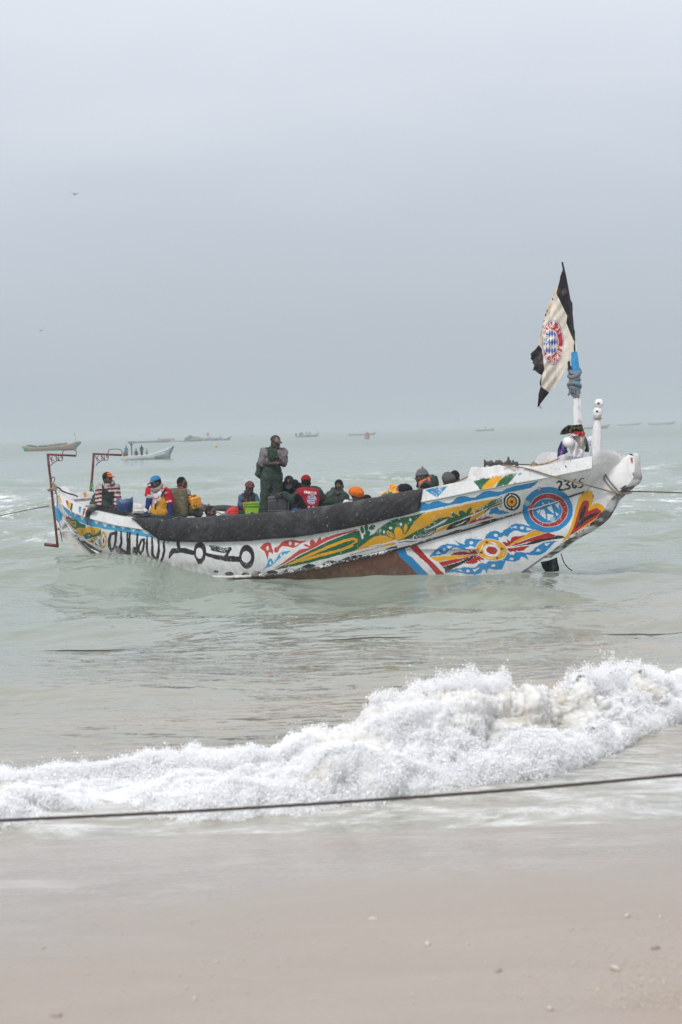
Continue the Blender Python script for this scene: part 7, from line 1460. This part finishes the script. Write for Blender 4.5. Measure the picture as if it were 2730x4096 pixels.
def figure(O, s, x, y0, y1, D, shirt, trou, label, hat=None, sit=False):
    """small far person: one body mesh, clothes as children"""
    p0 = at_y(O[0]+x/s, O[1]+y1/s, D); p1 = at_y(O[0]+x/s, O[1]+y0/s, D); H = p1[2]-p0[2]; c = v_([p0[0], D, 0]); z = lambda f: p0[2]+H*f; k = H/1.72 if not sit else H/.95
    root = empty('person', p0); tag(root, label, 'person', 'men in the white boat'); B = Layer(); S_ = Layer(); T_ = Layer(); U = v_([0, 0, 1.])
    hd_ = v_([c[0], D, p1[2]-.12*k]); B.ell(hd_, (.085*k, .10*k, .12*k)); B.cap(hd_-U*.1*k, hd_-U*.22*k, .05*k); n_ = hd_-U*.27*k; hip = n_-U*.5*k
    S_.cap(n_-v_([.10*k, 0, 0]), n_+v_([.10*k, 0, 0]), .085*k, None, .03).cap(n_, hip, .15*k, .13*k, .05); B.cap(n_, hip, .11*k, .10*k)
    for g in (1, -1):
        sh = n_+v_([g*.18*k, 0, -.03*k]); el = sh+v_([g*.06*k, -.02, -.27*k]); wr = el+v_([-g*.05*k, -.12*k, -.20*k]); B.cap(sh, el, .04*k).cap(el, wr, .036*k, .03*k).ell(wr+v_([0, -.03*k, -.07*k]), (.03*k, .03*k, .05*k)); S_.cap(sh, el, .06*k, .055*k)
        ft = hip+v_([g*.09*k, -.05*k, -.80*k]) if not sit else hip+v_([g*.1*k, -.45*k, -.1*k]); B.cap(hip+v_([g*.08*k, 0, 0]), ft, .07*k, .045*k); T_.cap(hip+v_([g*.08*k, 0, .03]), ft+U*.06*k, .10*k, .07*k, .04)
    for nm, Ly, cc in (('body', B, (.035, .025, .02)), ('shirt', S_, shirt), ('trousers', T_, trou)):
        V, F = Ly.mesh(.03*k); mesh_np(nm, V, F, SKIN if nm == 'body' else cloth('plain'), root, np.tile(v_(cc), (len(V), 1)))
    if hat: V, F = Layer().ell(hd_+U*.05*k, (.095*k, .11*k, .09*k), None, .01, [((0, 0, -1), .0)]).mesh(.02*k); mesh_np('hat', V, F, cloth('plain'), root, np.tile(v_(hat), (len(V), 1)))
# ochre boat
OA = (0, 1600); sA = 5.227
def ochre(u, f, c):
    c = c.copy(); c[(u < .10) & (f > .3)] = (.03, .22, .08); c[(u > .70) & (u < .86) & (f > .1) & (f < .5)] = (.30, .13, .07); c[(u > .86) & (f > .15)] = (.10, .16, .18); c[(u > .94)] = (.12, .25, .10)
    if .2 < f < .5: c[(u > .26) & (u < .68) & ((np.floor(u*92) % 3) == 0)] = (.07, .05, .05)
    if f < .1: c[:] = (.42, .33, .16)
    return c
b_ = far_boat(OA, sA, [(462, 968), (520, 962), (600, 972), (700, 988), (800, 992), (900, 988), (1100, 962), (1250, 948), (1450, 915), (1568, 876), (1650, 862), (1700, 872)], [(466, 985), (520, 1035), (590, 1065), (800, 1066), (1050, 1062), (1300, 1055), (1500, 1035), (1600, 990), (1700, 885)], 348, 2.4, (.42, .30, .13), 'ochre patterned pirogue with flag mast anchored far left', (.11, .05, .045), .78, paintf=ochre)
for P_ in ([(1158, 940), (1158, 884)], [(1373, 925), (1373, 872)]): fpole(b_, OA, sA, P_, 348, .05, (.06, .05, .05)); fpole(b_, OA, sA, [(P_[1][0]-8, P_[1][1]-2), (P_[1][0], P_[1][1]+10), (P_[1][0]+8, P_[1][1]-2)], 348, .03, (.06, .05, .05), 'fork')
fpole(b_, OA, sA, [(1590, 880), (1588, 820), (1575, 740), (1550, 668)], 348, .06, (.30, .22, .12), 'mast')
mb = MB(); mb.prism([at_y(*q, 347.9) for q in q2([(1550, 668), (1568, 705), (1572, 745), (1545, 715)], *OA, sA)], [at_y(*q, 348.1) for q in q2([(1550, 668), (1568, 705), (1572, 745), (1545, 715)], *OA, sA)]); mb.build('flag', mat('far_ochre', (.45, .32, .12)), b_)
mb = MB()
for k in range(26): x = rng.uniform(540, 1420); y = np.interp(x, [540, 800, 1100, 1420], [955, 985, 952, 912])-rng.uniform(0, 9); mb.box(at_y(x/sA, 1600+y/sA, 348+rng.uniform(-.5, .5)), (rng.uniform(.4, 1.6), .5, rng.uniform(.15, .4)))
mb.build('gear', mat('far_gear', (.055, .06, .065), .8, .5, 2), b_)
# white boat with four men
OB = (150, 1700); sB = 2.412
def whiteb(u, f, c):
    c = c.copy()
    if .1 < f < .24: c[(u < .97)] = (.16, .30, .42)
    c[(u > .62) & (f > .35)] = (.27, .30, .29); c[(u > .80) & (f > .2) & (f < .45)] = (.30, .36, .42); c[(u > .97)] = (.35, .22, .15)
    return c
DB = 177
b_ = far_boat(OB, sB, [(820, 302), (900, 297), (1000, 294), (1080, 285), (1150, 265), (1230, 235), (1300, 206), (1317, 198)], [(822, 318), (850, 334), (1000, 334), (1150, 333), (1232, 328), (1262, 300), (1290, 262), (1317, 203)], DB, 1.9, (.60, .60, .60), 'white pirogue with blue line carrying four men and a pole, anchored left', (.42, .43, .42), .8, paintf=whiteb, dk=1.)
fpole(b_, OB, sB, [(914, 296), (910, 225), (905, 165)], DB, .07, (.07, .05, .05)); mb = MB(); mb.box(at_y(OB[0]+908/sB, OB[1]+162/sB, DB), (.85, .6, .06)); mb.build('pole_board', mat('far_board', (.13, .09, .07)), b_)
for a_ in ([(910, 200), (880, 166)], [(908, 200), (935, 164)]): fpole(b_, OB, sB, a_, DB, .04, (.07, .05, .05), 'strut')
fpole(b_, OB, sB, [(808, 322), (830, 330)], DB, .12, (.5, .5, .5), 'skeg')
figure(OB, sB, 861, 197, 318, DB, (.03, .20, .36), (.02, .02, .03), 'tiny man in bright blue shirt at the stern of the white boat'); figure(OB, sB, 956, 229, 300, DB-.3, (.05, .06, .09), (.03, .03, .04), 'tiny seated man in dark jacket and red hat in the white boat', (.35, .03, .03), True)
figure(OB, sB, 1010, 190, 312, DB, (.03, .035, .04), (.02, .02, .025), 'tiny tall man in black standing midships in the white boat'); figure(OB, sB, 1058, 224, 312, DB, (.36, .33, .24), (.1, .1, .1), 'tiny man in beige shirt nearest the bow of the white boat')
bx_ = MB(); bx_.ellipsoid(at_y(OB[0]+850/sB, OB[1]+284/sB, DB-.2), (.28, .3, .36), 10, 7); tag(bx_.build('sack', mat('brown_sack', (.13, .06, .035)), None, True), 'brown sack at the stern of the white boat', 'sack')
# distant rafts of boats
OC = (600, 1700); sC = 2.24
for top, bot, D, bm, base, lb, low in [
    ([(-148, 140), (-140, 147), (-60, 143), (0, 140), (80, 136), (170, 130), (186, 126)], [(-146, 152), (-130, 158), (0, 158), (120, 155), (168, 148), (186, 128)], 604, 2.6, (.30, .34, .34), 'long grey green boat, leftmost of the anchored row', (.24, .24, .22)),
    ([(172, 139), (220, 142), (272, 140)], [(174, 149), (220, 151), (270, 148)], 640, 2.4, (.22, .27, .27), 'low dark grey hull second from the left in the anchored row', None),
    ([(264, 134), (290, 138), (326, 130)], [(268, 150), (290, 158), (322, 152)], 585, 2.2, (.52, .52, .50), 'short whitish boat third in the anchored row', (.40, .36, .30)),
    ([(318, 124), (360, 132), (410, 131), (472, 122)], [(322, 150), (360, 155), (440, 153), (470, 130)], 600, 2.8, (.16, .19, .19), 'dark crowded boat in the middle of the anchored row', (.24, .23, .22)),
    ([(470, 126), (510, 122), (548, 110)], [(474, 140), (510, 141), (545, 116)], 630, 2.4, (.26, .25, .25), 'grey boat with a red flag in the anchored row', None),
    ([(538, 126), (590, 124), (642, 108)], [(542, 138), (600, 139), (640, 112)], 615, 2.4, (.20, .22, .27), 'boat with blue cargo, second from the right in the anchored row', (.30, .28, .27)),
    ([(628, 124), (680, 120), (734, 102)], [(632, 136), (700, 136), (732, 106)], 620, 2.4, (.30, .31, .33), 'grey boat rightmost in the anchored row', (.15, .13, .14))]:
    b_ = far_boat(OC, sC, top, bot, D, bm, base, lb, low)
    if 'leftmost' in lb: fpole(b_, OC, sC, [(80, 136), (80, 110)], D, .09, (.1, .1, .1), 'mast'); mb = MB().box(at_y(OC[0]+150/sC, OC[1]+129/sC, D), (6, 1.2, .5)); mb.build('red_cargo', mat('far_red', (.35, .15, .12)), b_)
    if 'crowded' in lb:
        for P_ in ([(362, 130), (362, 92)], [(352, 92), (362, 98), (374, 92)], [(415, 128), (415, 104)], [(440, 128), (440, 100)]): fpole(b_, OC, sC, P_, D, .14, (.08, .09, .09), 'mast')
        mb = MB()
        for k in range(22): x = rng.normal(372, 24); mb.ellipsoid(at_y(OC[0]+x/sC, OC[1]+(130-rng.uniform(0, 13)*math.exp(-((x-365)/22)**2))/sC, D), (.7, .5, .9), 7, 5)
        mb.build('gear', mat('far_gear2', (.06, .085, .08), .8, .4, .5), b_); mb = MB().box(at_y(OC[0]+432/sC, OC[1]+126/sC, D), (5, 1.2, .8)); mb.build('tan_cargo', mat('far_tan', (.33, .27, .13)), b_)
    if 'red flag' in lb: fpole(b_, OC, sC, [(522, 122), (522, 80)], D, .09, (.1, .1, .1), 'mast'); fpole(b_, OC, sC, [(530, 120), (545, 96)], D, .09, (.12, .1, .1), 'yard'); mb = MB().box(at_y(OC[0]+521/sC, OC[1]+82/sC, D), (.9, .1, .9)); mb.build('red_flag', mat('far_redflag', (.45, .04, .04)), b_)
    if 'blue cargo' in lb: mb = MB().box(at_y(OC[0]+570/sC, OC[1]+124/sC, D), (6, 1.2, .5)); mb.build('blue_cargo', mat('far_blue', (.06, .13, .35)), b_); fpole(b_, OC, sC, [(636, 110), (634, 94)], D, .08, (.1, .1, .1), 'mast')
OD = (1100, 1700); sD = 3.136
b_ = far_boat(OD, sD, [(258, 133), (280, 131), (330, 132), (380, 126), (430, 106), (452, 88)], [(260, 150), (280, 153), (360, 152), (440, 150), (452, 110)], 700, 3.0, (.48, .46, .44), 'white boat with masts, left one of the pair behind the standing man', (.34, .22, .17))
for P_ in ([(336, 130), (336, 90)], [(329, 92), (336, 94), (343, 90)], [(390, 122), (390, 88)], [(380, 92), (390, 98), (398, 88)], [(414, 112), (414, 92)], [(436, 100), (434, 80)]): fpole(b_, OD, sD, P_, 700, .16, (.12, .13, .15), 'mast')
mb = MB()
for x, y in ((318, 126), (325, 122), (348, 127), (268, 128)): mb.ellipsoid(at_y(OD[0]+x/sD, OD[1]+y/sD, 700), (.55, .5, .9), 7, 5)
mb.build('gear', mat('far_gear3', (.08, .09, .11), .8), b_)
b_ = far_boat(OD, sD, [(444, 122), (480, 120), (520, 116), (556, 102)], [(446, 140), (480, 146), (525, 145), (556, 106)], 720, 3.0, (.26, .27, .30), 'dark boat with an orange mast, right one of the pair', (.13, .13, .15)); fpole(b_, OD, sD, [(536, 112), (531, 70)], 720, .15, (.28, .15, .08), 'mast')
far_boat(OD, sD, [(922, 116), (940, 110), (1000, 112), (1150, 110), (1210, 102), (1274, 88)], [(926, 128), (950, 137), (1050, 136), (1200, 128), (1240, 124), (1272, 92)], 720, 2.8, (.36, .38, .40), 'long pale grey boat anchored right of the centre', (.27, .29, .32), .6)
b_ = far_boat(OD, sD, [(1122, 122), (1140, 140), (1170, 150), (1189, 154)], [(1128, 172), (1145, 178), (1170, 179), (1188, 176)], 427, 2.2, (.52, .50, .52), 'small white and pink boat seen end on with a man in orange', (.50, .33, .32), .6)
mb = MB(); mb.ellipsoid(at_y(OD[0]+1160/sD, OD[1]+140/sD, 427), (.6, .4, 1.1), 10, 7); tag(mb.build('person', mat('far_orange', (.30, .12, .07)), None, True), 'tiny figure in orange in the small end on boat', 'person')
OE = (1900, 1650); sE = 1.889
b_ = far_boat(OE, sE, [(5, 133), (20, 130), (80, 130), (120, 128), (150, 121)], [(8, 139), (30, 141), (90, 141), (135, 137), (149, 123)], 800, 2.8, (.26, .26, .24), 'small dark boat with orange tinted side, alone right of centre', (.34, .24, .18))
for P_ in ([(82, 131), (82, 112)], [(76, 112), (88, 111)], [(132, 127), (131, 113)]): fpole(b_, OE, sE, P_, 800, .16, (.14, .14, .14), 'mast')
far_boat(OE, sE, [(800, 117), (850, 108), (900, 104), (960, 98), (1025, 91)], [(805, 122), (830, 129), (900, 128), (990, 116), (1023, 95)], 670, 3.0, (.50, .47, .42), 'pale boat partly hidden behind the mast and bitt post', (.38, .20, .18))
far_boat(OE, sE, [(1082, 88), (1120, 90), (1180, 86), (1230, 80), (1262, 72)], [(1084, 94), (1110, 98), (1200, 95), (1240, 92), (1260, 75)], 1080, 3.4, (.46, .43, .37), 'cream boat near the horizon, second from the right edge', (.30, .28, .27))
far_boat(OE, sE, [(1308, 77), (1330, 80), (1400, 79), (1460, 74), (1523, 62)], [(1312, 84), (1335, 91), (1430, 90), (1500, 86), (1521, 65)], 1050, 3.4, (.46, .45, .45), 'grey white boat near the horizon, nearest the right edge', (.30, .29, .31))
tag(MB().ellipsoid(at_y(600+594/2.24, 1700+187/2.24, 300), (.30, .30, .26), 10, 7).build('buoy', mat('yellow_buoy', (.55, .42, .08)), None, True), 'yellow mooring buoy floating below the anchored row', 'buoy')
# birds
gull_m = mat('gull_feathers', 'attr', .8, .1, 20)
def bird(x, y, span_px, D, up_, tilt, label, dark=.04):
    c = at_y(x*DS, y*DS, D); w = span_px*1.35*DS/ppm(D)/2; R = rot(60+tilt, 0, tilt*.5); mb = MB(); cd = (dark, dark, dark*1.08)
    mb.ellipsoid(c, (w*.10, w*.34, w*.10), 8, 6, (.16, .16, .17), np.array(rot(90, 0, 0)))
    for g in (1, -1):
        P = [(0, .10, .02), (.42*g, .16, .30*up_), (.98*g, -.08, .55*up_-.25), (.42*g, -.12, .26*up_), (0, -.12, .0)]
        A_w = [c+v_([q[0]*w*cos(radians(tilt)), q[1]*w, q[2]*w+q[0]*w*sin(radians(tilt))]) for q in P]; mb.prism(A_w, [q-v_([0, 0, .03*w]) for q in A_w], cd)
    mb.prism([c+v_([w*.3, 0, 0]), c+v_([w*.52, .1*w, 0]), c+v_([w*.52, -.1*w, 0])], [c+v_([w*.3, 0, -.03*w]), c+v_([w*.52, .1*w, -.03*w]), c+v_([w*.52, -.1*w, -.03*w])], (.1, .1, .1))
    tag(mb.build('gull', gull_m, None, False, True), label, 'bird', 'gulls over the sea')
for a_ in [(172, 446, 19, 90, .9, -8, 'grey gull with bowed wings highest in the sky at the left'), (95, 760, 11, 80, 1.6, 30, 'dark banking gull in the left sky, half way down'), (80, 886, 7, 110, .8, 5, 'tiny gull low in the sky at the far left'), (302, 867, 4.5, 150, .8, 0, 'tiny gull above the white boat, right one of two'), (278, 866, 3.5, 160, .8, 0, 'faint tiny gull above the white boat, left one of two'), (326, 1001, 7, 110, 1., 10, 'dark gull just above the men in the white boat'), (934, 893, 5, 150, .7, -20, 'tiny gull in the sky right of the centre'), (1053, 963, 5.5, 140, .7, 20, 'tiny gull just above the horizon right of the centre'), (1101, 898, 3.5, 170, .8, 0, 'faint speck of a gull, upper one of the pair at the right'), (1102, 914, 3.5, 170, .8, 0, 'faint speck of a gull, lower one of the pair at the right'), (580, 1003, 7, 120, 1.5, 0, 'small dark gull over the sea left of the standing man'), (845, 1018, 6, 110, 1.2, 50, 'dark gull low over the water below the end on boat')]: bird(*a_)
# ------------------------------------------------------------------ haze
m = bpy.data.materials.new('haze_air'); m.use_nodes = True; m.node_tree.nodes.clear()
pv = m.node_tree.nodes.new('ShaderNodeVolumePrincipled'); ou = m.node_tree.nodes.new('ShaderNodeOutputMaterial')
pv.inputs['Density'].default_value = .00092; pv.inputs['Color'].default_value = (.665, .72, .75, 1); pv.inputs['Anisotropy'].default_value = 0.0
m.node_tree.links.new(pv.outputs[0], ou.inputs['Volume'])
hz = MB().box((0, 0, 4.5), (17600, 17600, 19)).build('haze', m)
tag(hz, 'pale grey blue sea haze', kind='stuff')
